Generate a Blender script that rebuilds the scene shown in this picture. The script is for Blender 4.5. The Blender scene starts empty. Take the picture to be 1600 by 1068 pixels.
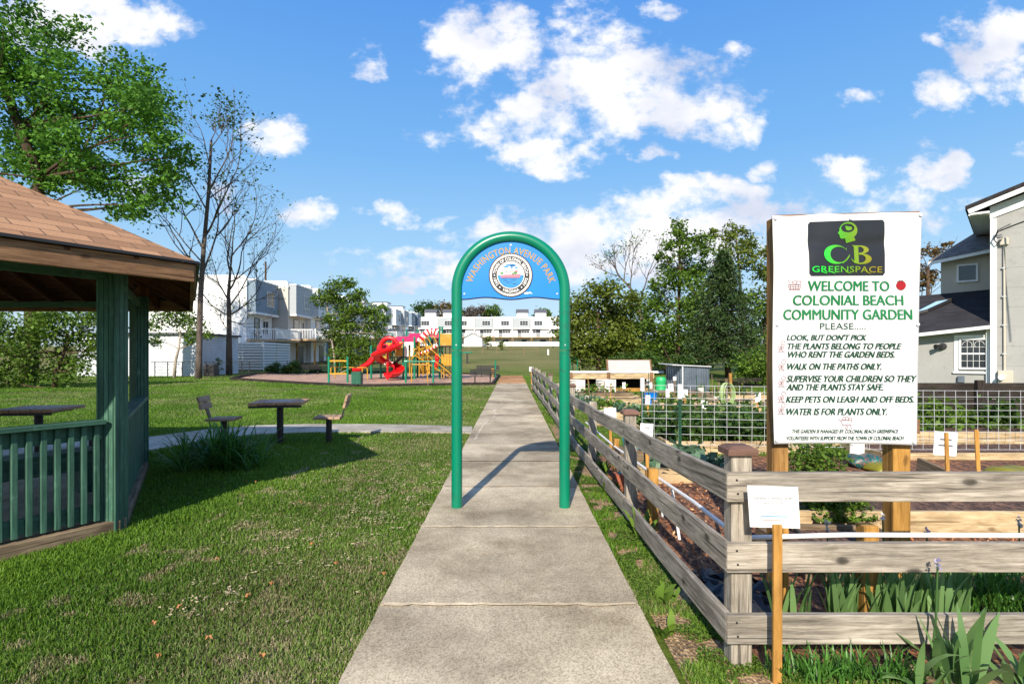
import bpy, math, random
import numpy as np
from mathutils import Vector, Matrix

random.seed(7)
RNG = np.random.default_rng(11)
SC = bpy.context.scene
COL = SC.collection

# ---------------------------------------------------------------- camera
F = 876.0          # focal length in photo pixels (1600 wide)
HZ = 555.0         # horizon row in the photo
EYE = 1.5
cam_d = bpy.data.cameras.new("camera")
cam = bpy.data.objects.new("camera", cam_d)
COL.objects.link(cam)
cam.location = (0, 0, EYE)
cam.rotation_euler = (math.radians(90), 0, 0)
cam_d.sensor_width = 36.0
cam_d.lens = 36.0 * F / 1600.0
cam_d.shift_y = (HZ - 534.0) / 1600.0
cam_d.clip_start = 0.05
cam_d.clip_end = 6000.0
SC.camera = cam

# ---------------------------------------------------------------- sun, sky
SUN_EL = math.radians(32.0)
SUN_AZ = math.radians(191.0)       # clockwise from +Y: behind the camera, a little left
SC.view_settings.view_transform = 'Standard'
SC.view_settings.look = 'None'
SC.view_settings.gamma = 1.0
SC.view_settings.exposure = 0.5
sun_d = bpy.data.lights.new("sun", 'SUN')
sun_d.energy = 4.9
sun_d.angle = math.radians(0.5)
sun_d.color = (1.0, 0.91, 0.77)
sun = bpy.data.objects.new("sun", sun_d)
COL.objects.link(sun)
to_sun = Vector((math.sin(SUN_AZ) * math.cos(SUN_EL), math.cos(SUN_AZ) * math.cos(SUN_EL), math.sin(SUN_EL)))
sun.rotation_euler = (-to_sun).to_track_quat('-Z', 'Y').to_euler()
sun.location = (-6, -20, 25)

W = bpy.data.worlds.new("World")
SC.world = W
W.use_nodes = True
wt = W.node_tree
wt.nodes.clear()


def wn(kind, **kw):
    n = wt.nodes.new(kind)
    for k, v in kw.items():
        setattr(n, k, v)
    return n


def wmath(op, a, b=None, c=None, clamp=False):
    n = wn('ShaderNodeMath', operation=op)
    n.use_clamp = clamp
    for i, x in enumerate((a, b, c)):
        if x is None:
            continue
        if isinstance(x, (int, float)):
            n.inputs[i].default_value = x
        else:
            wt.links.new(x, n.inputs[i])
    return n.outputs[0]


def build_world():
    L = wt.links.new
    out = wn('ShaderNodeOutputWorld')
    bg = wn('ShaderNodeBackground')
    sky = wn('ShaderNodeTexSky', sky_type='NISHITA')
    sky.sun_disc = False
    sky.sun_elevation = SUN_EL
    sky.sun_rotation = SUN_AZ
    sky.altitude = 0
    sky.air_density = 1.0
    sky.dust_density = 0.3
    sky.ozone_density = 2.0
    tc = wn('ShaderNodeTexCoord')
    sep = wn('ShaderNodeSeparateXYZ')
    L(tc.outputs['Generated'], sep.inputs[0])
    x, y, z = sep.outputs
    ys = wmath('MAXIMUM', y, 0.02)
    u = wmath('DIVIDE', x, ys)
    v = wmath('DIVIDE', z, ys)
    # ragged edges: warp the direction with noise
    nz = wn('ShaderNodeTexNoise')
    nz.inputs['Scale'].default_value = 7.0
    nz.inputs['Detail'].default_value = 5.0
    nz.inputs['Roughness'].default_value = 0.6
    cmb = wn('ShaderNodeCombineXYZ')
    L(u, cmb.inputs[0])
    L(wmath('MULTIPLY', v, 1.35), cmb.inputs[1])
    L(cmb.outputs[0], nz.inputs['Vector'])
    sc = wn('ShaderNodeSeparateColor')
    L(nz.outputs['Color'], sc.inputs[0])
    uw = wmath('ADD', u, wmath('MULTIPLY', wmath('SUBTRACT', sc.outputs[0], 0.5), 0.15))
    vw = wmath('ADD', v, wmath('MULTIPLY', wmath('SUBTRACT', sc.outputs[1], 0.5), 0.11))
    # cloud banks: azimuth, height, half width, half height, weight (tangents of the view angles)
    banks = [(760, 70, 90, 75, 1.0), (960, 130, 150, 80, 1.05), (1090, 170, 110, 50, .9), (860, 180, 130, 50, .85),
             (740, 200, 80, 28, .6), (860, 243, 85, 28, 1.0), (915, 40, 70, 30, .6), (1020, 18, 40, 14, .5),
             (430, 205, 52, 38, .9), (120, 35, 150, 62, 1.15), (568, 95, 26, 30, .75), (480, 325, 45, 22, .95),
             (620, 330, 40, 20, .9), (560, 332, 24, 14, .5), (1000, 372, 250, 48, 1.15), (860, 420, 130, 34, .7),
             (1090, 305, 130, 32, .8), (1330, 272, 48, 26, 1.0), (1200, 262, 28, 16, .8), (1470, 268, 56, 30, 1.0),
             (1025, 237, 24, 14, .6), (1475, 148, 50, 34, .9), (1555, 75, 66, 60, 1.0), (1590, 145, 40, 34, .7),
             (1470, 60, 24, 12, .6), (1345, 145, 44, 16, .55), (1400, 325, 160, 26, .6), (660, 448, 60, 10, .8),
             (1130, 95, 40, 20, .6), (340, 300, 30, 22, .6), (200, 290, 50, 25, .5), (690, 345, 30, 10, .45),
             (640, 400, 80, 16, .6), (680, 425, 120, 22, .7), (1150, 345, 110, 40, .9), (780, 365, 60, 26, .8), (960, 410, 160, 40, .9), (1120, 205, 60, 20, .6), (-150, 200, 120, 90, .9), (1800, 250, 150, 60, .9)]
    acc = None
    for px, py, rx, ry, w in banks:
        cu, cv, a, b = (px - 800) / F, (HZ - py) / F, rx / F * 1.25, ry / F * 1.25
        du = wmath('MULTIPLY', wmath('SUBTRACT', uw, cu), 1 / a)
        dv = wmath('MULTIPLY', wmath('SUBTRACT', vw, cv), 1 / b)
        q = wmath('ADD', wmath('MULTIPLY', du, du), wmath('MULTIPLY', dv, dv))
        m = wmath('MULTIPLY', wmath('SUBTRACT', 1.0, q), w)
        acc = m if acc is None else wmath('SMOOTH_MAX', acc, m, 0.15)
    n2 = wn('ShaderNodeTexNoise')
    n2.inputs['Scale'].default_value = 13.0
    n2.inputs['Detail'].default_value = 8.0
    n2.inputs['Roughness'].default_value = 0.62
    L(cmb.outputs[0], n2.inputs['Vector'])
    dens = wmath('ADD', wmath('MAXIMUM', acc, -1.0), wmath('MULTIPLY', wmath('SUBTRACT', n2.outputs['Fac'], 0.54), 3.2))
    dens = wmath('MULTIPLY', dens, 1.15, clamp=True)
    # only the half of the sky ahead; behind the camera an added veil of noise clouds as unseen fill light
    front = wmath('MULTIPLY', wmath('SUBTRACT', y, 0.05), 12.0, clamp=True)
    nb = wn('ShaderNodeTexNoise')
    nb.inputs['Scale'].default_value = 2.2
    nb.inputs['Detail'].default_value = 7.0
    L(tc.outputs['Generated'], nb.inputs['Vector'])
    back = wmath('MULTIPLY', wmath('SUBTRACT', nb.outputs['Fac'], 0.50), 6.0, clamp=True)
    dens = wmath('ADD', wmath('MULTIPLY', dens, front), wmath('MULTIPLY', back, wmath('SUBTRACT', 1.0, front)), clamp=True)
    ab = wmath('MULTIPLY', wmath('SUBTRACT', z, 0.0), 30.0, clamp=True)
    dens = wmath('MULTIPLY', dens, ab)
    ramp = wn('ShaderNodeMapRange', interpolation_type='SMOOTHSTEP')
    L(dens, ramp.inputs['Value'])
    # grey-lilac undersides: broad noise
    n3 = wn('ShaderNodeTexNoise')
    n3.inputs['Scale'].default_value = 4.5
    n3.inputs['Detail'].default_value = 5.0
    L(cmb.outputs[0], n3.inputs['Vector'])
    under = wmath('MULTIPLY', wmath('SUBTRACT', n3.outputs['Fac'], 0.46), 5.0, clamp=True)
    cc = wn('ShaderNodeMix', data_type='RGBA')
    L(under, cc.inputs['Factor'])
    cc.inputs['A'].default_value = (7.6, 7.6, 7.8, 1)
    cc.inputs['B'].default_value = (4.7, 5.1, 6.3, 1)
    # clear spring-afternoon blue: the Nishita sky pulled towards a deeper zenith and a paler horizon
    el = wmath('ARCTAN2', z, wmath('SQRT', wmath('ADD', wmath('MULTIPLY', x, x), wmath('MULTIPLY', y, y))))
    gr = wn('ShaderNodeValToRGB')
    stops = [(0.0, (.68, .82, .94)), (.10, (.54, .77, .97)), (.25, (.36, .66, .98)), (.45, (.20, .51, .97)), (.75, (.11, .37, .93)), (1.0, (.07, .27, .80))]
    e = gr.color_ramp.elements
    e[0].position, e[0].color = stops[0][0], (*stops[0][1], 1)
    e[1].position, e[1].color = stops[-1][0], (*stops[-1][1], 1)
    for p_, c_ in stops[1:-1]:
        q_ = e.new(p_)
        q_.color = (*c_, 1)
    L(wmath('MULTIPLY', el, 1.0 / 0.75, clamp=True), gr.inputs[0])
    gs = wn('ShaderNodeVectorMath', operation='SCALE')
    L(gr.outputs[0], gs.inputs[0])
    gs.inputs['Scale'].default_value = SKY_VAL * 6.6
    hs = wn('ShaderNodeMix', data_type='RGBA')
    hs.inputs['Factor'].default_value = 0.85
    L(sky.outputs[0], hs.inputs['A'])
    L(gs.outputs[0], hs.inputs['B'])
    mix = wn('ShaderNodeMix', data_type='RGBA')
    L(ramp.outputs['Result'], mix.inputs['Factor'])
    L(hs.outputs['Result'], mix.inputs['A'])
    L(cc.outputs['Result'], mix.inputs['B'])
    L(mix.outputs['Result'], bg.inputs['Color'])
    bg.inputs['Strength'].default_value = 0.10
    L(bg.outputs[0], out.inputs['Surface'])


SKY_VAL = 1.06
build_world()

# ---------------------------------------------------------------- where things are
def gz(y):
    """height of the ground at distance y: flat park, then a grassy rise"""
    t = min(max((y - 46.0) / 110.0, 0.0), 1.0)
    return 4.1 * t


def G(px, py, z=0.0):
    """ground point seen at a photo pixel"""
    d = F * (EYE - z) / (py - HZ)
    return Vector(((px - 800.0) * d / F, d, z))


def P(px, py, d):
    return Vector(((px - 800.0) * d / F, d, EYE + (HZ - py) * d / F))


def S(px, d):
    return px * d / F


# ---------------------------------------------------------------- objects
def tag(o, label=None, cat=None, group=None, kind=None):
    if label: o['label'] = label
    if cat: o['category'] = cat
    if group: o['group'] = group
    if kind: o['kind'] = kind
    return o


def thing(name, label, cat, loc=(0, 0, 0), rz=0.0, group=None):
    o = bpy.data.objects.new(name, None)
    o.empty_display_size = 0.2
    COL.objects.link(o)
    o.location = loc
    o.rotation_euler = (0, 0, rz)
    return tag(o, label, cat, group)


def world_off(o):
    v = Vector((0, 0, 0))
    while o is not None:
        v += o.location
        o = o.parent
    return v


def kids(o):
    return [c for c in COL.objects if c.parent == o]


CHILD = {}


def reg(o, parent):
    if parent is not None:
        o.parent = parent
        CHILD.setdefault(parent.name, []).append(o)


def copy_tree(o, parent=None):
    c = o.copy()
    COL.objects.link(c)
    if parent is not None:
        reg(c, parent)
    for ch in CHILD.get(o.name, []):
        copy_tree(ch, c)
    return c


def dup(o, loc, rz, label, group=None, scale=1.0):
    c = copy_tree(o)
    c.location = loc
    c.rotation_euler = (0, 0, rz)
    c.scale = (scale,) * 3
    c['label'] = label
    if group: c['group'] = group
    return c


class MB:
    def __init__(self):
        self.v, self.f, self.g, self.m = [], [], [], []
        self.cur = 0

    def add(self, verts, faces, gr=None):
        b = len(self.v)
        self.v += [tuple(p) for p in verts]
        off = random.random() * 50
        if gr is None:
            gr = verts
        self.g += [(p[0] + off, p[1] + off, p[2] + off) for p in gr]
        self.f += [tuple(i + b for i in f) for f in faces]
        self.m += [self.cur] * len(faces)
        return self

    BOXF = [(0, 3, 2, 1), (4, 5, 6, 7), (0, 1, 5, 4), (1, 2, 6, 5), (2, 3, 7, 6), (3, 0, 4, 7)]

    def box(self, c, s, rz=0.0):
        hx, hy, hz = s[0] / 2, s[1] / 2, s[2] / 2
        loc = [(-hx, -hy, -hz), (hx, -hy, -hz), (hx, hy, -hz), (-hx, hy, -hz), (-hx, -hy, hz), (hx, -hy, hz), (hx, hy, hz), (-hx, hy, hz)]
        ca, sa = math.cos(rz), math.sin(rz)
        vs = [(c[0] + x * ca - y * sa, c[1] + x * sa + y * ca, c[2] + z) for x, y, z in loc]
        ax = max(range(3), key=lambda i: s[i])
        order = [ax] + [i for i in range(3) if i != ax]
        return self.add(vs, self.BOXF, [tuple(p[i] for i in order) for p in loc])

    def bx(self, x0, x1, y0, y1, z0, z1):
        return self.box(((x0 + x1) / 2, (y0 + y1) / 2, (z0 + z1) / 2), (x1 - x0, y1 - y0, z1 - z0))

    def bar(self, p0, p1, w, h, up=(0, 0, 1)):
        """box beam from p0 to p1; w = horizontal thickness, h = height along up"""
        p0, p1 = Vector(p0), Vector(p1)
        d = (p1 - p0)
        ln = d.length
        d = d / ln
        u = Vector(up)
        s = d.cross(u)
        if s.length < 1e-5:
            s = d.cross(Vector((0, 1, 0)))
        s.normalize()
        u = s.cross(d).normalized()
        vs, gr = [], []
        for q, a in ((p0, 0), (p1, ln)):
            for i, j in ((-1, -1), (1, -1), (1, 1), (-1, 1)):
                vs.append(q + s * (w / 2 * i) + u * (h / 2 * j))
                gr.append((a, w / 2 * i, h / 2 * j))
        fs = [(0, 1, 2, 3), (7, 6, 5, 4), (0, 4, 5, 1), (1, 5, 6, 2), (2, 6, 7, 3), (3, 7, 4, 0)]
        return self.add(vs, fs, gr)

    def tube(self, pts, r, n=8, caps=True):
        pts = [Vector(p) for p in pts]
        k = len(pts)
        if k < 2:
            return self
        rs = list(r) if hasattr(r, '__len__') else [r] * k
        vs, gr = [], []
        d0 = (pts[1] - pts[0]).normalized()
        ref = Vector((0, 0, 1)) if abs(d0.z) < 0.9 else Vector((1, 0, 0))
        a = d0.cross(ref).normalized()
        ln = 0
        for i, p in enumerate(pts):
            if i == 0:
                d = d0
            elif i == k - 1:
                d = (pts[i] - pts[i - 1])
            else:
                d = (pts[i + 1] - pts[i - 1])
            if d.length < 1e-9:
                d = d0.copy()
            d.normalize()
            a = (a - d * a.dot(d))
            if a.length < 1e-6:
                a = d.cross(Vector((0.3, 0.5, 0.8)))
            a.normalize()
            b = d.cross(a)
            if i:
                ln += (pts[i] - pts[i - 1]).length
            for j in range(n):
                t = 2 * math.pi * j / n
                vs.append(p + (a * math.cos(t) + b * math.sin(t)) * rs[i])
                gr.append((ln, math.cos(t) * rs[i], math.sin(t) * rs[i]))
        fs = []
        for i in range(k - 1):
            for j in range(n):
                j2 = (j + 1) % n
                fs.append((i * n + j, i * n + j2, (i + 1) * n + j2, (i + 1) * n + j))
        if caps:
            fs.append(tuple(range(n - 1, -1, -1)))
            fs.append(tuple((k - 1) * n + j for j in range(n)))
        return self.add(vs, fs, gr)

    def cyl(self, c, r, h, n=16, r2=None):
        return self.tube([c, (c[0], c[1], c[2] + h)], [r, r if r2 is None else r2], n)

    def lathe(self, c, prof, n=20):
        vs, fs = [], []
        k = len(prof)
        for r, z in prof:
            for j in range(n):
                t = 2 * math.pi * j / n
                vs.append((c[0] + r * math.cos(t), c[1] + r * math.sin(t), c[2] + z))
        for i in range(k - 1):
            for j in range(n):
                j2 = (j + 1) % n
                fs.append((i * n + j, i * n + j2, (i + 1) * n + j2, (i + 1) * n + j))
        fs.append(tuple(range(n - 1, -1, -1)))
        fs.append(tuple((k - 1) * n + j for j in range(n)))
        return self.add(vs, fs)

    def ball(self, c, r3, nu=12, nv=8, jit=0.0):
        vs, fs = [], []
        for i in range(1, nv):
            th = math.pi * i / nv
            for j in range(nu):
                ph = 2 * math.pi * j / nu
                k = 1 + random.uniform(-jit, jit)
                vs.append((c[0] + k * r3[0] * math.sin(th) * math.cos(ph), c[1] + k * r3[1] * math.sin(th) * math.sin(ph), c[2] + k * r3[2] * math.cos(th)))
        top, bot = len(vs), len(vs) + 1
        vs += [(c[0], c[1], c[2] + r3[2]), (c[0], c[1], c[2] - r3[2])]
        for i in range(nv - 2):
            for j in range(nu):
                j2 = (j + 1) % nu
                fs.append((i * nu + j, (i + 1) * nu + j, (i + 1) * nu + j2, i * nu + j2))
        for j in range(nu):
            j2 = (j + 1) % nu
            fs.append((top, j, j2))
            fs.append((bot, (nv - 2) * nu + j2, (nv - 2) * nu + j))
        return self.add(vs, fs)

    def prism(self, pts, ex):
        """closed polygon of 3-D points, pushed along vector ex"""
        n = len(pts)
        ex = Vector(ex)
        a = [Vector(p) for p in pts]
        vs = a + [p + ex for p in a]
        fs = [tuple(range(n - 1, -1, -1)), tuple(range(n, 2 * n))]
        for i in range(n):
            j = (i + 1) % n
            fs.append((i, j, n + j, n + i))
        return self.add(vs, fs)

    def build(self, name, mat, parent=None, smooth=False, bevel=0.0, seg=1):
        off = world_off(parent) if parent is not None else Vector((0, 0, 0))
        if parent is None and self.v:
            arr = np.array(self.v)
            off = Vector(((arr[:, 0].min() + arr[:, 0].max()) / 2, (arr[:, 1].min() + arr[:, 1].max()) / 2, arr[:, 2].min()))
        me = bpy.data.meshes.new(name)
        me.from_pydata([(p[0] - off.x, p[1] - off.y, p[2] - off.z) for p in self.v], [], self.f)
        at = me.attributes.new('gr', 'FLOAT_VECTOR', 'POINT')
        at.data.foreach_set('vector', np.array(self.g, dtype=np.float32).ravel())
        mats = mat if isinstance(mat, (list, tuple)) else [mat]
        for m in mats:
            me.materials.append(m)
        if len(mats) > 1:
            me.polygons.foreach_set('material_index', self.m)
        if smooth:
            me.polygons.foreach_set('use_smooth', [True] * len(me.polygons))
        me.update()
        o = bpy.data.objects.new(name, me)
        COL.objects.link(o)
        if parent is None:
            o.location = off
        else:
            reg(o, parent)
        if smooth == 'auto':
            try:
                me.set_sharp_from_angle(angle=math.radians(40))
            except Exception:
                pass
        if bevel:
            b = o.modifiers.new('bevel', 'BEVEL')
            b.width = bevel
            b.segments = seg
            b.limit_method = 'ANGLE'
            b.angle_limit = math.radians(50)
        return o


def mesh_np(name, V, Fc, mat, parent=None, rnd=None, smooth=False, extra=None):
    """mesh from numpy arrays; Fc is (M,k)"""
    V = np.asarray(V, dtype=np.float32)
    Fc = np.asarray(Fc, dtype=np.int32)
    off = np.array(world_off(parent) if parent is not None else (0, 0, 0), dtype=np.float32)
    me = bpy.data.meshes.new(name)
    n, (m, k) = len(V), Fc.shape
    me.vertices.add(n)
    me.vertices.foreach_set('co', (V - off).ravel())
    me.loops.add(m * k)
    me.loops.foreach_set('vertex_index', Fc.ravel())
    me.polygons.add(m)
    me.polygons.foreach_set('loop_start', np.arange(0, m * k, k, dtype=np.int32))
    try:
        me.polygons.foreach_set('loop_total', np.full(m, k, dtype=np.int32))
    except Exception:
        pass
    if rnd is not None:
        a = me.attributes.new('rnd', 'FLOAT', 'POINT')
        a.data.foreach_set('value', np.asarray(rnd, dtype=np.float32))
    if extra is not None:
        for nm, arr in extra.items():
            a = me.attributes.new(nm, 'FLOAT', 'POINT')
            a.data.foreach_set('value', np.asarray(arr, dtype=np.float32))
    if smooth:
        me.polygons.foreach_set('use_smooth', np.ones(m, dtype=bool))
    me.materials.append(mat)
    me.update(calc_edges=True)
    me.validate()
    o = bpy.data.objects.new(name, me)
    COL.objects.link(o)
    reg(o, parent)
    return o


# ---------------------------------------------------------------- materials
def srgb(r, g, b):
    def c(x):
        x /= 255.0
        return x / 12.92 if x <= 0.04045 else ((x + 0.055) / 1.055) ** 2.4
    return (c(r), c(g), c(b))


def newmat(name):
    m = bpy.data.materials.new(name)
    m.use_nodes = True
    nt = m.node_tree
    return m, nt, nt.nodes['Principled BSDF']


def mix3(c, k):
    return tuple(min(max(x * k, 0), 1) for x in c)


def ramp(nt, stops):
    r = nt.nodes.new('ShaderNodeValToRGB')
    el = r.color_ramp.elements
    while len(el) > 1:
        el.remove(el[-1])
    el[0].position, el[0].color = stops[0][0], (*stops[0][1], 1)
    for p, c in stops[1:]:
        e = el.new(p)
        e.color = (*c, 1)
    return r


def noise(nt, vec, scale, detail=4, rough=0.55):
    n = nt.nodes.new('ShaderNodeTexNoise')
    n.inputs['Scale'].default_value = scale
    n.inputs['Detail'].default_value = detail
    n.inputs['Roughness'].default_value = rough
    if vec is not None:
        nt.links.new(vec, n.inputs['Vector'])
    return n


def coords(nt, which='Object'):
    return nt.nodes.new('ShaderNodeTexCoord').outputs[which]


def geo_pos(nt):
    return nt.nodes.new('ShaderNodeNewGeometry').outputs['Position']


def attr(nt, name, out='Vector'):
    a = nt.nodes.new('ShaderNodeAttribute')
    a.attribute_name = name
    return a.outputs[out]


def mapping(nt, vec, scale):
    m = nt.nodes.new('ShaderNodeMapping')
    m.inputs['Scale'].default_value = scale
    nt.links.new(vec, m.inputs['Vector'])
    return m.outputs[0]


def bump(nt, h, bsdf, strength=0.3, dist=0.01):
    b = nt.nodes.new('ShaderNodeBump')
    b.inputs['Strength'].default_value = strength
    b.inputs['Distance'].default_value = dist
    nt.links.new(h, b.inputs['Height'])
    nt.links.new(b.outputs[0], bsdf.inputs['Normal'])


def mixc(nt, fac, a, b, mode='MIX'):
    n = nt.nodes.new('ShaderNodeMix')
    n.data_type = 'RGBA'
    n.blend_type = mode
    for s, x in (('Factor', fac), ('A', a), ('B', b)):
        if isinstance(x, (int, float)):
            n.inputs[s].default_value = x
        elif isinstance(x, tuple):
            n.inputs[s].default_value = (*x, 1) if len(x) == 3 else x
        else:
            nt.links.new(x, n.inputs[s])
    return n.outputs['Result']


def paint(name, col, rough=0.5, var=0.12, scale=3.0, metal=0.0, bmp=0.05, spec=0.5, dirt=None):
    m, nt, b = newmat(name)
    v = coords(nt)
    n = noise(nt, v, scale, 5)
    r = ramp(nt, [(0.3, mix3(col, 1 - var)), (0.7, mix3(col, 1 + var))])
    nt.links.new(n.outputs['Fac'], r.inputs[0])
    c = r.outputs[0]
    if dirt:
        n2 = noise(nt, v, scale * 4, 8, 0.7)
        r2 = ramp(nt, [(0.52, (0, 0, 0)), (0.68, (1, 1, 1))])
        nt.links.new(n2.outputs['Fac'], r2.inputs[0])
        c = mixc(nt, r2.outputs[0], c, dirt)
    nt.links.new(c, b.inputs['Base Color'])
    b.inputs['Roughness'].default_value = rough
    b.inputs['Metallic'].default_value = metal
    b.inputs['Specular IOR Level'].default_value = spec
    if bmp:
        n3 = noise(nt, v, scale * 20, 4)
        bump(nt, n3.outputs['Fac'], b, bmp, 0.01)
    return m


def wood(name, c_dark, c_mid, c_light, rough=0.8, stretch=14.0, blotch=None, knots=True, bmp=0.35, kn=0.8):
    """grain that runs along each board (attribute gr: along, across, across)"""
    m, nt, b = newmat(name)
    g = attr(nt, 'gr')
    v = mapping(nt, g, (1.2, stretch, stretch))
    n = noise(nt, v, 3.2, 9, 0.68)
    n.inputs['Distortion'].default_value = 0.6
    r = ramp(nt, [(0.28, c_dark), (0.48, c_mid), (0.72, c_light)])
    nt.links.new(n.outputs['Fac'], r.inputs[0])
    c = r.outputs[0]
    v2 = mapping(nt, g, (1.0, 2.5, 2.5))
    n2 = noise(nt, v2, 1.6, 5, 0.6)
    r2 = ramp(nt, [(0.35, (0.62, 0.62, 0.62)), (0.65, (1.12, 1.1, 1.08))])
    nt.links.new(n2.outputs['Fac'], r2.inputs[0])
    c = mixc(nt, 1.0, c, r2.outputs[0], 'MULTIPLY')
    if knots:
        vo = nt.nodes.new('ShaderNodeTexVoronoi')
        vo.voronoi_dimensions = '2D'
        vo.inputs['Scale'].default_value = 1.0
        sx = nt.nodes.new('ShaderNodeSeparateXYZ'); nt.links.new(g, sx.inputs[0])
        cx_ = nt.nodes.new('ShaderNodeCombineXYZ')
        ad = nt.nodes.new('ShaderNodeMath'); ad.operation = 'ADD'
        nt.links.new(sx.outputs[1], ad.inputs[0]); nt.links.new(sx.outputs[2], ad.inputs[1])
        nt.links.new(sx.outputs[0], cx_.inputs[0]); nt.links.new(ad.outputs[0], cx_.inputs[1])
        wv = noise(nt, g, 9.0, 2)
        kv = nt.nodes.new('ShaderNodeVectorMath'); kv.operation = 'MULTIPLY'
        nt.links.new(cx_.outputs[0], kv.inputs[0]); kv.inputs[1].default_value = (2.6, 5.2, 1)
        kw = nt.nodes.new('ShaderNodeVectorMath'); kw.operation = 'ADD'
        ks = nt.nodes.new('ShaderNodeVectorMath'); ks.operation = 'SCALE'; ks.inputs['Scale'].default_value = 0.12
        nt.links.new(wv.outputs['Color'], ks.inputs[0])
        nt.links.new(kv.outputs[0], kw.inputs[0]); nt.links.new(ks.outputs[0], kw.inputs[1])
        nt.links.new(kw.outputs[0], vo.inputs['Vector'])
        r3 = ramp(nt, [(0.03, (kn, kn, kn)), (0.075, (kn * .75,) * 3), (0.10, (kn * .25,) * 3), (0.16, (0, 0, 0))])
        nt.links.new(vo.outputs['Distance'], r3.inputs[0])
        sk_ = nt.nodes.new('ShaderNodeSeparateColor'); nt.links.new(vo.outputs['Color'], sk_.inputs[0])
        gate = nt.nodes.new('ShaderNodeMath'); gate.operation = 'GREATER_THAN'
        nt.links.new(sk_.outputs[0], gate.inputs[0]); gate.inputs[1].default_value = 0.62
        kg = nt.nodes.new('ShaderNodeMath'); kg.operation = 'MULTIPLY'
        nt.links.new(r3.outputs[0], kg.inputs[0]); nt.links.new(gate.outputs[0], kg.inputs[1])
        c = mixc(nt, kg.outputs[0], c, mixc(nt, n.outputs['Fac'], mix3(c_dark, 0.35), mix3(c_dark, 0.8)))
        # long drying cracks
        n6 = noise(nt, mapping(nt, g, (0.7, 34, 34)), 1.7, 3, 0.5)
        r6 = ramp(nt, [(0.60, (0, 0, 0)), (0.66, (.8, .8, .8))])
        nt.links.new(n6.outputs['Fac'], r6.inputs[0])
        c = mixc(nt, r6.outputs[0], c, mix3(c_dark, 0.6))
    if blotch:
        n4 = noise(nt, g, 5.0, 6, 0.7)
        r4 = ramp(nt, [(0.56, (0, 0, 0)), (0.72, (0.6, 0.6, 0.6))])
        nt.links.new(n4.outputs['Fac'], r4.inputs[0])
        c = mixc(nt, r4.outputs[0], c, blotch)
    nt.links.new(c, b.inputs['Base Color'])
    b.inputs['Roughness'].default_value = rough
    b.inputs['Specular IOR Level'].default_value = 0.25
    bump(nt, n.outputs['Fac'], b, bmp, 0.008)
    return m


def leafmat(name, dark, light, transl=0.35, rough=0.55):
    m, nt, b = newmat(name)
    a = attr(nt, 'rnd', 'Fac')
    r = ramp(nt, [(0.0, dark), (0.55, tuple((d + l) / 2 for d, l in zip(dark, light))), (1.0, light)])
    nt.links.new(a, r.inputs[0])
    n = noise(nt, geo_pos(nt), 0.8, 3)
    c = mixc(nt, 1.0, r.outputs[0], n.outputs['Fac'], 'OVERLAY')
    nt.links.new(r.outputs[0], b.inputs['Base Color'])
    b.inputs['Roughness'].default_value = rough
    b.inputs['Specular IOR Level'].default_value = 0.3
    t = nt.nodes.new('ShaderNodeBsdfTranslucent')
    nt.links.new(r.outputs[0], t.inputs['Color'])
    mx = nt.nodes.new('ShaderNodeMixShader')
    mx.inputs[0].default_value = transl
    nt.links.new(b.outputs[0], mx.inputs[1])
    nt.links.new(t.outputs[0], mx.inputs[2])
    nt.links.new(mx.outputs[0], nt.nodes['Material Output'].inputs['Surface'])
    return m


M = {}
M['arch_green'] = paint('arch_green', srgb(0, 120, 90), 0.3, 0.08, 2.5, bmp=0.03, dirt=srgb(24, 104, 80))
M['sign_blue'] = paint('sign_blue', srgb(0, 122, 212), 0.35, 0.05, 4)
M['edge_navy'] = paint('edge_navy', srgb(20, 40, 80), 0.4)
M['letter_gold'] = paint('letter_gold', srgb(168, 130, 4), 0.45, 0.15, 30)
M['white'] = paint('white', (0.8, 0.8, 0.8), 0.45, 0.03, 4)
M['black'] = paint('black', (0.012, 0.012, 0.014), 0.45, 0.1)
M['seal_ring'] = paint('seal_ring', srgb(20, 22, 26), 0.4, 0.1)
M['seal_rope'] = paint('seal_rope', srgb(226, 208, 196), 0.5, 0.1, 60)
M['seal_water'] = paint('seal_water', srgb(28, 128, 200), 0.4, 0.15, 30)
M['seal_pink'] = paint('seal_pink', srgb(226, 110, 130), 0.5, 0.1, 30)
M['seal_leaf'] = paint('seal_leaf', srgb(60, 130, 60), 0.5, 0.1, 30)
M['steel'] = paint('steel', (0.55, 0.56, 0.58), 0.35, 0.08, 8, metal=0.8)
M['galv'] = paint('galv', (0.62, 0.63, 0.64), 0.45, 0.12, 9, metal=0.25)
M['green_paint_wood'] = wood('green_paint_wood', srgb(44, 78, 66), srgb(62, 100, 84), srgb(84, 124, 104), 0.6, 26, blotch=srgb(104, 142, 122), knots=False, bmp=0.25)
M['fence_wood'] = wood('fence_wood', srgb(88, 82, 74), srgb(152, 143, 130), srgb(198, 190, 176), 0.85, 18, blotch=srgb(104, 102, 80), kn=1.0, bmp=0.5)
M['cap_brown'] = wood('cap_brown', srgb(92, 66, 56), srgb(116, 88, 76), srgb(136, 106, 94), 0.7, 12, knots=False)
M['post_yellow'] = wood('post_yellow', srgb(120, 84, 36), srgb(168, 124, 60), srgb(196, 154, 88), 0.75, 12)
M['post_brown'] = wood('post_brown', srgb(104, 74, 40), srgb(152, 112, 62), srgb(180, 140, 86), 0.75, 12)
M['stake'] = wood('stake', srgb(140, 98, 44), srgb(180, 132, 64), srgb(204, 158, 90), 0.7, 12, knots=False)
M['old_wood'] = wood('old_wood', srgb(80, 64, 48), srgb(124, 106, 84), srgb(160, 142, 116), 0.85, 14)
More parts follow.
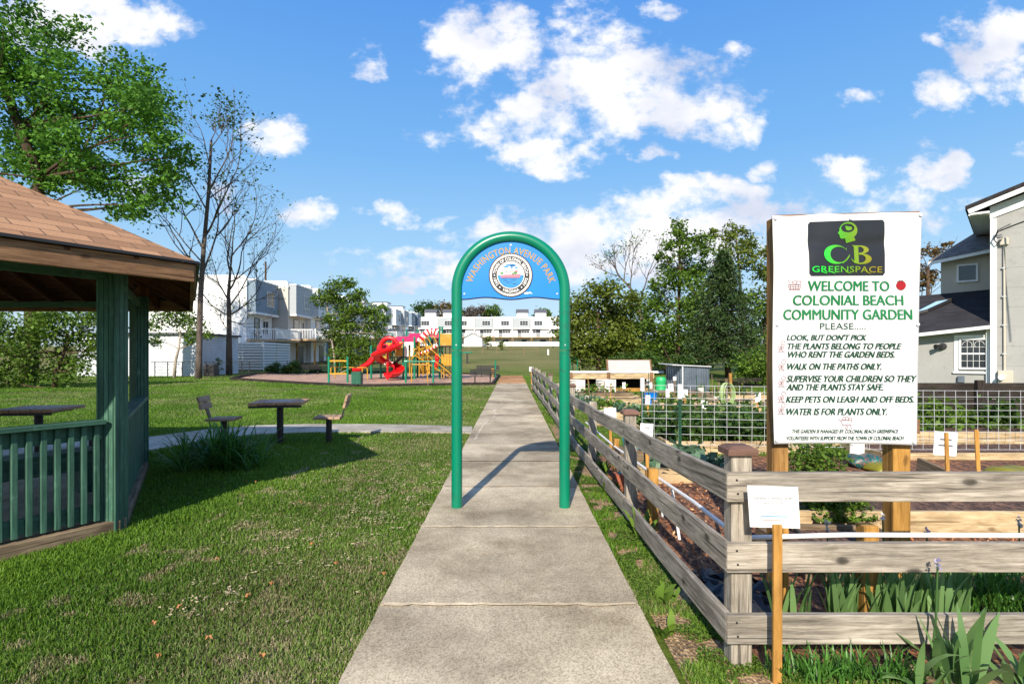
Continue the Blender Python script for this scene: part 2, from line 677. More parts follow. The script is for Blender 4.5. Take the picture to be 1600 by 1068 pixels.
M['dark_wood'] = wood('dark_wood', srgb(30, 26, 24), srgb(50, 44, 40), srgb(76, 68, 62), 0.85, 14)
M['bed_wood'] = wood('bed_wood', srgb(140, 116, 84), srgb(190, 166, 128), srgb(218, 198, 164), 0.85, 12, blotch=srgb(150, 140, 100))
M['fascia_wood'] = wood('fascia_wood', srgb(88, 62, 42), srgb(134, 100, 72), srgb(164, 128, 96), 0.8, 16)
M['soffit'] = wood('soffit', srgb(58, 34, 22), srgb(92, 56, 36), srgb(118, 76, 50), 0.8, 10)
M['table_wood'] = wood('table_wood', srgb(140, 98, 74), srgb(190, 146, 114), srgb(214, 174, 142), 0.7, 12, knots=False)
M['seat_wood'] = wood('seat_wood', srgb(126, 98, 78), srgb(172, 142, 116), srgb(204, 176, 148), 0.75, 12, knots=False)
M['black_metal'] = paint('black_metal', srgb(34, 32, 34), 0.5, 0.15, 6)
M['play_green'] = paint('play_green', srgb(0, 122, 92), 0.4, 0.08, 5)
M['play_red'] = paint('play_red', srgb(214, 22, 28), 0.3, 0.06, 3)
M['play_pink'] = paint('play_pink', srgb(214, 40, 84), 0.45, 0.06, 3)
M['play_yellow'] = paint('play_yellow', srgb(190, 140, 26), 0.45, 0.12, 4)
M['play_white'] = paint('play_white', srgb(226, 220, 210), 0.4, 0.06, 4)
M['can_green'] = paint('can_green', srgb(30, 96, 72), 0.5, 0.1, 5)
M['banner'] = paint('banner', (0.66, 0.66, 0.66), 0.42, 0.02, 5, bmp=0.02)
M['banner_green'] = paint('banner_green', srgb(8, 112, 58), 0.5, 0.06, 20, bmp=0)
M['banner_dark'] = paint('banner_dark', srgb(10, 64, 44), 0.5, 0.06, 20, bmp=0)
M['banner_maroon'] = paint('banner_maroon', srgb(128, 50, 58), 0.5, 0.06, 20, bmp=0)
M['banner_red'] = paint('banner_red', srgb(150, 8, 18), 0.4, 0.06, 20, bmp=0)
M['print_grey'] = paint('print_grey', srgb(96, 96, 102), 0.6, 0.05, 20, bmp=0)
M['print_red'] = paint('print_red', srgb(214, 120, 110), 0.6, 0.05, 20, bmp=0)
M['print_blue'] = paint('print_blue', srgb(120, 160, 206), 0.6, 0.05, 20, bmp=0)
M['paper'] = paint('paper', (0.82, 0.82, 0.82), 0.4, 0.02, 6, bmp=0)
M['pvc'] = paint('pvc', (0.8, 0.8, 0.8), 0.35, 0.05, 6)
M['tpost'] = paint('tpost', srgb(18, 66, 44), 0.5, 0.1, 6)
M['cyan'] = paint('cyan', srgb(20, 176, 206), 0.4, 0.06, 6)
M['barrel'] = paint('barrel', srgb(44, 172, 104), 0.4, 0.08, 6)
M['metal_sheet'] = paint('metal_sheet', srgb(112, 122, 134), 0.4, 0.25, 2.5, metal=0.35)
M['poly_sheet'] = paint('poly_sheet', srgb(196, 190, 186), 0.5, 0.06, 4)
M['bag_olive'] = paint('bag_olive', srgb(124, 118, 26), 0.35, 0.15, 9, bmp=0.2)
M['bag_teal'] = paint('bag_teal', srgb(16, 84, 80), 0.35, 0.3, 9, bmp=0.2, dirt=srgb(200, 70, 60))
M['plastic_black'] = paint('plastic_black', (0.02, 0.02, 0.022), 0.5, 0.1)
M['brick'] = paint('brick', srgb(150, 84, 60), 0.9, 0.2, 12)
M['hose_green'] = paint('hose_green', srgb(150, 172, 116), 0.45, 0.1, 9)
M['ac_dark'] = paint('ac_dark', srgb(52, 50, 50), 0.6, 0.15, 9)


def lapmat(name, col, pitch=0.13, rough=0.6, depth=0.25, var=0.05):
    """horizontal lap siding: saw-tooth boards with a shadowed lip"""
    m, nt, b = newmat(name)
    pos = geo_pos(nt)
    sep = nt.nodes.new('ShaderNodeSeparateXYZ')
    nt.links.new(pos, sep.inputs[0])
    d = nt.nodes.new('ShaderNodeMath'); d.operation = 'MULTIPLY'
    nt.links.new(sep.outputs[2], d.inputs[0]); d.inputs[1].default_value = 1 / pitch
    fr = nt.nodes.new('ShaderNodeMath'); fr.operation = 'FRACT'
    nt.links.new(d.outputs[0], fr.inputs[0])
    inv = nt.nodes.new('ShaderNodeMath'); inv.operation = 'SUBTRACT'
    inv.inputs[0].default_value = 1.0
    nt.links.new(fr.outputs[0], inv.inputs[1])
    n = noise(nt, pos, 0.9, 5)
    r = ramp(nt, [(0.3, mix3(col, 1 - var)), (0.7, mix3(col, 1 + var))])
    nt.links.new(n.outputs['Fac'], r.inputs[0])
    rj = ramp(nt, [(0.0, (.55, .55, .56)), (0.09, (1, 1, 1))])  # thin dark joint line: shade of the lap put into the colour
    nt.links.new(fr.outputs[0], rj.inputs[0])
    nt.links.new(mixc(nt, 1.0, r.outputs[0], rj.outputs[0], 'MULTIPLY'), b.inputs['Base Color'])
    b.inputs['Roughness'].default_value = rough
    bump(nt, inv.outputs[0], b, depth, 0.03)
    return m


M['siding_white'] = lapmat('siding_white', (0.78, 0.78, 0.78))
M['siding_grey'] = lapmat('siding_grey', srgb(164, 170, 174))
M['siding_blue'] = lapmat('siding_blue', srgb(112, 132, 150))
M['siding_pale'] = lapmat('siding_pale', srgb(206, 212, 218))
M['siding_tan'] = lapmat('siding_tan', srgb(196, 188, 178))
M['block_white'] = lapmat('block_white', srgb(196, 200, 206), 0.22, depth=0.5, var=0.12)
M['trim_white'] = paint('trim_white', (0.78, 0.78, 0.77), 0.5, 0.03, 2)
M['deck_wood'] = wood('deck_wood', srgb(150, 122, 92), srgb(190, 160, 124), srgb(210, 184, 150), 0.8, 10, knots=False)
M['roof_grey'] = paint('roof_grey', srgb(86, 88, 94), 0.9, 0.2, 6)
M['stucco'] = paint('stucco', srgb(160, 159, 156), 0.85, 0.09, 1.2, bmp=0.35, dirt=srgb(146, 144, 140))
M['stucco_cream'] = paint('stucco_cream', srgb(190, 182, 166), 0.85, 0.05, 1.2, bmp=0.3)
M['door_dark'] = paint('door_dark', srgb(50, 54, 60), 0.4, 0.1)


def glassmat(name, col, rough=0.08):
    m, nt, b = newmat(name)
    b.inputs['Base Color'].default_value = (*col, 1)
    b.inputs['Roughness'].default_value = rough
    b.inputs['Specular IOR Level'].default_value = 0.8
    n = noise(nt, coords(nt), 1.5, 2)
    bump(nt, n.outputs['Fac'], b, 0.05, 0.02)
    return m


M['glass'] = glassmat('glass', (0.02, 0.025, 0.03))
M['glass_sky'] = glassmat('glass_sky', srgb(160, 196, 220), 0.15)


def shingles(name, c1, c2, c3, pitch=0.14, width=0.3, gap=(0.03, 0.02, 0.018)):
    """asphalt shingles laid out on attribute gr (x along the eave, y up the slope)"""
    m, nt, b = newmat(name)
    g = attr(nt, 'gr')
    br = nt.nodes.new('ShaderNodeTexBrick')
    nt.links.new(g, br.inputs['Vector'])
    br.inputs['Scale'].default_value = 1.0
    br.inputs['Brick Width'].default_value = width
    br.inputs['Row Height'].default_value = pitch
    br.inputs['Mortar Size'].default_value = 0.006
    br.inputs['Mortar Smooth'].default_value = 0.2
    br.inputs['Bias'].default_value = 0.0
    br.inputs['Color1'].default_value = (*c1, 1)
    br.inputs['Color2'].default_value = (*c2, 1)
    br.inputs['Mortar'].default_value = (*gap, 1)
    n = noise(nt, g, 160, 3, 0.7)
    r = ramp(nt, [(0.3, (0.62, 0.62, 0.62)), (0.7, (1.25, 1.22, 1.2))])
    nt.links.new(n.outputs['Fac'], r.inputs[0])
    c = mixc(nt, 1.0, br.outputs['Color'], r.outputs[0], 'MULTIPLY')
    n2 = noise(nt, g, 2.0, 4)
    c = mixc(nt, n2.outputs['Fac'], c, mixc(nt, 0.5, c, c3))
    nt.links.new(c, b.inputs['Base Color'])
    b.inputs['Roughness'].default_value = 0.95
    b.inputs['Specular IOR Level'].default_value = 0.15
    # overlapping courses: each row rises towards its lower lip
    sep = nt.nodes.new('ShaderNodeSeparateXYZ'); nt.links.new(g, sep.inputs[0])
    d = nt.nodes.new('ShaderNodeMath'); d.operation = 'DIVIDE'
    nt.links.new(sep.outputs[1], d.inputs[0]); d.inputs[1].default_value = pitch
    fr = nt.nodes.new('ShaderNodeMath'); fr.operation = 'FRACT'
    nt.links.new(d.outputs[0], fr.inputs[0])
    inv = nt.nodes.new('ShaderNodeMath'); inv.operation = 'SUBTRACT'
    inv.inputs[0].default_value = 1.0
    nt.links.new(fr.outputs[0], inv.inputs[1])
    bump(nt, inv.outputs[0], b, 0.6, 0.012)
    return m


M['shingle_brown'] = shingles('shingle_brown', srgb(180, 136, 100), srgb(132, 94, 66), srgb(184, 148, 116))
M['shingle_grey'] = shingles('shingle_grey', srgb(128, 122, 116), srgb(96, 92, 90), srgb(146, 138, 128), 0.16, 0.33)
M['shingle_dark'] = shingles('shingle_dark', srgb(54, 54, 58), srgb(40, 40, 44), srgb(66, 66, 70), 0.16, 0.33)

M['bark'] = wood('bark', srgb(44, 34, 26), srgb(78, 62, 50), srgb(112, 94, 78), 0.95, 6, knots=False, bmp=0.8)
M['bark_pale'] = wood('bark_pale', srgb(110, 98, 86), srgb(170, 158, 144), srgb(208, 198, 186), 0.9, 6, knots=False)
M['bark_grey'] = wood('bark_grey', srgb(60, 52, 48), srgb(92, 82, 76), srgb(126, 116, 108), 0.95, 6, knots=False)
M['leaf_maple'] = leafmat('leaf_maple', (0.048, 0.136, 0.016), (0.176, 0.384, 0.045))
M['leaf_mid'] = leafmat('leaf_mid', (0.046, 0.096, 0.012), (0.18, 0.30, 0.034))
M['leaf_dark'] = leafmat('leaf_dark', (0.024, 0.060, 0.012), (0.098, 0.188, 0.030))
M['leaf_olive'] = leafmat('leaf_olive', (0.068, 0.098, 0.014), (0.23, 0.29, 0.04))
M['leaf_conifer'] = leafmat('leaf_conifer', (0.021, 0.051, 0.015), (0.083, 0.143, 0.036), 0.15)
M['leaf_rust'] = leafmat('leaf_rust', (0.06, 0.05, 0.014), (0.26, 0.15, 0.05))
M['leaf_grey'] = leafmat('leaf_grey', (0.10, 0.085, 0.07), (0.24, 0.20, 0.17))
M['leaf_iris'] = leafmat('leaf_iris', (0.075, 0.165, 0.045), (0.22, 0.37, 0.13), 0.3, 0.4)
M['leaf_lily'] = leafmat('leaf_lily', (0.03, 0.11, 0.016), (0.12, 0.29, 0.045), 0.3, 0.4)
M['leaf_cabbage'] = leafmat('leaf_cabbage', (0.05, 0.11, 0.06), (0.16, 0.26, 0.15), 0.2, 0.4)
M['petal'] = leafmat('petal', (0.30, 0.25, 0.55), (0.62, 0.58, 0.66), 0.3)
M['petal_white'] = leafmat('petal_white', (0.5, 0.48, 0.42), (0.75, 0.74, 0.68), 0.3)
M['dry_leaf'] = paint('dry_leaf', srgb(164, 112, 66), 0.8, 0.25, 30)

# ================================================================ SETTING
def ground_material():
    m, nt, b = newmat('lawn_ground')
    p = geo_pos(nt)
    n1 = noise(nt, p, 0.35, 6, 0.6)
    n2 = noise(nt, p, 3.0, 8, 0.75)
    n3 = noise(nt, p, 38, 6, 0.8)
    r1 = ramp(nt, [(0.32, (0.075, 0.125, 0.012)), (0.5, (0.115, 0.170, 0.022)), (0.66, (0.170, 0.185, 0.045))])
    nt.links.new(n1.outputs['Fac'], r1.inputs[0])
    r2 = ramp(nt, [(0.3, (0.45, 0.5, 0.42)), (0.52, (1, 1, 1)), (0.72, (1.5, 1.28, 1.25))])
    nt.links.new(n2.outputs['Fac'], r2.inputs[0])
    c = mixc(nt, 1.0, r1.outputs[0], r2.outputs[0], 'MULTIPLY')
    r3 = ramp(nt, [(0.3, (0.35, 0.38, 0.3)), (0.5, (1, 1, 1)), (0.75, (1.55, 1.5, 1.4))])
    nt.links.new(n3.outputs['Fac'], r3.inputs[0])
    c = mixc(nt, 1.0, c, r3.outputs[0], 'MULTIPLY')
    # the far rise is rougher and browner than the mown lawn
    sep = nt.nodes.new('ShaderNodeSeparateXYZ'); nt.links.new(p, sep.inputs[0])
    mr = nt.nodes.new('ShaderNodeMapRange')
    mr.inputs['From Min'].default_value = 44; mr.inputs['From Max'].default_value = 60
    nt.links.new(sep.outputs[1], mr.inputs['Value'])
    n5 = noise(nt, p, 0.12, 6, 0.7)
    r5 = ramp(nt, [(0.35, (0.115, 0.130, 0.034)), (0.6, (0.205, 0.185, 0.068))])
    nt.links.new(n5.outputs['Fac'], r5.inputs[0])
    c2 = mixc(nt, 1.0, r5.outputs[0], r3.outputs[0], 'MULTIPLY')
    c = mixc(nt, mr.outputs[0], c, c2)
    nt.links.new(c, b.inputs['Base Color'])
    b.inputs['Roughness'].default_value = 0.95
    b.inputs['Specular IOR Level'].default_value = 0.1
    bump(nt, n3.outputs['Fac'], b, 0.8, 0.03)
    return m


def sheet(name, quads, mat, label=None):
    mb = MB()
    for q in quads:
        mb.add(q, [tuple(range(len(q)))])
    o = mb.build(name, mat)
    tag(o, label, None, None, 'structure')
    return o


mb = MB()
xs = [-1800, -600, -200, -80, -40, -20, -10, 0, 10, 20, 40, 80, 200, 600, 1800]
ys = [-60, -10, 0, 5, 10, 20, 30, 40, 46] + [46 + 11 * i for i in range(1, 11)] + [180, 260, 500, 1200, 3000]
vs = [(x, y, gz(y)) for y in ys for x in xs]
fs = [(j * len(xs) + i, j * len(xs) + i + 1, (j + 1) * len(xs) + i + 1, (j + 1) * len(xs) + i) for j in range(len(ys) - 1) for i in range(len(xs) - 1)]
mb.add(vs, fs)
tag(mb.build('ground', ground_material(), smooth=True), 'mown green lawn rising to a rough brownish slope', kind='structure')


def concrete_mat(name, base, speck=1.0, stain=None):
    m, nt, b = newmat(name)
    p = geo_pos(nt)
    n1 = noise(nt, p, 1.1, 6, 0.65)
    r1 = ramp(nt, [(0.3, mix3(base, 0.74)), (0.55, base), (0.75, mix3(base, 1.18))])
    nt.links.new(n1.outputs['Fac'], r1.inputs[0])
    vo = nt.nodes.new('ShaderNodeTexVoronoi')
    vo.inputs['Scale'].default_value = 130
    nt.links.new(p, vo.inputs['Vector'])
    r2 = ramp(nt, [(0.1, (0.55, 0.52, 0.5)), (0.45, (1.0, 1.0, 1.0)), (0.8, (1.35, 1.33, 1.3))])
    nt.links.new(vo.outputs['Color'], r2.inputs[0])
    c = mixc(nt, speck, r1.outputs[0], mixc(nt, 1.0, r1.outputs[0], r2.outputs[0], 'MULTIPLY'))
    n8 = noise(nt, attr(nt, 'gr'), 0.22, 2)
    r8 = ramp(nt, [(0.40, (0.82, 0.81, 0.80)), (0.60, (1.12, 1.11, 1.08))])
    nt.links.new(n8.outputs['Fac'], r8.inputs[0])
    c = mixc(nt, 1.0, c, r8.outputs[0], 'MULTIPLY')
    n9 = noise(nt, p, 0.9, 8, 0.7)
    r9 = ramp(nt, [(0.42, (1.10, 1.09, 1.06)), (0.52, (0.88, 0.86, 0.82)), (0.60, (0.66, 0.63, 0.58)), (0.72, (0.52, 0.49, 0.44))])
    nt.links.new(n9.outputs['Fac'], r9.inputs[0])
    c = mixc(nt, 1.0, c, r9.outputs[0], 'MULTIPLY')
    n3 = noise(nt, p, 6, 8, 0.75)
    r3 = ramp(nt, [(0.58, (0, 0, 0)), (0.76, (0.7, 0.7, 0.7))])
    nt.links.new(n3.outputs['Fac'], r3.inputs[0])
    c = mixc(nt, r3.outputs[0], c, mix3(base, 0.5))
    nt.links.new(c, b.inputs['Base Color'])
    b.inputs['Roughness'].default_value = 0.92
    b.inputs['Specular IOR Level'].default_value = 0.2
    bump(nt, vo.outputs['Distance'], b, 0.35, 0.004)
    return m


M['concrete'] = concrete_mat('concrete', srgb(184, 172, 150), 0.75)
M['concrete_walk'] = concrete_mat('concrete_walk', srgb(176, 170, 158), 0.6)
M['path_tan'] = concrete_mat('path_tan', srgb(184, 138, 96), 0.5)
M['joint_sand'] = concrete_mat('joint_sand', srgb(206, 190, 164), 0.4)
M['crack'] = concrete_mat('crack', srgb(196, 186, 168), 0.4)

# main footpath: slabs with open joints
mb = MB()
jy = [-3.2, -1.68, -0.16, 1.38, 2.02, 3.30, 4.80, 6.28, 7.80, 9.32, 10.8, 12.3, 13.8, 15.3, 16.8, 18.3, 19.8, 21.4, 23, 24.6, 26.2, 28.0, 29.6]
PW = 0.775
PC = -0.015
for a, b_ in zip(jy[:-1], jy[1:]):
    z1 = 0.034 + random.uniform(-.004, .004)
    # ragged slab edges: a strip outline with small jitter
    n = 9
    L_ = [(PC - PW + random.uniform(-.005, .004), a + .008 + (b_ - a - .016) * i / n) for i in range(n + 1)]
    R_ = [(PC + PW + random.uniform(-.004, .005), a + .008 + (b_ - a - .016) * i / n) for i in range(n + 1)]
    vs = []
    for (lx, ly), (rx, ry) in zip(L_, R_):
        vs += [(lx, ly, -.02), (lx + .012, ly, z1), (rx - .012, ry, z1), (rx, ry, -.02)]
    fs = []
    for i in range(n):
        k = 4 * i
        fs += [(k + 1, k + 2, k + 6, k + 5), (k, k + 1, k + 5, k + 4), (k + 2, k + 3, k + 7, k + 6)]
    fs += [(0, 3, 2, 1), (4 * n, 4 * n + 1, 4 * n + 2, 4 * n + 3)]
    mb.add(vs, fs)
tag(mb.build('footpath', M['concrete']), 'straight concrete footpath of square slabs', kind='structure')
mb = MB()
for y in jy[1:-1]:
    pts = []
    n = 26
    for i in range(n + 1):
        pts.append((PC - PW + .03 + (2 * PW - .06) * i / n, y + random.uniform(-.008, .008)))
    w = [random.uniform(.008, .022) for _ in pts]
    vs = [(x, yy - ww, .0405) for (x, yy), ww in zip(pts, w)] + [(x, yy + ww, .0405) for (x, yy), ww in zip(pts, w)]
    k = len(pts)
    mb.add(vs, [(i, i + 1, k + i + 1, k + i) for i in range(k - 1)])
tag(mb.build('path_joint', M['joint_sand']), 'pale sandy filling in the footpath joints', kind='structure')
mb = MB()
cp = [(742, 690), (752, 672), (757, 664), (768, 656), (775, 650), (772, 643), (786, 634), (782, 628), (790, 617), (786, 611)]
pts = []
for (a, b_), (c, d) in zip(cp[:-1], cp[1:]):
    for i in range(5):
        t = i / 5
        q = G(a + (c - a) * t, b_ + (d - b_) * t, .0)
        pts.append((q.x + random.uniform(-.02, .02), q.y))
w = [random.uniform(.010, .03) for _ in pts]
k = len(pts)
mb.add([(x - ww, y, .0425) for (x, y), ww in zip(pts, w)] + [(x + ww, y, .0425) for (x, y), ww in zip(pts, w)], [(i, k + i, k + i + 1, i + 1) for i in range(k - 1)])
tag(mb.build('path_crack', M['crack']), 'pale wandering crack filled along the far footpath', kind='structure')
# tan end of the path and the rubber mulch of the playground
mb = MB(); mb.bx(PC - PW, PC + PW, 29.62, 41, -.02, .036)
tag(mb.build('tan_path', M['path_tan']), 'tan coloured end of the footpath beside the playground', kind='structure')

# side walkway curving off to the left
mb = MB()
near = [(738, 678), (640, 676), (560, 676), (480, 677), (400, 680), (320, 689), (235, 705)]
far = [(738, 668), (640, 665), (560, 664), (480, 664), (400, 666), (320, 673), (235, 684)]
A = [G(*p) for p in near] + [Vector((-8.0, 7.9, 0)), Vector((-11, 7.0, 0))]
B = [G(*p) for p in far] + [Vector((-8.4, 9.3, 0)), Vector((-11.6, 8.4, 0))]
k = len(A)
vs = [(p.x, p.y, .03) for p in A] + [(p.x, p.y, .03) for p in B] + [(p.x, p.y, -.02) for p in A] + [(p.x, p.y, -.02) for p in B]
fs = [(i, k + i, k + i + 1, i + 1) for i in range(k - 1)] + [(i, i + 1, 2 * k + i + 1, 2 * k + i) for i in range(k - 1)] + [(k + i, 3 * k + i, 3 * k + i + 1, k + i + 1) for i in range(k - 1)]
mb.add(vs, fs)
tag(mb.build('walkway', M['concrete_walk']), 'curved concrete walkway branching off to the left', kind='structure')
WALK = (A, B)


def mulch_mat(name, c1, c2, c3, sc):
    m, nt, b = newmat(name)
    p = geo_pos(nt)
    vo = nt.nodes.new('ShaderNodeTexVoronoi')
    vo.inputs['Scale'].default_value = sc
    mp = mapping(nt, p, (1.0, 0.45, 1.0))
    nt.links.new(mp, vo.inputs['Vector'])
    r = ramp(nt, [(0.15, c1), (0.5, c2), (0.85, c3)])
    nt.links.new(vo.outputs['Color'], r.inputs[0])
    n = noise(nt, p, 1.3, 6, 0.7)
    r2 = ramp(nt, [(0.3, (0.5, 0.5, 0.5)), (0.65, (1.2, 1.15, 1.1))])
    nt.links.new(n.outputs['Fac'], r2.inputs[0])
    nt.links.new(mixc(nt, 1.0, r.outputs[0], r2.outputs[0], 'MULTIPLY'), b.inputs['Base Color'])
    b.inputs['Roughness'].default_value = 0.95
    bump(nt, vo.outputs['Distance'], b, 0.8, 0.02)
    return m


M['mulch_play'] = mulch_mat('mulch_play', srgb(150, 112, 92), srgb(186, 150, 128), srgb(208, 178, 156), 26)
M['mulch'] = mulch_mat('mulch', srgb(62, 40, 30), srgb(112, 76, 54), srgb(170, 116, 76), 34)
M['soil'] = mulch_mat('soil', srgb(56, 38, 30), srgb(92, 66, 52), srgb(128, 96, 76), 40)
M['verge'] = mulch_mat('verge', srgb(116, 94, 66), srgb(156, 130, 96), srgb(190, 164, 126), 75)

PLAY = [G(360, 593), G(470, 600), G(560, 604.5), G(770, 601), Vector((-0.95, 41, 0)), Vector((-6, 47.5, 0)), Vector((-17.5, 47.5, 0)), G(400, 584.5)]
sheet('playground_mulch', [[(p.x, p.y, .012) for p in PLAY]], M['mulch_play'], 'pinkish mulch surface of the playground')
sheet('garden_soil', [[(1.12, 2.72, .008), (9.0, 2.72, .008), (9.0, 8.3, .008), (1.12, 8.3, .008)]], M['mulch'], 'reddish brown bark mulch on the garden floor')
sheet('bare_verge', [[(.80, -3, .006), (1.12, -3, .006), (1.12, 12, .006), (.80, 12, .006)], [(1.12, -3, .006), (9, -3, .006), (9, 2.72, .006), (1.12, 2.72, .006)]], M['verge'], 'bare sandy verge between path and wooden fence')


# ---- grass blades
def in_poly(X, Y, poly):
    ins = np.zeros(len(X), bool)
    n = len(poly)
    j = n - 1
    for i in range(n):
        xi, yi, xj, yj = poly[i][0], poly[i][1], poly[j][0], poly[j][1]
        c = ((yi > Y) != (yj > Y)) & (X < (xj - xi) * (Y - yi) / (yj - yi + 1e-12) + xi)
        ins ^= c
        j = i
    return ins


def vnoise(X, Y, s, seed):
    """cheap smooth value noise in numpy"""
    r = np.random.default_rng(seed).random((64, 64))
    x, y = X / s + 1000, Y / s + 1000
    xi, yi = np.floor(x).astype(int), np.floor(y).astype(int)
    fx, fy = x - xi, y - yi
    fx, fy = fx * fx * (3 - 2 * fx), fy * fy * (3 - 2 * fy)
    g = lambda a, b: r[a % 64, b % 64]
    return (g(xi, yi) * (1 - fx) + g(xi + 1, yi) * fx) * (1 - fy) + (g(xi, yi + 1) * (1 - fx) + g(xi + 1, yi + 1) * fx) * fy


GC = Vector((-6.40, 4.80, 0)); GR = 3.0           # gazebo centre and side


def hexpts(r):
    return [(GC.x + r * math.cos(math.radians(60 * k)), GC.y + r * math.sin(math.radians(60 * k))) for k in range(6)]


def blades(X, Y, h, w, rnd, dry, lean=0.6, bend=True):
    n = len(X)
    az = RNG.random(n) * 2 * np.pi
    ln = RNG.random(n) * lean
    dx, dy = np.cos(az) * ln * h, np.sin(az) * ln * h
    fa = RNG.random(n) * np.pi
    wx, wy = np.cos(fa) * w / 2, np.sin(fa) * w / 2
    Z = np.array([gz(v) for v in (45, 200)])  # keep flat park height below the rise
    z0 = np.where(Y > 46, (Y - 46) / 110 * 4.1, 0.0)
    V = np.empty((n, 5, 3), np.float32)
    V[:, 0] = np.stack([X - wx, Y - wy, z0], 1)
    V[:, 1] = np.stack([X + wx, Y + wy, z0], 1)
    V[:, 2] = np.stack([X + dx * .4 + wx * .75, Y + dy * .4 + wy * .75, z0 + h * .6], 1)
    V[:, 3] = np.stack([X + dx * .4 - wx * .75, Y + dy * .4 - wy * .75, z0 + h * .6], 1)
    V[:, 4] = np.stack([X + dx, Y + dy, z0 + h * (1 - .35 * ln)], 1)
    base = (np.arange(n) * 5)[:, None]
    T = np.concatenate([base + np.array([[0, 1, 2]]), base + np.array([[0, 2, 3]]), base + np.array([[3, 2, 4]])], 0)
    return V.reshape(-1, 3), T, np.repeat(rnd, 5), np.repeat(dry, 5)


def grass_mat(name):
    m, nt, b = newmat(name)
    r = ramp(nt, [(0.0, (0.042, 0.102, 0.006)), (0.5, (0.098, 0.205, 0.015)), (1.0, (0.18, 0.31, 0.03))])
    nt.links.new(attr(nt, 'rnd', 'Fac'), r.inputs[0])
    r2 = ramp(nt, [(0.0, (0.16, 0.13, 0.055)), (1.0, (0.52, 0.44, 0.28))])
    nt.links.new(attr(nt, 'rnd', 'Fac'), r2.inputs[0])
    c = mixc(nt, attr(nt, 'dry', 'Fac'), r.outputs[0], r2.outputs[0])
    nt.links.new(c, b.inputs['Base Color'])
    b.inputs['Roughness'].default_value = 0.55
    b.inputs['Specular IOR Level'].default_value = 0.3
    t = nt.nodes.new('ShaderNodeBsdfTranslucent')
    nt.links.new(c, t.inputs['Color'])
    mx = nt.nodes.new('ShaderNodeMixShader')
    mx.inputs[0].default_value = 0.3
    nt.links.new(b.outputs[0], mx.inputs[1]); nt.links.new(t.outputs[0], mx.inputs[2])
    nt.links.new(mx.outputs[0], nt.nodes['Material Output'].inputs['Surface'])
    return m


M['grass'] = grass_mat('grass')


def make_grass():
    n = 1050000
    d = 1.9 * np.exp(RNG.random(n) * math.log(42 / 1.9))
    X = (RNG.random(n) * 2 - 1) * (d * 1.0 + .6)
    Y = d
    keep = np.ones(n, bool)
    path = (np.abs(X - PC) < PW - .045 * RNG.random(n) * (vnoise(X, Y, .3, 12) > .5)) & (Y < 41)
    keep &= ~path
    hx = hexpts(GR + .12)
    keep &= ~in_poly(X, Y, hx)
    keep &= ~in_poly(X, Y, [(p.x, p.y) for p in PLAY])
    wp = [(p.x, p.y) for p in WALK[0]] + [(p.x, p.y) for p in WALK[1]][::-1]
    keep &= ~in_poly(X, Y, wp)
    right = X > PC + PW - .05
    # verge and garden: sparse weeds in clumps
    cl = vnoise(X, Y, .22, 3)
    garden_floor = (X > 1.12) & (Y > 2.62) & (Y < 8.3) & (X < 9)
    keep &= ~garden_floor
    keep &= ~(right & (Y < 14) & (cl < .57) & (X < 9))
    keep &= ~((X > 6.0) & (Y > 8.3) & (Y > 16) & (RNG.random(n) < .3))
    X, Y, d, right = X[keep], Y[keep], d[keep], right[keep]
    n = len(X)
    big = vnoise(X, Y, 1.6, 5) * .6 + vnoise(X, Y, .5, 6) * .4
    near_path = np.clip(1 - np.abs(X + 1.5) / 1.6, 0, 1) * (X < 0)
    side = np.where(X < 0, np.clip((X + 3.0) / 1.8, .0, 1), 1.0)
    side = np.where(Y > 9, np.maximum(side, .6), side)
    dryp = np.clip((big - .48) * 1.7, 0, .42) * side + near_path * .34 + np.clip((Y - 10) / 40, 0, .3) * (big > .5)
    spots = vnoise(X, Y, .17, 8)
    dryp = np.where((spots > .74) & (near_path > .12), .95, dryp)
    dry = np.clip((RNG.random(n) < dryp * .75) * (RNG.random(n) * .5 + .5) + dryp * .25, 0, 1)
    lush = np.clip((-X - 1.5) / 3, 0, 1)
    h = (0.018 + RNG.random(n) * .025) * (.75 + .6 * vnoise(X, Y, .4, 9)) * (1 + .35 * lush) * (1 - .3 * dry)
    h = np.where(right, h * 1.25, h)
    # clumps grow a little taller at edges of built things
    w = .0031 + .00072 * d + RNG.random(n) * .002
    rnd = np.clip(RNG.normal(.5, .2, n) + (vnoise(X, Y, .9, 10) - .5) * .5, 0, 1)
    V, T, r, dr = blades(X, Y, h, w, rnd, dry, .9)
    o = mesh_np('grass', V, T, M['grass'], None, r, extra={'dry': dr})
    tag(o, 'short green lawn grass with dry straw patches', kind='stuff')


make_grass()

# pale dry chaff and petals blown together on the lawn beside the path
n = 4600
cxs_ = [(-1.3, 5.2, .35), (-1.6, 4.4, .3), (-1.15, 6.3, .4), (-1.9, 6.9, .5), (-1.1, 5.6, .3), (-2.2, 5.6, .35), (-1.4, 7.8, .5), (-1.2, 6.8, .4), (-1.8, 3.5, .12), (-1.3, 4.7, .25)]
pick = RNG.integers(0, len(cxs_), n)
cc_ = np.array(cxs_)[pick]
X = cc_[:, 0] + RNG.normal(size=n) * cc_[:, 2]; Y = cc_[:, 1] + RNG.normal(size=n) * cc_[:, 2] * 1.3
k = (X < PC - PW) & (vnoise(X, Y, .11, 31) > .52) & (Y > 2.2)
X, Y = X[k], Y[k]
n = len(X)
a_ = RNG.random(n) * 6.283; l_ = RNG.uniform(.006, .016, n); w_ = l_ * .45
zt_ = RNG.uniform(.02, .036, n)
V = np.empty((n, 4, 3))
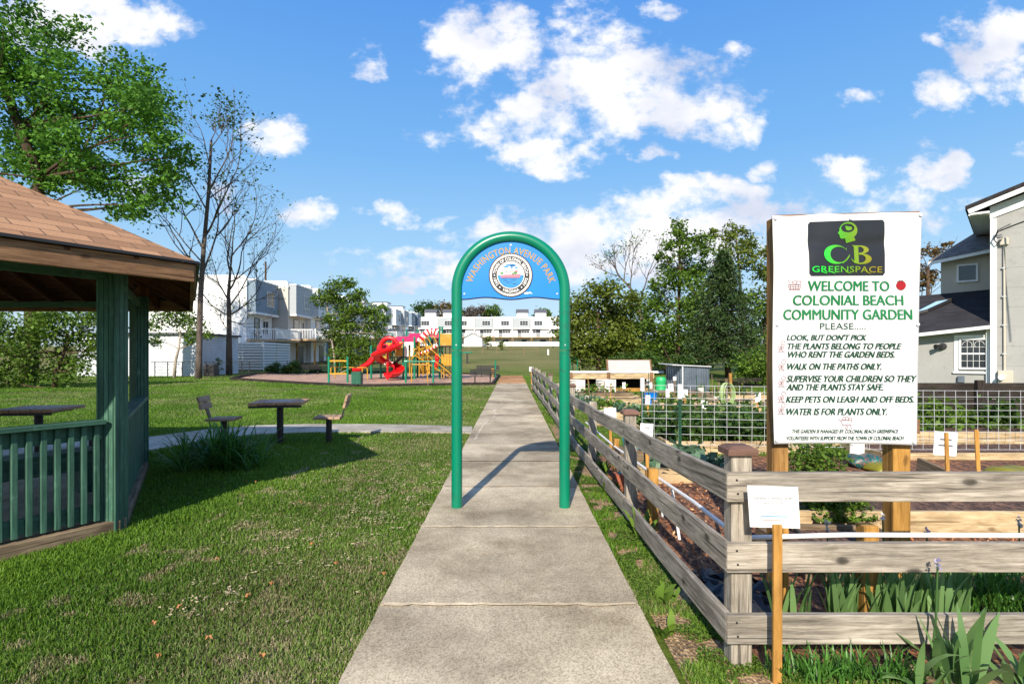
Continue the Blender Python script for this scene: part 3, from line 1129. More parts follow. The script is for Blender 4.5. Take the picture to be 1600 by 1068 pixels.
for i, (u, v) in enumerate(((-1, 0), (0, 1), (1, 0), (0, -1))):
    V[:, i, 0] = X + np.cos(a_) * u * l_ - np.sin(a_) * v * w_
    V[:, i, 1] = Y + np.sin(a_) * u * l_ + np.cos(a_) * v * w_
    V[:, i, 2] = zt_ + RNG.uniform(-.004, .004, n)
M['chaff'] = paint('chaff', srgb(176, 160, 128), 0.9, 0.15, 30, bmp=0)
tag(mesh_np('dry_chaff', V.reshape(-1, 3), (np.arange(n) * 4)[:, None] + np.arange(4)[None], M['chaff']), 'pale dry chaff strewn on the lawn beside the path', kind='stuff')

# ================================================================ ARCH
def text_np(s, shear=0.0, bold=0.0, spacing=1.0):
    """flat mesh of a line of text in the built-in face: verts (N,2) and faces"""
    cu = bpy.data.curves.new('tmp_text', 'FONT')
    cu.body = s
    cu.shear = shear
    cu.offset = bold
    cu.space_character = spacing
    cu.resolution_u = 3
    o = bpy.data.objects.new('tmp_text', cu)
    COL.objects.link(o)
    dg = bpy.context.evaluated_depsgraph_get()
    me = o.evaluated_get(dg).to_mesh()
    V = np.array([v.co[:2] for v in me.vertices]) if len(me.vertices) else np.zeros((0, 2))
    Fs = [tuple(p.vertices) for p in me.polygons]
    o.evaluated_get(dg).to_mesh_clear()
    bpy.data.objects.remove(o)
    bpy.data.curves.remove(cu)
    return V, Fs


def fit_text(mb, s, x0, x1, z0, z1, put, shear=0.0, bold=0.0, spacing=1.0, fat=0.0):
    """fat: heavier strokes, in the units of x, from shifted copies of the line 0.2 mm apart"""
    V, Fs = text_np(s, shear, bold, spacing)
    mn, mx = V.min(0), V.max(0)
    V = (V - mn) / (mx - mn)
    for k, sh in enumerate((-fat, 0, fat) if fat else (0,)):
        pts = []
        for a, b in V:
            q = put(x0 + fat + (x1 - x0 - 2 * fat) * a + sh, z0 + (z1 - z0) * b)
            pts.append((q[0], q[1] - .0002 * k, q[2]))
        mb.add(pts, Fs)


def arc_text(mb, s, cx, cz, r, ang0, ang1, hgt, put, top=True, bold=0.0, spacing=1.0):
    """text wound along an arc; angles in degrees measured clockwise from straight up (top) or anticlockwise from straight down"""
    V, Fs = text_np(s, 0, bold, spacing)
    mn, mx = V.min(0), V.max(0)
    V = (V - mn) / (mx - mn)
    out = []
    for a, b in V:
        t = math.radians(ang0 + (ang1 - ang0) * a)
        if top:
            rr = r + hgt * (b - .5)
            out.append(put(cx + rr * math.sin(t), cz + rr * math.cos(t)))
        else:
            rr = r - hgt * (b - .5)
            out.append(put(cx + rr * math.sin(t), cz - rr * math.cos(t)))
    mb.add(out, Fs)


def ring(mb, cx, cz, r0, r1, put, n=64, wob=0.0):
    vs = []
    for k in range(n):
        t = 2 * math.pi * k / n
        vs.append(put(cx + r0 * math.sin(t), cz + r0 * math.cos(t)))
    for k in range(n):
        t = 2 * math.pi * k / n
        rr = r1 + (wob if k % 2 else 0)
        vs.append(put(cx + rr * math.sin(t), cz + rr * math.cos(t)))
    mb.add(vs, [(k, n + k, n + (k + 1) % n, (k + 1) % n) for k in range(n)])


def disc(mb, cx, cz, r, put, n=48):
    mb.add([put(cx + r * math.sin(2 * math.pi * k / n), cz + r * math.cos(2 * math.pi * k / n)) for k in range(n)], [tuple(range(n))])


def blob(mb, pts, put):
    mb.add([put(x, z) for x, z in pts], [tuple(range(len(pts)))])


AY = 5.43
ACX, AR, ACZ = -0.0125, 0.522, 2.125
arch = thing('park_arch', 'tall green tubular arch holding a blue park name board over the footpath', 'arch', (ACX, AY, 0.03))
for sx in (-1, 1):
    mb = MB()
    mb.tube([(ACX + sx * AR, AY, .02), (ACX + sx * AR, AY, 1.545)], .0525, 28)
    o = mb.build('post', M['arch_green'], arch, smooth='auto')
    b2 = MB()
    b2.tube([(ACX + sx * AR, AY - .05, 1.60), (ACX + sx * AR, AY - .058, 1.60)], .008, 8)
    b2.build('rivet', M['steel'], o)
mb = MB()
pts = [(ACX - AR, AY, 1.551), (ACX - AR, AY, 1.9)]
for k in range(0, 41):
    t = math.pi * k / 40
    pts.append((ACX - AR * math.cos(t), AY, ACZ + AR * math.sin(t)))
pts += [(ACX + AR, AY, 1.9), (ACX + AR, AY, 1.551)]
mb.tube(pts, .0525, 28)
mb.build('bent_tube', M['arch_green'], arch, smooth='auto')
# board
PY = AY - .004
R2 = AR - .047


def aput(off):
    return lambda x, z: (x, PY - off, z)


out = []
for k in range(0, 49):
    t = math.pi * k / 48
    out.append((ACX - R2 * math.cos(t), ACZ + R2 * math.sin(t)))
zb = 2.052
for k in range(0, 33):
    x = R2 - 2 * R2 * k / 32
    out.append((ACX + x, zb - .010 * math.cos(x / R2 * 2 * math.pi) * 1.0 + (.0 if abs(x) < .42 else 0)))
mb = MB()
mb.prism([(x, PY - .006, z) for x, z in out], (0, .012, 0))
board = mb.build('sign_board', M['sign_blue'], arch)
mb = MB()
low = [p for p in out[49:]]
mb.tube([(x, PY, z) for x, z in low], .0085, 6)
mb.build('board_edge', M['edge_navy'], board)
mb = MB()
SCX, SCZ = ACX + .000, 2.275
arc_text(mb, "WASHINGTON AVENUE PARK", ACX + .0, 2.095, .418, -74, 75, .068, aput(.0075), True, .020, 1.12)
mb.build('lettering', M['letter_gold'], board)
mb = MB()
for x, z in ((ACX, 2.566), (ACX - .448, 2.095), (ACX + .448, 2.095)):
    mb = MB()
    mb.tube([(x, PY - .006, z), (x, PY - .012, z)], .009, 10)
    mb.build('bolt', M['steel'], board)
# the round seal: one part of the arch with its own pieces
mb = MB(); mb.tube([(SCX, PY - .0062, SCZ), (SCX, PY - .0092, SCZ)], .213, 64)
seal = mb.build('seal', M['seal_ring'], arch)
mb = MB(); ring(mb, SCX, SCZ, .182, .200, aput(.0105), 120, .004); ring(mb, SCX, SCZ, .128, .134, aput(.0105)); mb.build('rope_border', M['seal_rope'], seal)
mb = MB(); disc(mb, SCX, SCZ, .128, aput(.0100)); mb.build('seal_sky', M['white'], seal)
mb = MB()
half = [(SCX + .126 * math.cos(math.radians(a)), SCZ - .0 + .126 * math.sin(math.radians(a))) for a in range(180, 361, 6)]
blob(mb, half, aput(.0112))
for cx_, cz_, w_ in ((.0, .098, .05), (.02, .09, .035), (-.045, .082, .03), (.01, .072, .012), (.055, .07, .015)):
    blob(mb, [(SCX + cx_ + w_ * math.cos(t / 10 * math.pi * 2), SCZ + cz_ + .009 * math.sin(t / 10 * math.pi * 2)) for t in range(10)], aput(.0113))
mb.build('seal_water', M['seal_water'], seal)
mb = MB()
blob(mb, [(SCX - .10, SCZ - .004), (SCX - .09, SCZ - .024), (SCX + .085, SCZ - .024), (SCX + .098, SCZ + .012), (SCX + .05, SCZ + .006), (SCX - .06, SCZ + .004)], aput(.0122))
blob(mb, [(SCX + .03, SCZ + .035), (SCX + .05, SCZ + .05), (SCX + .075, SCZ + .04), (SCX + .06, SCZ + .02)], aput(.0122))
mb.build('seal_boat', M['seal_pink'], seal)
mb = MB()
for cx_, cz_, w_, h_ in ((-.085, .018, .02, .010), (.045, .022, .02, .014), (.02, .014, .012, .008)):
    mb = MB()
    blob(mb, [(SCX + cx_ + w_ * math.cos(t / 8 * math.pi * 2), SCZ + cz_ + h_ * math.sin(t / 8 * math.pi * 2)) for t in range(8)], aput(.0124))
    mb.build('seal_tree', M['seal_leaf'], seal)
mb = MB()
for x0, z0, x1, z1 in ((-.05, .006, -.04, .036), (-.04, .036, -.025, .01), (-.02, .01, -.005, .038), (-.005, .038, .01, .012), (-.06, .03, -.04, .042), (-.09, -.03, .085, -.03), (-.07, -.05, -.03, -.052), (.0, -.05, .05, -.048), (-.04, -.07, .01, -.07), (.02, -.085, .055, -.083)):
    mb.bar((SCX + x0, PY - .0126, SCZ + z0), (SCX + x1, PY - .0126, SCZ + z1), .0008, .004, (0, 0, 1) if abs(z1 - z0) < .02 else (1, 0, 0))
mb.build('seal_line', M['black'], seal)
mb = MB()
arc_text(mb, "TOWN OF COLONIAL BEACH", SCX, SCZ, .157, -84, 84, .032, aput(.0112), True, .022, 1.08)
mb.build('seal_lettering', M['white'], seal)
mb = MB()
for s, a0, a1 in (("VIRGINIA", -30, 30), ("1892", -80, -52), ("1892", 52, 80)):
    mb = MB()
    arc_text(mb, s, SCX, SCZ, .157, a0, a1, .029, aput(.0112), False, .02, 1.1)
    mb.build('seal_lettering', M['white'], seal)
for a in (-42, 42, -90, 90):
    t = math.radians(a)
    mb = MB()
    disc(mb, SCX + .157 * math.sin(t), SCZ - .157 * math.cos(t), .007, aput(.0112), 10)
    mb.build('seal_dot', M['white'], seal)
mb = MB()
q = [(.128, -.172), (.150, -.164), (.175, -.166), (.190, -.160), (.196, -.170), (.212, -.176), (.198, -.180), (.190, -.176), (.170, -.178), (.160, -.186), (.152, -.178), (.138, -.184)]
blob(mb, [(SCX + x, SCZ + z) for x, z in q], aput(.0076))
mb.build('maker_mark', M['white'], board)

# ================================================================ GAZEBO
gaz = thing('gazebo', 'hexagonal green timber gazebo with a brown shingle roof at the left edge', 'gazebo', (GC.x, GC.y, 0))


def hv(k, r=GR):
    return Vector((GC.x + r * math.cos(math.radians(60 * k)), GC.y + r * math.sin(math.radians(60 * k)), 0))


mb = MB(); mb.prism([(x, y, -.05) for x, y in hexpts(GR - .06)], (0, 0, .13))
fl = mb.build('floor', M['concrete'], gaz)
mb = MB()
for k in range(6):
    a, b_ = hv(k, GR + .02), hv(k + 1, GR + .02)
    mb.bar((a.x, a.y, .05), (b_.x, b_.y, .05), .13, .11)
mb.build('curb', M['old_wood'], gaz, bevel=.006)
for k in range(6):
    p = hv(k, GR - .02)
    mb = MB()
    # boxed post of vertical boards
    s = .165
    ang = math.radians(60 * k)
    ex, ey = Vector((math.cos(ang), math.sin(ang), 0)), Vector((-math.sin(ang), math.cos(ang), 0))
    nb = 3
    for i in range(nb):
        o_ = (i - (nb - 1) / 2) * s / nb
        for q, dirv in ((p + ex * (s / 2 - .01) + ey * o_, ey), (p - ex * (s / 2 - .01) + ey * o_, ey)):
            mb.bar((q.x, q.y, 0), (q.x, q.y, 2.27), .018, s / nb - .004, tuple(dirv))
    for sgn in (-1, 1):
        for i in range(nb):
            o_ = (i - (nb - 1) / 2) * (s - .042) / nb
            q = p + ey * sgn * (s / 2 - .009) + ex * o_
            mb.bar((q.x, q.y, 0), (q.x, q.y, 2.27), .016, (s - .042) / nb - .004, tuple(ex))
    mb.bar((p.x, p.y, 0), (p.x, p.y, 2.26), s - .05, s - .05, tuple(ex))
    o = mb.build('post', M['green_paint_wood'], gaz, bevel=.003)
    mb = MB()
    q = p + ex * .05
    mb.bar((q.x, q.y, 2.27), (q.x, q.y, 2.40), .12, .12, tuple(ex))
    mb.build('post_block', M['soffit'], o)


def rail_side(k, open_side=False):
    a, b_ = hv(k, GR - .02), hv(k + 1, GR - .02)
    d = (b_ - a).normalized()
    n = Vector((d.y, -d.x, 0))          # outwards
    a2, b2 = a + d * .09, b_ - d * .09
    mb = MB()
    mb.bar((a2.x + n.x * .03, a2.y + n.y * .03, .945), (b2.x + n.x * .03, b2.y + n.y * .03, .945), .15, .036)
    rail = mb.build('top_rail', M['green_paint_wood'], gaz, bevel=.004)
    mb = MB()
    mb.bar((a2.x, a2.y, .86), (b2.x, b2.y, .86), .04, .12)
    mb.build('sub_rail', M['green_paint_wood'], rail)
    mb = MB()
    mb.bar((a2.x, a2.y, .20), (b2.x, b2.y, .20), .04, .12)
    mb.build('bottom_rail', M['green_paint_wood'], gaz)
    ln = (b2 - a2).length
    m_ = int(ln / .092)
    for i in range(m_ + 1):
        q = a2 + d * (.05 + (ln - .1) * i / m_) + n * .04
        mb = MB()
        mb.bar((q.x, q.y, .125), (q.x, q.y, .922), .040, .040, tuple(n))
        mb.build('baluster', M['green_paint_wood'], gaz, bevel=.004)


rail_side(-1)
rail_side(0)
mb = MB()
# beams on the posts
for k in range(6):
    a, b_ = hv(k, GR - .02), hv(k + 1, GR - .02)
    mb.bar((a.x, a.y, 2.17), (b_.x, b_.y, 2.17), .045, .07)
mb.build('tie_beam', M['green_paint_wood'], gaz)
EO = GR + .70
ZE, ZA = 2.305, 3.90
mb = MB(); mf = MB(); ms = MB(); mr = MB()
for k in range(6):
    a, b_ = hv(k, EO), hv(k + 1, EO)
    ap = Vector((GC.x, GC.y, ZA))
    mid = (a + b_) / 2
    d = (b_ - a).normalized()
    w = (b_ - a).length
    sl = (ap - Vector((mid.x, mid.y, ZE))).length
    mb.add([(a.x, a.y, ZE), (b_.x, b_.y, ZE), ap], [(0, 1, 2)], [(0, .0, 0), (w, 0, 0), (w / 2, sl, 0)])
    ms.add([(a.x, a.y, ZE - .012), (b_.x, b_.y, ZE - .012), (ap.x, ap.y, ZA - .02)], [(0, 2, 1)], [(0, 0, 0), (w, 0, 0), (w / 2, sl, 0)])
    a1, b1 = hv(k, EO - .03), hv(k + 1, EO - .03)
    mf.bar((a1.x, a1.y, ZE - .105), (b1.x, b1.y, ZE - .105), .038, .15)
    # rafters fanned square to the eave
    nr = 8
    for i in range(1, nr):
        t = i / nr
        e = a1 + (b1 - a1) * t
        inn = Vector((GC.x, GC.y, 0)) - mid
        inn.normalize()
        run = (1 - abs(2 * t - 1)) * (mid - Vector((GC.x, GC.y, 0))).length * .97
        q = e + inn * max(run, .15)
        zq = ZE + (ZA - ZE) * (run / (mid - Vector((GC.x, GC.y, 0))).length)
        mr.bar((e.x, e.y, ZE - .09), (q.x, q.y, zq - .09), .038, .12)
    h0 = Vector((a.x, a.y, ZE)) - (Vector((a.x, a.y, 0)) - GC).normalized() * .05
    mr.bar((h0.x, h0.y, ZE - .10), (GC.x, GC.y, ZA - .10), .045, .14)
mb.build('roof', M['shingle_brown'], gaz)
mc = MB()
for k in range(6):
    a = hv(k, EO - .04)
    d = Vector((GC.x, GC.y, ZA + .004)) - Vector((a.x, a.y, ZE + .020))
    for i in range(22):
        p0 = Vector((a.x, a.y, ZE + .020)) + d * (i / 22)
        p1 = Vector((a.x, a.y, ZE + .020)) + d * ((i + 1.25) / 22)
        s_ = Vector((-math.sin(math.radians(60 * k)), math.cos(math.radians(60 * k)), 0))
        l0, l1 = p0 + s_ * .13 - Vector((0, 0, .045)), p0 - s_ * .13 - Vector((0, 0, .045))
        l2, l3 = p1 - s_ * .12 - Vector((0, 0, .049)), p1 + s_ * .12 - Vector((0, 0, .049))
        mc.add([l0, p0, p1, l3, l1, l2], [(0, 1, 2, 3), (1, 4, 5, 2)], [(0, .05, 0), (.13, .05, 0), (.13, .12, 0), (0, .12, 0), (.26, .05, 0), (.26, .12, 0)])
mc.build('hip_cap', M['shingle_brown'], gaz)
ms.build('roof_deck', M['soffit'], gaz)
mf.build('fascia', M['fascia_wood'], gaz, bevel=.004)
mr.build('rafter', M['soffit'], gaz)
md = MB()
for k in range(6):
    a, b_ = hv(k, EO + .012), hv(k + 1, EO + .012)
    md.bar((a.x, a.y, ZE - .014), (b_.x, b_.y, ZE - .014), .03, .022)
md.build('drip_edge', M['plastic_black'], gaz)

# bench that stands inside the gazebo
bn = thing('gazebo_bench', 'long dark green plank bench with a solid apron inside the gazebo', 'bench', (-5.2, 4.9, .08))
d = Vector((.5, .866, 0)); n = Vector((.866, -.5, 0))
c = Vector((-4.95, 5.15, 0))
for q, w in ((0, .0),):
    mb = MB()
    for i in range(3):
        o_ = (i - 1) * .12
        p0, p1 = c - d * 1.05 - n * o_, c + d * 1.0 - n * o_
        mb.bar((p0.x, p0.y, .50), (p1.x, p1.y, .50), .112, .035)
    mb.build('seat', M['green_paint_wood'], bn, bevel=.004)
    mb = MB()
    p0, p1 = c - d * 1.0 + n * .15, c + d * .95 + n * .15
    mb.bar((p0.x, p0.y, .40), (p1.x, p1.y, .40), .03, .16)
    mb.build('apron', M['green_paint_wood'], bn)
    for t in (-.9, .85):
        mb = MB()
        q = c + d * t
        mb.bar((q.x, q.y, .08), (q.x, q.y, .48), .09, .28, tuple(n))
        mb.build('leg', M['green_paint_wood'], bn)

# ================================================================ CHESS TABLES AND SEATS
def make_table():
    t = thing('game_table', 'square wooden game table with a pale chessboard inlay near the walkway', 'table', (0, 0, 0), 0, 'square game tables on the lawn')
    mb = MB()
    for i in range(6):
        mb.box((-.345 + .138 * i, 0, .705), (.132, .83, .045))
    mb.build('table_top', M['table_wood'], t, bevel=.005)
    mb = MB(); mb.bx(-.41, .41, -.42, -.4155, .645, .68); mb.bx(-.3, .3, -.3, .3, .655, .681)
    mb.build('under_frame', M['black_metal'], t)
    mb = MB()
    mb.bx(-.2, .2, -.2, .2, .728, .7315)
    bd = mb.build('chessboard', M['poly_sheet'], t)
    mb = MB()
    for i in range(8):
        for j in range(8):
            if (i + j) % 2:
                mb.bx(-.2 + .05 * i, -.2 + .05 * i + .05, -.2 + .05 * j, -.2 + .05 * j + .05, .7315, .7325)
    mb.build('dark_square', M['table_wood'], bd)
    mb = MB(); mb.cyl((0, 0, -.02), .055, .68, 16)
    mb.build('pedestal', M['black_metal'], t, smooth='auto')
    return t


def make_seat():
    """the sitter faces +X"""
    t = thing('park_chair', '', 'seat', (0, 0, 0), 0, 'single seats at the game tables')
    mb = MB()
    for i in range(4):
        mb.box((-.165 + .11 * i, 0, .44), (.103, .46, .04))
    mb.build('seat', M['seat_wood'], t, bevel=.005)
    mb = MB()
    up = Vector((-.25, 0, .97)).normalized()
    for i in range(2):
        q = Vector((-.29, 0, .66)) + up * (.115 * i)
        mb.bar((q.x, -.23, q.z), (q.x, .23, q.z), .04, .106, tuple(up))
    mb.build('backrest', M['seat_wood'], t, bevel=.005)
    mb = MB()
    mb.bar((-.20, 0, .40), (-.325, 0, .80), .12, .012, (1, 0, .3))
    mb.bar((-.20, 0, .41), (.15, 0, .41), .12, .012)
    mb.build('bracket', M['black_metal'], t)
    mb = MB(); mb.cyl((0, 0, -.02), .05, .44, 14)
    mb.build('pedestal', M['black_metal'], t, smooth='auto')
    return t


tb = make_table()
T1 = G(434, 688); T1 = Vector((-3.95, 9.55, 0))
tb.location = T1
tb.rotation_euler = (0, 0, math.radians(12))
tb['label'] = 'square game table with pale chessboard between two seats, right of the flowering clump'
tb['label'] = 'square wooden game table with pale chessboard inlay, in the open past the strappy plant'
T2 = Vector((-7.05, 8.35, 0))
dup(tb, T2, math.radians(10), 'square pale wooden game table seen over the gazebo railing', 'square game tables on the lawn')
st = make_seat()
st.location = (T1.x - .88, T1.y - .15, 0); st.rotation_euler = (0, 0, math.radians(8))
st['label'] = 'wooden slat seat facing right toward the chess table, behind the strappy plant'
dup(st, (T1.x + .80, T1.y + .10, 0), math.radians(188), 'wooden slat seat facing left toward the chess table, nearest the footpath')
dup(st, (-6.55, 8.75, 0), math.radians(190), 'wooden slat seat half hidden by the green gazebo post')
dup(st, (T2.x - .42, T2.y - .95, 0), math.radians(80), 'wooden slat seat at the left edge of the photo behind the gazebo railing')

# ================================================================ STRAPPY PLANTS
def strap_blades(name, mat, parent, bases, n, hmin, hmax, spread, w, droop=1.0, seg=7, twist=.4, tip=.25):
    V, Q, R = [], [], []
    for k in range(n):
        b0 = random.choice(bases)
        az = random.uniform(0, 2 * math.pi)
        L = random.uniform(hmin, hmax)
        dr = random.uniform(.3, 1.0) * droop
        lean = random.uniform(.05, spread)
        base = Vector(b0) + Vector((random.uniform(-.05, .05), random.uniform(-.05, .05), 0))
        dirh = Vector((math.cos(az), math.sin(az), 0))
        side = Vector((-dirh.y, dirh.x, 0))
        side = (side + dirh * random.uniform(-twist, twist)).normalized()
        p = base.copy()
        ang = math.pi / 2 - lean
        ww = w * random.uniform(.7, 1.2)
        r_ = random.random()
        i0 = len(V)
        for s in range(seg + 1):
            t = s / seg
            wd = ww * (min(1, .55 + t * 1.6) if t < .4 else (1 - ((t - .4) / .6) ** 2 * (1 - .04)))
            V += [tuple(p - side * wd / 2), tuple(p + side * wd / 2)]
            R += [min(1, max(0, r_ * .8 + t * tip))] * 2
            p = p + (dirh * math.cos(ang) + Vector((0, 0, math.sin(ang)))) * (L / seg)
            ang -= dr * 2.2 * t / seg * 2
            if p.z < .015: p.z = .015 + random.uniform(0, .01)
        for s in range(seg):
            a = i0 + 2 * s
            Q.append((a, a + 1, a + 3, a + 2))
    return mesh_np(name, V, Q, mat, parent, R, smooth=True)


lily = thing('daylily_clump', 'large clump of arching strappy dark green leaves on the lawn beside the gazebo', 'plant', (-3.75, 7.35, 0))
bs = [(-3.75 + random.gauss(0, .2), 7.35 + random.gauss(0, .16), 0) for _ in range(40)]
strap_blades('foliage', M['leaf_lily'], lily, bs, 430, .42, .80, .95, .024, 1.3)

# ================================================================ WOODEN FENCE
fence = thing('wooden_fence', 'weathered grey three-rail wooden fence running along the path and turning right at its corner post', 'fence', (1.08, 2.74, 0))


def fx(y):
    return 1.035 + (.84 - 1.035) * (y - 2.74) / (24.0 - 2.74)


FY = [2.74, 5.07, 7.45, 9.85, 12.2, 14.6, 17.0, 19.4, 21.7, 24.0]
FDZ = [0, -.045, -.075, -.085, -.06, -.02, .0, .01, .02, .02]      # dips and rises of the rails along the run
RAILZ = [.875, .54, .20]
for i, y in enumerate(FY):
    x = fx(y) + .068
    h = 1.02 + FDZ[i] * .7 - (0.02 if i else 0)
    if i in (2, 4): h -= .06
    if i == 3: h += .01
    mb = MB()
    tl = random.uniform(-.02, .02) if i else 0
    mb.bar((x, y, -.1), (x + tl, y, h), .10, .10, (0, 1, 0))
    p = mb.build('post', M['fence_wood'], fence, bevel=.005)
    if i in (0, 1, 3, 5):
        mb = MB()
        mb.bx(x + tl - .072, x + tl + .072, y - .072, y + .072, h, h + .032)
        vs = [(x + tl - .066, y - .066, h + .032), (x + tl + .066, y - .066, h + .032), (x + tl + .066, y + .066, h + .032), (x + tl - .066, y + .066, h + .032), (x + tl - .045, y - .045, h + .045), (x + tl + .045, y - .045, h + .045), (x + tl + .045, y + .045, h + .045), (x + tl - .045, y + .045, h + .045)]
        mb.add(vs, [(0, 1, 5, 4), (1, 2, 6, 5), (2, 3, 7, 6), (3, 0, 4, 7), (4, 5, 6, 7)])
        mb.build('post_cap', M['cap_brown'], p, bevel=.003)
for i in range(len(FY) - 1):
    y0, y1 = FY[i], FY[i + 1]
    if i == 0: y0 = 2.665
    for zi, z in enumerate(RAILZ):
        n = 6
        pts = []
        for k in range(n + 1):
            t = k / n
            sag = -.014 * math.sin(math.pi * t) * (1.2 if zi == 0 else .7)
            pts.append(Vector((fx(y0 + (y1 - y0) * t), y0 + .0015 + (y1 - y0 - .003) * t, z + FDZ[i] * (1 - t) + FDZ[i + 1] * t + sag + random.uniform(-.002, .002))))
        mb = MB()
        vs, gr = [], []
        hh = .136 / 2
        for k, p in enumerate(pts):
            for sx, sz in ((-1, -1), (1, -1), (1, 1), (-1, 1)):
                vs.append((p.x + sx * .017, p.y, p.z + sz * hh))
                gr.append((p.y, sx * .017, sz * hh))
        fs = [(0, 1, 2, 3), tuple(4 * n + q for q in (3, 2, 1, 0))]
        for k in range(n):
            for q in range(4):
                q2 = (q + 1) % 4
                fs.append((4 * k + q, 4 * k + 4 + q, 4 * k + 4 + q2, 4 * k + q2))
        mb.add(vs, fs, gr)
        mb.build('rail', M['fence_wood'], fence, bevel=.003)
# the leg along the front, to the right
x = fx(2.74)
for zi, z in enumerate(RAILZ):
    mb = MB()
    mb.bar((x - .015, 2.674, z), (x + 2.42, 2.674, z + .002), .036, .138)
    mb.build('rail', M['fence_wood'], fence, bevel=.003)
for X in (3.40, 5.8):
    mb = MB(); mb.bar((X, 2.745, -.1), (X, 2.745, 1.0), .10, .10, (0, 1, 0))
    mb.build('post', M['fence_wood'], fence, bevel=.005)
for zi, z in enumerate(RAILZ):
    mb = MB(); mb.bar((x + 2.424, 2.674, z), (x + 4.8, 2.674, z), .036, .138)
    mb.build('rail', M['fence_wood'], fence, bevel=.003)

for z in RAILZ:
    for dx, dz in ((.03, .035), (.035, -.03), (2.385, .03), (2.39, -.035)):
        mb = MB(); mb.tube([(x + dx, 2.657, z + dz), (x + dx, 2.654, z + dz)], .0055, 8)
        mb.build('nail', M['black_metal'], fence)
# paper sign on a stake in front of the corner
nd = 2.56
sg = thing('stake_sign', 'white printed notice on a tall yellow stake in front of the fence corner', 'sign', (P(1214, 1043, nd).x, nd, 0))
mb = MB()
a, b_ = P(1214, 1046, nd), P(1214, 819, nd)
mb.bar((a.x, nd, -.05), (b_.x + .002, nd, b_.z), .04, .018, (0, 1, 0))
mb.build('stake', M['stake'], sg, bevel=.002)
mb = MB()
cs = [P(1169.5, 759, nd), P(1249, 761.5, nd), P(1252.5, 826.5, nd), P(1174, 824, nd)]
mb.prism([(c.x, nd + .013, c.z) for c in cs][::-1], (0, .004, 0))
pn = mb.build('notice', M['paper'], sg)


def nput(off):
    def f(px, py):
        c = P(px, py, nd)
        return (c.x, nd + .013 - off, c.z)
    return f


def ptext(mb, s, x0, x1, ytop, ybot, put, **kw):
    fit_text(mb, s, x0, x1, ybot, ytop, put, **kw)


mb = MB()
ptext(mb, "Interested in renting a Garden", 1179, 1241, 776, 782.5, nput(.001), bold=.01)
ptext(mb, "Spot for 2026?", 1194.5, 1226.5, 783.5, 789.5, nput(.001), bold=.01)
mb.build('lettering', M['print_grey'], pn)
mb = MB(); ptext(mb, "Email", 1205, 1216, 799.5, 803, nput(.001), bold=.01)
mb.bar(nput(.001)(1194, 813), nput(.001)(1228, 814), .0006, .0035); mb.build('red_print', M['print_red'], pn)
mb = MB(); mb.bar(nput(.001)(1190, 806.5), nput(.001)(1233, 808), .0006, .006); mb.build('blue_print', M['print_blue'], pn)

# ================================================================ COMMUNITY GARDEN SIGN
BD = 3.55
sign = thing('garden_sign', 'large white community garden banner stretched between two yellow timber posts', 'sign', (2.1, BD + .1, 0))
for px, w, dp, t in ((1219.5, .104, .085, 1), (1409.5, .112, .11, 0)):
    X = (px - 800) * (BD + .02) / F
    mb = MB()
    mb.bar((X, BD + .02 + dp / 2, -.1), (X, BD + .02 + dp / 2, 2.375), w, dp, (0, 1, 0))
    mb.build('post', M['post_yellow' if not t else 'post_brown'], sign, bevel=.004)
mb = MB()
a, b_ = P(1206, 341, BD + .02), P(1433, 335, BD + .02)
mb.bar((a.x, BD + .008, a.z - .03), (b_.x, BD + .008, b_.z - .03), .022, .09)
mb.build('cross_board', M['fascia_wood'], sign)
mb = MB()
mb.bar((a.x, BD + .008, 1.05), (b_.x, BD + .008, 1.05), .022, .09)
mb.build('cross_board', M['fascia_wood'], sign)

def wrinkle(px, py):
    """gentle folds of the vinyl: pulled from the eyelets, sagging between them"""
    u, v = (px - 1203) / 231, (py - 335) / 358
    w = .006 * math.sin(u * 9 + v * 4) * math.exp(-v * 3) + .004 * math.sin(u * 5 - v * 11) + .003 * math.sin(v * 17 + u * 3)
    w += .006 * math.exp(-((v - .08 - .25 * u * (1 - u)) / .03) ** 2)
    w += .004 * math.sin((u + v) * 22) * math.exp(-((u - .05) ** 2 + (v - .35) ** 2) * 9)
    return 1.25 * w * min(1, 6 * min(u, 1 - u) + .15)


def bput(off):
    def f(px, py):
        c = P(px, py, BD)
        return (c.x, BD - .034 - off + wrinkle(px, py), c.z)
    return f


mb = MB()
nu, nv = 56, 84
vs = []
for j in range(nv + 1):
    v = j / nv
    xl = 1203 + 2 * v + 1.2 * math.sin(v * 7)
    xr = 1434.5 - 7.5 * v - 1.5 * math.sin(v * 3.14)
    for i in range(nu + 1):
        u = i / nu
        yt = 338.5 - 5 * u + 1.2 * math.sin(u * 14) * (1 if u < .5 else .6)
        yb = 692 + 2 * u - 2 * math.sin(u * 3.14)
        vs.append(bput(0)(xl + (xr - xl) * u, yt + (yb - yt) * v))
fs = [(j * (nu + 1) + i, (j + 1) * (nu + 1) + i, (j + 1) * (nu + 1) + i + 1, j * (nu + 1) + i + 1) for j in range(nv) for i in range(nu)]
mb.add(vs, fs)
ban = mb.build('banner', M['banner'], sign, smooth=True)
so = ban.modifiers.new('thick', 'SOLIDIFY'); so.thickness = .0012; so.offset = -1
O = .0045
for s, x0, x1, y0, y1 in (("WELCOME TO", 1256, 1385, 440, 455.5), ("COLONIAL BEACH", 1234, 1405.5, 462, 477.5), ("COMMUNITY GARDEN", 1219.5, 1418.5, 484, 499.8)):
    mb = MB()
    ptext(mb, s, x0, x1, y0, y1, bput(O), fat=.62)
    mb.build('heading', M['banner_green'], ban)
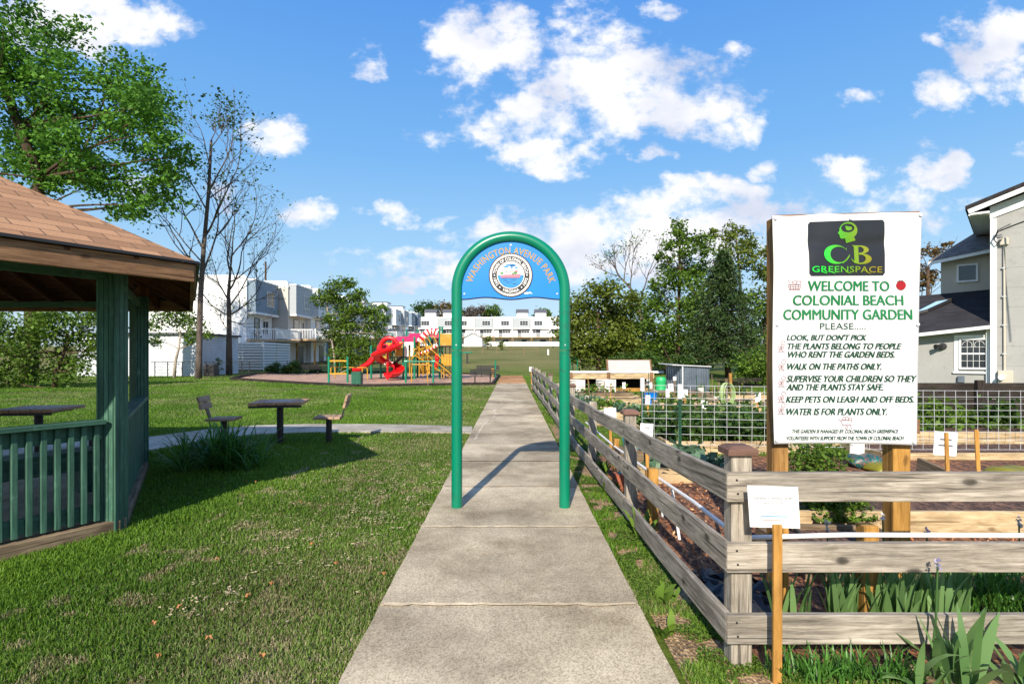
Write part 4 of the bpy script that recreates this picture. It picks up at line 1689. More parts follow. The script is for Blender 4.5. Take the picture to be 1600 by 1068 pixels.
for s, x0, x1, y0, y1 in (("PLEASE.....", 1276, 1346, 504.8, 515), ("LOOK, BUT DON'T PICK", 1225, 1348, 522.8, 533), ("THE PLANTS BELONG TO PEOPLE", 1226, 1401.5, 536, 545.3),
                          ("WHO RENT THE GARDEN BEDS.", 1226, 1391.5, 548.8, 558.3), ("WALK ON THE PATHS ONLY.", 1224.5, 1372.5, 567.2, 577),
                          ("SUPERVISE YOUR CHILDREN SO THEY", 1223.5, 1426, 586, 596), ("AND THE PLANTS STAY SAFE.", 1223.5, 1375.5, 599, 608.8),
                          ("KEEP PETS ON LEASH AND OFF BEDS.", 1223, 1421.5, 617.8, 627.8), ("WATER IS FOR PLANTS ONLY.", 1224, 1380, 636.6, 646.8),
                          ("THIS GARDEN IS MANAGED BY COLONIAL BEACH GREENSPACE", 1233, 1397.5, 669.2, 674.6),
                          ("VOLUNTEERS WITH SUPPORT FROM THE TOWN OF COLONIAL BEACH", 1224.5, 1406, 679.6, 685.4)):
    mb = MB()
    ptext(mb, s, x0, x1, y0, y1, bput(O), shear=.0 if s[0:3] == "PLE" else .3, fat=0 if s[0:3] == "PLE" else (.55 if y1 - y0 > 8 else .16))
    mb.build('text_line', M['banner_dark'], ban)
# dark logo panel
lo = MB()
rr = 3.0
cn = [(1259.2, 348.2), (1376.6, 345.2), (1378.2, 431.0), (1258.2, 432.6)]


def logo_pt(u, v):
    x = (cn[0][0] * (1 - u) + cn[1][0] * u) * (1 - v) + (cn[3][0] * (1 - u) + cn[2][0] * u) * v
    y = (cn[0][1] * (1 - u) + cn[1][1] * u) * (1 - v) + (cn[3][1] * (1 - u) + cn[2][1] * u) * v
    return x, y


nn, m_ = 30, 22
vs = []
for j in range(m_ + 1):
    for i in range(nn + 1):
        u, v = i / nn, j / m_
        du, dv = min(u, 1 - u) * 118, min(v, 1 - v) * 86
        if du < rr and dv < rr:      # round the corners
            k = rr - math.sqrt(max(rr * rr - (rr - dv) ** 2, 0))
            u = (k / 118) if u < .5 else 1 - k / 118
        x, y = logo_pt(u, v)
        vs.append(bput(.0032)(x, y))
lo.add(vs, [(j * (nn + 1) + i, (j + 1) * (nn + 1) + i, (j + 1) * (nn + 1) + i + 1, j * (nn + 1) + i + 1) for j in range(m_) for i in range(nn)])
m, nt, b = newmat('logo_black')
b.inputs['Base Color'].default_value = (.018, .019, .022, 1)
b.inputs['Roughness'].default_value = .28
M['logo_black'] = m
m, nt, b = newmat('logo_green')
sp = nt.nodes.new('ShaderNodeSeparateXYZ'); nt.links.new(geo_pos(nt), sp.inputs[0])
mr_ = nt.nodes.new('ShaderNodeMapRange')
mr_.inputs['From Min'].default_value = P(1275, 400, BD).x; mr_.inputs['From Max'].default_value = P(1360, 400, BD).x
nt.links.new(sp.outputs[0], mr_.inputs['Value'])
rp = ramp(nt, [(0, srgb(20, 205, 60)), (.45, srgb(80, 150, 24)), (1, srgb(138, 124, 14))])
nt.links.new(mr_.outputs[0], rp.inputs[0]); nt.links.new(rp.outputs[0], b.inputs['Base Color'])
b.inputs['Roughness'].default_value = .4
M['logo_green'] = m
lo.build('logo_panel', M['logo_black'], ban, smooth=True)
lg = MB()


def L10(x, y):
    return (1240 + x / 10, 340 + y / 10)


def lpoly(pts):
    lg.add([bput(.0075)(*L10(x, y)) for x, y in pts][::-1], [tuple(range(len(pts)))])


def strip(A_, B_):
    k = len(A_)
    vs = [bput(.0075)(*L10(*p)) for p in A_] + [bput(.0075)(*L10(*p)) for p in B_]
    lg.add(vs, [(i, k + i, k + i + 1, i + 1) for i in range(k - 1)])


# head in profile with a ring-shaped skull, a leaf inside
outer, inner = [], []
for k in range(0, 29):
    t = math.radians(-160 + 280 * k / 28)      # clockwise from up
    outer.append((795 + 142 * math.sin(t), 220 - 128 * math.cos(t)))
    inner.append((790 + 100 * math.sin(t), 182 - 66 * math.cos(t)))
full_i = [(785 + 102 * math.sin(math.radians(a)), 185 - 68 * math.cos(math.radians(a))) for a in range(0, 361, 12)]
prof = [(795 + 140 * math.sin(math.radians(a)), 220 - 128 * math.cos(math.radians(a))) for a in range(0, 361, 12)]
strip(prof, full_i)
lpoly([(672, 200), (630, 268), (655, 283), (665, 330), (690, 350), (745, 345), (765, 415), (910, 375), (870, 290), (880, 262), (700, 240)])
lpoly([(745, 150), (800, 160), (850, 170), (852, 205), (800, 225), (760, 212)])
# C
oc = [(600 + 190 * math.sin(math.radians(a)), 593 - 150 * math.cos(math.radians(a))) for a in range(-232, 62, 10)]
ic = [(648 + 140 * math.sin(math.radians(a)), 593 - 122 * math.cos(math.radians(a))) for a in range(-232, 62, 10)]
oc += [(775, 480)]; ic += [(765, 535)]
strip(oc, ic)
strip([(700, 735), (760, 690), (800, 640), (815, 600)], [(690, 715), (745, 675), (785, 625), (810, 590)])
strip([(815, 600), (830, 650), (870, 690), (950, 735)], [(820, 620), (840, 680), (880, 725), (950, 742)])
# B
lpoly([(850, 448), (955, 450), (955, 735), (885, 725), (885, 470)])
ob = [(955, 450)] + [(990 + 130 * math.sin(math.radians(a)), 515 - 65 * math.cos(math.radians(a))) for a in range(0, 181, 15)] + [(955, 582)]
ib = [(955, 470)] + [(975 + 65 * math.sin(math.radians(a)), 518 - 48 * math.cos(math.radians(a))) for a in range(0, 181, 15)] + [(955, 568)]
strip(ib, ob)
ob = [(955, 578)] + [(1000 + 160 * math.sin(math.radians(a)), 660 - 82 * math.cos(math.radians(a))) for a in range(0, 181, 15)] + [(955, 742)]
ib = [(955, 596)] + [(980 + 85 * math.sin(math.radians(a)), 658 - 62 * math.cos(math.radians(a))) for a in range(0, 181, 15)] + [(955, 722)]
strip(ib, ob)
ptext(lg, "GREENSPACE", 1262, 1373, 417.5, 427, bput(.0075), bold=.01, spacing=1.06)
for k, x in enumerate((1276, 1289, 1313, 1346)):
    lg.add([bput(.0078)(x, 426.2), bput(.0078)(x + 9, 429.2), bput(.0078)(x + 9.5, 428.4), bput(.0078)(x + 2, 425)], [(0, 1, 2, 3)])
lg.build('logo', M['logo_green'], ban)
# small line drawings
mk = MB()


def line(pts, w=.55, mbx=None):
    mbx = mbx or mk
    for (x0, y0), (x1, y1) in zip(pts[:-1], pts[1:]):
        dx, dy = x1 - x0, y1 - y0
        l_ = math.hypot(dx, dy) or 1
        ox, oy = -dy / l_ * w / 2, dx / l_ * w / 2
        mbx.add([bput(O)(x0 + ox, y0 + oy), bput(O)(x1 + ox, y1 + oy), bput(O)(x1 - ox, y1 - oy), bput(O)(x0 - ox, y0 - oy)], [(0, 1, 2, 3)])


def circ(cx_, cy_, r, n=9):
    return [(cx_ + r * math.cos(2 * math.pi * k / n), cy_ + r * math.sin(2 * math.pi * k / n)) for k in range(n + 1)]


for y in (540, 569, 594, 618, 636):
    line([(1211, y + 9), (1222, y + 9)]); line([(1213, y + 9), (1213.5, y + 6), (1217, y + 6.5), (1220, y + 9)])
    line(circ(1219.5, y - 4, 3.3)); line([(1217.5, y - 1), (1216, y + 2), (1216.5, y + 6)]); line(circ(1213.5, y + 2.5, 2.2)); line(circ(1218.6, y + 3, 1.8))
line([(1227, 446), (1229, 454), (1244, 454), (1246, 446), (1227, 446)]); line(circ(1231, 443, 3)); line(circ(1237, 442, 3)); line(circ(1242, 443, 3)); line([(1228, 441), (1227, 438)]); line([(1245, 442), (1247, 438)])
for k in range(4): line([(1230 + 4 * k, 446), (1231 + 3.6 * k, 454)]); 
line([(1227.6, 449), (1245.4, 449)]); line([(1228.2, 452), (1244.8, 452)])
line([(1302, 653), (1307, 655), (1310, 662), (1322, 662), (1325, 655), (1307, 655)]); line(circ(1312, 652, 2.6)); line(circ(1317, 652, 2.8)); line(circ(1322, 653, 2.2)); line(circ(1316, 666, 2.4)); line([(1310, 662), (1307, 668)]); line([(1322, 662), (1324, 668)])
mk.build('drawing', M['banner_maroon'], ban)
tm = MB()
tm.add([bput(O)(x, y) for x, y in circ(1402.8, 446.5, 7.4, 18)[:-1]][::-1], [tuple(range(18))])
tm.build('tomato', M['banner_red'], ban)
tm = MB()
for a in (-70, -35, 0, 35, 70):
    t = math.radians(a)
    tm.add([bput(O + .001)(1402.4, 439.2), bput(O + .001)(1402.4 + 5.2 * math.sin(t) + 1, 441.5 - 3 * math.cos(t) + 1), bput(O + .001)(1402.4 + 5 * math.sin(t) - 1, 441 - 3 * math.cos(t))], [(0, 1, 2)])
tm.build('tomato_stalk', M['banner_dark'], ban)
for px, py in ((1207, 343), (1431, 338), (1210, 507), (1426.5, 507), (1209, 686), (1422, 689), (1323.5, 343.5)):
    c = bput(.004)(px, py)
    mb = MB()
    mb.tube([(c[0], c[1] + .004, c[2]), (c[0], c[1] - .006, c[2])], .011, 12)
    mb.build('grommet', M['galv'], ban)

# ================================================================ TREES AND PLANTS
def leaf_quads(C, s, rnd, up=0.35, flat=0.65):
    """one pointed leaf per centre, random facing with a bias to the sky"""
    n = len(C)
    nrm = RNG.normal(size=(n, 3))
    nrm[:, 2] = np.abs(nrm[:, 2]) + up
    nrm /= np.linalg.norm(nrm, axis=1)[:, None]
    t = RNG.normal(size=(n, 3))
    t -= nrm * (t * nrm).sum(1)[:, None]
    t /= np.linalg.norm(t, axis=1)[:, None]
    b = np.cross(nrm, t)
    s = s[:, None]
    V = np.empty((n, 4, 3))
    V[:, 0] = C - t * s * .5
    V[:, 1] = C + b * s * flat * .5 + nrm * s * .1
    V[:, 2] = C + t * s * .5
    V[:, 3] = C - b * s * flat * .5 + nrm * s * .1
    Q = (np.arange(n) * 4)[:, None] + np.array([[0, 1, 2, 3]])
    return V.reshape(-1, 3), Q, np.repeat(rnd, 4)


def crown(parent, mat, blobs, leaf, dens=1.0, sub=16, name='crown', depth=1.0, spread=.30):
    """blobs: (centre Vector, radius); leaves sit in many small clumps, with gaps between"""
    Cs, Rn, Sz = [], [], []
    for c, r in blobs:
        k = max(5, int(sub * random.uniform(.8, 1.2)))
        u = RNG.normal(size=(k, 3))
        u /= np.linalg.norm(u, axis=1)[:, None]
        rad = r * (RNG.random(k) ** .45)
        ce = np.array(c)[None, :] + u * rad[:, None] * np.array([1, depth, .9])
        per = max(6, int(dens * 26.0 * (r / leaf) ** 2 / k))
        for q in ce:
            m = int(per * random.uniform(.5, 1.5)) + 2
            p = q + RNG.normal(size=(m, 3)) * r * spread * np.array([1, 1, .6])
            Cs.append(p)
            Rn.append(np.clip(random.gauss(.48, .16) + RNG.normal(0, .13, m), 0, 1))
            Sz.append(leaf * RNG.uniform(.6, 1.25, m))
    V, Q, R = leaf_quads(np.concatenate(Cs), np.concatenate(Sz), np.concatenate(Rn))
    return mesh_np(name, V, Q, mat, parent, R)


def curve(p, q, bow, n=7):
    p, q = Vector(p), Vector(q)
    side = Vector((random.gauss(0, 1), random.gauss(0, 1), random.gauss(0, .5)))
    side = side * bow * (q - p).length * .3
    out = []
    for k in range(n + 1):
        t = k / n
        out.append(p + (q - p) * t + side * math.sin(math.pi * t) + Vector((0, 0, 1)) * (-.12 * (q - p).length * bow * math.sin(math.pi * t)))
    return out


def limb(mb, pts, r0, r1, n=6):
    k = len(pts) - 1
    mb.tube(pts, [r0 + (r1 - r0) * i / k for i in range(k + 1)], n)


def blob_tree(name, label, base, trunk_pts, blobs, mat, leaf, r0, bark='bark', dens=1.0, sub=16, group=None, depth=1.0, limbs=True, cat='tree', spread=.30, twigs=3):
    t = thing(name, label, cat, base, 0, group)
    mb = MB()
    tp = [Vector(p) for p in trunk_pts]
    limb(mb, tp, r0, r0 * .45, 10)
    if limbs:
        for c, r in blobs:
            low = [p for p in tp if p.z < c[2] + r * .3] or [tp[0]]
            s = min(low, key=lambda p: (p - Vector(c)).length + .4 * abs(p.z - tp[-1].z))
            pts = curve(s, c, .18)
            ln = (Vector(c) - s).length
            limb(mb, pts, min(r0 * .4, .015 + ln * .013), .010 + r * .006, 5)
            for i in range(twigs):
                e = Vector(c) + Vector((random.gauss(0, 1), random.gauss(0, 1), random.gauss(.3, .8))) * r * .7
                limb(mb, curve(pts[-2 - i % 3], e, .4, 4), .014 + r * .008, .006, 4)
    mb.build('trunk', M[bark], t, smooth=True)
    crown(t, M[mat], blobs, leaf, dens, sub, depth=depth, spread=spread)
    return t


def PB(lst, d, jit=1.0):
    """photo pixel circles to blobs at distance d (with some spread in depth)"""
    out = []
    for px, py, r in lst:
        R = S(r, d)
        out.append((P(px, py, d) + Vector((0, random.uniform(-1, 1) * R * jit, 0)), R))
    return out


# big maple beyond the gazebo
dm = 30.0
bl = [(10, 40, 60), (50, 20, 45), (-30, 90, 70), (60, 95, 44), (20, 150, 62), (75, 150, 40), (115, 150, 42), (-40, 180, 70), (100, 95, 24),
      (165, 95, 34), (190, 115, 42), (140, 165, 38), (220, 150, 40), (165, 140, 36), (250, 190, 40), (190, 195, 46), (262, 225, 32), (285, 240, 20), (225, 240, 42),
      (160, 245, 46), (60, 215, 44), (20, 235, 40), (105, 215, 40), (110, 265, 34), (200, 290, 42), (240, 300, 34), (235, 330, 24), (180, 320, 34), (255, 275, 26), (150, 290, 30),
      (-60, 260, 60), (-80, 20, 70), (135, 110, 22)]
maple = blob_tree('maple_tree', 'large spreading maple in fresh green leaf rising behind the brown gazebo roof', P(48, 600, dm) * 1, [Vector((P(48, 600, dm).x, dm, 0)), P(50, 470, dm), P(56, 330, dm), P(62, 280, dm), P(30, 200, dm), P(0, 120, dm), P(10, 60, dm)],
                  PB(bl + [(30, 200, 30), (55, 262, 26), (72, 292, 22), (8, 120, 40), (40, 240, 30), (100, 285, 20)], dm, 1.3), 'leaf_maple', .25, .36, 'bark', 1.0, 22, spread=.25, depth=1.2, twigs=1)
maple.location.z = 0
mb = MB()
for a, b_, r in (((62, 285), (130, 240), .14), ((130, 240), (215, 185), .07), ((62, 290), (150, 272), .07), ((30, 205), (80, 150), .07), ((150, 272), (230, 245), .04), ((130, 240), (175, 130), .05)):
    limb(mb, curve(P(*a, dm), P(*b_, dm), .08), r, r * .5, 8)
mb.build('limb', M['bark'], maple, smooth=True)


def rec_branch(mb, p, d, L, r, lev, tips, spread=.55, upb=.12, n=6, minr=.007, kmin=2, kmax=3):
    segs = 5
    pts = [p]
    dd = d.copy()
    for i in range(segs):
        dd = (dd + Vector((random.gauss(0, .10), random.gauss(0, .10), random.gauss(upb * .4, .08)))).normalized()
        pts.append(pts[-1] + dd * (L / segs))
    limb(mb, pts, r, max(r * .62, minr), n)
    if lev == 0:
        tips.append(pts[-1])
        return
    for q in range(random.randint(kmin, kmax)):
        s = pts[random.randint(2, segs)]
        ax = Vector((random.gauss(0, 1), random.gauss(0, 1), random.gauss(0, 1)))
        ax = (ax - dd * ax.dot(dd)).normalized()
        nd = (dd * math.cos(spread) + ax * math.sin(random.uniform(.5, 1.1) * spread * 1.3) + Vector((0, 0, upb))).normalized()
        rec_branch(mb, s, nd, L * random.uniform(.6, .85), max(r * .55, minr), lev - 1, tips, spread, upb, max(3, n - 1), minr, kmin, kmax)
    rec_branch(mb, pts[-1], (dd + Vector((0, 0, upb))).normalized(), L * .75, max(r * .62, minr), lev - 1, tips, spread, upb, max(3, n - 1), minr, kmin, kmax)


def bare_tree(name, label, base, trunk, r0, starts, lev, leafmat_, leaf, seed, bark='bark_grey', tuft=.5, upb=.12, spread=.55, tuft_n=8, kk=(2, 3)):
    random.seed(seed)
    t = thing(name, label, 'tree', base)
    mb = MB()
    limb(mb, trunk, r0, r0 * .35, 10)
    tips = []
    for (p, q, r) in starts:
        d = (q - p)
        rec_branch(mb, p, d.normalized(), d.length, r, lev, tips, spread, upb, kmin=kk[0], kmax=kk[1])
    mb.build('trunk', M[bark], t, smooth=True)
    tips = [x for x in tips if random.random() < tuft]
    Cs = np.concatenate([np.array(x)[None, :] + RNG.normal(size=(tuft_n, 3)) * leaf * 1.1 * np.array([1.3, 1.3, .45]) for x in tips])
    n = len(Cs)
    V, Q, R = leaf_quads(Cs, leaf * RNG.uniform(.6, 1.2, n), RNG.random(n))
    mesh_np('crown', V, Q, M[leafmat_], t, R)
    return t


d1 = 36.0
tr = [Vector((P(310, 600, d1).x, d1, -.1)), P(311, 560, d1), P(313, 470, d1), P(318, 390, d1), P(326, 300, d1), P(330, 220, d1)]
stt = [(P(314, 450, d1), P(300, 385, d1), .10), (P(314, 440, d1), P(340, 380, d1), .11), (P(318, 390, d1), P(292, 320, d1), .09), (P(320, 370, d1), P(352, 310, d1), .10), (P(324, 330, d1), P(300, 270, d1), .08),
       (P(326, 300, d1), P(352, 250, d1), .08), (P(328, 260, d1), P(318, 215, d1), .06), (P(330, 230, d1), P(345, 205, d1), .05), (P(316, 410, d1), P(275, 370, d1), .07), (P(330, 220, d1), P(331, 200, d1), .05), (P(326, 310, d1), P(362, 290, d1), .06)]
bare_tree('bare_tree', 'tall slender nearly bare tree with a few dark leaf tufts and ivied trunk', (tr[0].x, d1, 0), tr, .22, [(a, a + (b - a) * 1.15, r * .7) for a, b, r in stt], 3, 'leaf_dark', .24, 5, 'bark_grey', .55, .07, .66, 7, kk=(1, 3))
d2 = 43.0
tr = [Vector((P(358, 586, d2).x, d2, -.1)), P(358, 540, d2), P(358, 490, d2), P(357, 460, d2), P(360, 420, d2)]
stt = [(P(358, 492, d2), P(325, 485, d2), .08), (P(358, 492, d2), P(395, 478, d2), .10), (P(358, 470, d2), P(335, 440, d2), .08), (P(357, 455, d2), P(380, 410, d2), .10), (P(360, 425, d2), P(345, 380, d2), .09), (P(360, 420, d2), P(372, 370, d2), .09),
       (P(358, 480, d2), P(400, 440, d2), .08), (P(358, 500, d2), P(385, 510, d2), .06), (P(360, 440, d2), P(410, 415, d2), .07), (P(362, 400, d2), P(395, 350, d2), .07), (P(358, 520, d2), P(345, 500, d2), .05)]
bare_tree('budding_tree', 'spreading tree with bare twigs and brownish buds in front of the white townhouse wall', (tr[0].x, d2, 0), tr, .25, [(a, b, r * .75) for a, b, r in stt], 3, 'leaf_olive', .17, 8, 'bark_grey', .5, .12, .66, 5, kk=(1, 3))
random.seed(21)
d3 = 37.5
tr = [Vector((P(272, 596, d3).x, d3, -.1)), P(274, 565, d3), P(279, 545, d3), P(282, 520, d3)]
blob_tree('small_tree', 'small low tree with pale crooked trunk and light green leaves before the white block wall', (tr[0].x, d3, 0), tr, PB([(255, 505, 20), (280, 500, 22), (302, 510, 16), (245, 530, 12), (300, 530, 12), (270, 485, 14), (320, 525, 10)], d3, .8), 'leaf_mid', .2, .11, 'bark_pale', 1.0, 12, twigs=1, spread=.36)
d4 = 26.0
bl = [(10, 520, 34), (50, 505, 36), (95, 500, 32), (135, 505, 30), (20, 555, 34), (70, 545, 36), (115, 545, 34), (150, 540, 22), (40, 580, 26), (90, 580, 26), (130, 575, 22), (-30, 540, 50), (165, 500, 16), (5, 590, 20)]
blob_tree('leafy_shrub', 'wide overgrown dark green shrub seen under the gazebo roof', (P(80, 605, d4).x, d4, 0), [Vector((P(85, 600, d4).x, d4, -.05)), P(88, 580, d4), P(100, 550, d4), P(110, 525, d4)], PB(bl, d4, 1.0), 'leaf_mid', .17, .12, 'bark', 1.0, 14, cat='shrub')

# birch-like tree in front of the left row of townhouses
d5 = 44.0
tr = [Vector((P(524, 587, d5).x, d5, -.05)), P(522, 555, d5), P(517, 520, d5), P(512, 490, d5), P(510, 470, d5)]
bl = [(530, 450, 17), (510, 462, 14), (548, 442, 9), (497, 470, 10), (556, 462, 14), (530, 475, 18), (565, 482, 16), (585, 492, 14), (602, 500, 10), (600, 480, 6), (545, 500, 20), (575, 515, 16), (595, 520, 10), (525, 522, 18), (550, 530, 20), (575, 540, 16), (530, 550, 18), (555, 560, 18), (575, 562, 12), (535, 572, 14), (520, 500, 12), (543, 578, 12)]
blob_tree('birch_tree', 'pale trunked young tree in front of the townhouse row, left of the red slide', (tr[0].x, d5, 0), tr, PB(bl, d5, .9), 'leaf_mid', .22, .09, 'bark_pale', 1.7, 16, twigs=1, spread=.36)

# right hand wood
dw = 40.0
tr = [Vector((P(935, 590, dw).x, dw, 0)), P(935, 540, dw), P(935, 490, dw)]
bl = [(925, 455, 16), (905, 475, 20), (945, 462, 22), (890, 500, 20), (920, 495, 28), (955, 490, 26), (885, 525, 20), (910, 530, 28), (945, 528, 28), (975, 505, 24), (975, 540, 24), (925, 553, 20), (900, 552, 14), (955, 556, 18), (985, 470, 18)]
blob_tree('round_tree', 'broad rounded dense green tree just right of the blue arch board', (tr[0].x, dw, 0), tr, PB(bl, dw, 1.0), 'leaf_olive', .28, .2, 'bark', 1.7, 22, spread=.36, twigs=1)
dw = 42.0
tr = [Vector((P(1060, 590, dw).x, dw, 0)), P(1060, 500, dw), P(1062, 420, dw), P(1062, 360, dw)]
bl = [(1063, 348, 11), (1058, 362, 12), (1072, 372, 14), (1050, 385, 14), (1070, 395, 16), (1092, 376, 14), (1100, 390, 16), (1045, 410, 12), (1030, 400, 8), (1075, 420, 22), (1100, 420, 20), (1050, 440, 22), (1080, 455, 26), (1025, 450, 14), (1040, 475, 24), (1070, 490, 26), (1010, 480, 16), (1020, 510, 24), (1050, 520, 26), (1085, 520, 24), (1010, 545, 22), (1045, 555, 22), (1080, 555, 22)]
blob_tree('tall_leafy_tree', 'tall irregular leafy tree with a narrow tip against the clouds, centre of the wood', (tr[0].x, dw, 0), tr, PB(bl, dw, 1.0), 'leaf_mid', .28, .16, 'bark', 1.3, 18, spread=.34, twigs=1)
dw = 45.0
tr = [Vector((P(1165, 590, dw).x, dw, 0)), P(1160, 500, dw), P(1155, 420, dw), P(1150, 370, dw)]
bl = [(1148, 358, 14), (1135, 372, 12), (1165, 372, 14), (1180, 385, 16), (1150, 390, 18), (1125, 398, 16), (1195, 395, 12), (1170, 410, 20), (1130, 425, 20), (1195, 430, 18), (1185, 460, 20), (1115, 365, 8), (1210, 420, 20), (1230, 440, 24)]
blob_tree('wispy_tree', 'tall wispy tree with airy top directly left of the garden banner', (tr[0].x, dw, 0), tr, PB(bl, dw, 1.0), 'leaf_olive', .27, .14, 'bark', 1.1, 16, spread=.33, twigs=1)
for nm, px, dw, bl, mt, lab in (('infill_tree', 985, 47.0, [(960, 500, 22), (985, 480, 18), (1000, 510, 24), (975, 530, 24), (1005, 545, 22), (1020, 470, 16), (990, 560, 18), (955, 545, 20), (1030, 540, 20)], 'leaf_mid', 'mid green tree filling the wood between the round tree and the tall one'),
                             ('infill_tree', 1105, 48.0, [(1100, 450, 22), (1085, 480, 22), (1110, 500, 24), (1090, 530, 24), (1120, 540, 22), (1095, 560, 18), (1060, 540, 20), (1065, 570, 14), (1040, 575, 12)], 'leaf_olive', 'olive tree filling the wood directly left of the dark evergreen'),
                             ('infill_tree', 1195, 44.0, [(1190, 480, 24), (1205, 510, 24), (1180, 530, 22), (1210, 545, 22), (1165, 560, 16), (1230, 490, 22), (1170, 470, 18), (1215, 570, 18)], 'leaf_mid', 'mid green tree filling the wood right of the dark evergreen')):
    blob_tree(nm, lab, (S(px - 800, dw), dw, 0), [Vector((S(px - 800, dw), dw, -.05)), P(px, 540, dw), P(px, 490, dw)], PB(bl, dw, .8), mt, .32, .16, 'bark', 1.5, 18, spread=.36, twigs=1)
# conifer: drooping boughs round a straight trunk
dc = 36.0
cx = P(1130, 590, dc).x
con = thing('conifer_tree', 'dark conical evergreen behind the corrugated metal shed', 'tree', (cx, dc, 0))
mb = MB(); limb(mb, [Vector((cx + .35, dc, -.1)), Vector((cx + .1, dc, 3)), Vector((cx, dc, 8.3))], .22, .04, 8)
Cs, Rn = [], []
for k in range(230):
    t = (k + random.random()) / 230
    z = 1.2 + 7.0 * t
    L = (1 - t) ** .75 * 2.9 * random.uniform(.65, 1.1) + .15
    az = k * 2.399 + random.uniform(-.3, .3)
    p0 = Vector((cx + .1 * (1 - t), dc, z))
    p1 = p0 + Vector((math.cos(az) * L, math.sin(az) * L, -.16 * L + .15))
    limb(mb, [p0, (p0 + p1) / 2 + Vector((0, 0, .06 * L)), p1], .03, .008, 4)
    m = int(26 + 60 * L / 2.6)
    s = RNG.random(m) ** .6
    q = np.array(p0)[None] + (np.array(p1) - np.array(p0))[None] * s[:, None]
    q += RNG.normal(size=(m, 3)) * np.array([.20, .20, .10]) * (.4 + L / 3) - np.array([0, 0, .08]) * s[:, None]
    Cs.append(q); Rn.append(np.clip(random.gauss(.45, .15) + RNG.normal(0, .14, m), 0, 1))
mb.build('trunk', M['bark'], con, smooth=True)
Cs, Rn = np.concatenate(Cs), np.concatenate(Rn)
V, Q, R = leaf_quads(Cs, RNG.uniform(.16, .32, len(Cs)), Rn, .2, .32)
mesh_np('crown', V, Q, M['leaf_conifer'], con, R)
# dead leaning limbed tree
dd_ = 44.0
random.seed(4)
tr = [Vector((P(1010, 590, dd_).x, dd_, 0)), P(1005, 520, dd_), P(998, 470, dd_), P(985, 450, dd_), P(968, 432, dd_)]
stt = [(P(968, 432, dd_), P(955, 415, dd_), .13), (P(985, 448, dd_), P(985, 415, dd_), .08), (P(1000, 470, dd_), P(1012, 430, dd_), .10), (P(975, 440, dd_), P(975, 410, dd_), .09), (P(965, 430, dd_), P(945, 425, dd_), .07), (P(1004, 490, dd_), P(1035, 462, dd_), .10), (P(996, 470, dd_), P(972, 468, dd_), .06)]
bare_tree('dead_tree', 'dead leaning tree with grey bare branches standing out above the wood', (tr[0].x, dd_, 0), tr, .18, [(a, b, r * .6) for a, b, r in stt], 3, 'leaf_mid', .18, 4, 'bark_grey', .5, .10, .66, 5, kk=(1, 3))
random.seed(31)
for nm, lab, px, d, lst, mt, lf in (
        ('broad_shrub', 'bright green bushy shrub close beside the left banner post', 1180, 27.0, [(1165, 565, 20), (1185, 560, 22), (1200, 575, 22), (1175, 585, 20), (1195, 595, 18), (1160, 590, 14), (1215, 560, 20)], 'leaf_mid', .15),
        ('under_shrub', 'low shrub at the foot of the wood behind the white corrugated panel', 1000, 34.0, [(960, 568, 12), (985, 562, 14), (1010, 560, 14), (1035, 565, 14), (1055, 560, 12), (1075, 565, 12)], 'leaf_dark', .17),
        ('field_shrub', 'dark shrub where the grassy rise meets the wood', 905, 44.0, [(895, 562, 9), (915, 565, 10), (935, 566, 10), (950, 570, 8)], 'leaf_dark', .2)):
    b = PB(lst, d, .8)
    blob_tree(nm, lab, (S(px - 800, d), d, 0), [Vector((S(px - 800, d), d, -.05)), Vector((S(px - 800, d), d, .6)), b[0][0]], b, mt, lf, .07, 'bark', 1.2, 12, cat='shrub', twigs=2)
dr_ = 38.0
tr = [Vector((P(1452, 590, dr_).x, dr_, 0)), P(1450, 500, dr_), P(1450, 420, dr_)]
blob_tree('rusty_tree', 'tree with mixed green and rusty leaves between the banner and the house', (tr[0].x, dr_, 0), tr, PB([(1445, 390, 16), (1440, 420, 18), (1462, 400, 14), (1455, 435, 18), (1475, 385, 10), (1440, 455, 18), (1468, 425, 14), (1425, 400, 18), (1420, 440, 20)], dr_), 'leaf_rust', .22, .2, 'bark', .9, 12)
# hedges and shrubs in front of the left townhouses
for i, (px, py, r, d, lab) in enumerate(((425, 574, 10, 46, 'small round dark shrub below the white deck, farthest left of three'), (455, 573, 14, 45, 'largest round clipped shrub below the white deck'), (492, 577, 9, 47, 'low shrub right of the black park bench at the lawn edge'))):
    b = PB([(px, py, r), (px - r * .5, py + 3, r * .7), (px + r * .5, py + 2, r * .7)], d, .6)
    blob_tree('round_shrub', lab, (S(px - 800, d), d, 0), [Vector((S(px - 800, d), d, -.05)), Vector((S(px - 800, d), d, .2)), b[0][0]], b, 'leaf_dark', .14, .06, 'bark', 1.5, 14, 'shrubs before the left townhouses', cat='shrub', twigs=1)
# weeds by the white slat screen
b = PB([(342, 570, 5), (341, 578, 6), (343, 562, 4)], 42, .4)
blob_tree('slim_shrub', 'slim upright shrub between the two bare tree trunks', (S(342 - 800, 42), 42, 0), [Vector((S(342 - 800, 42), 42, -.05)), b[0][0]], b, 'leaf_mid', .12, .04, 'bark', 1.2, 8, cat='shrub', twigs=1)
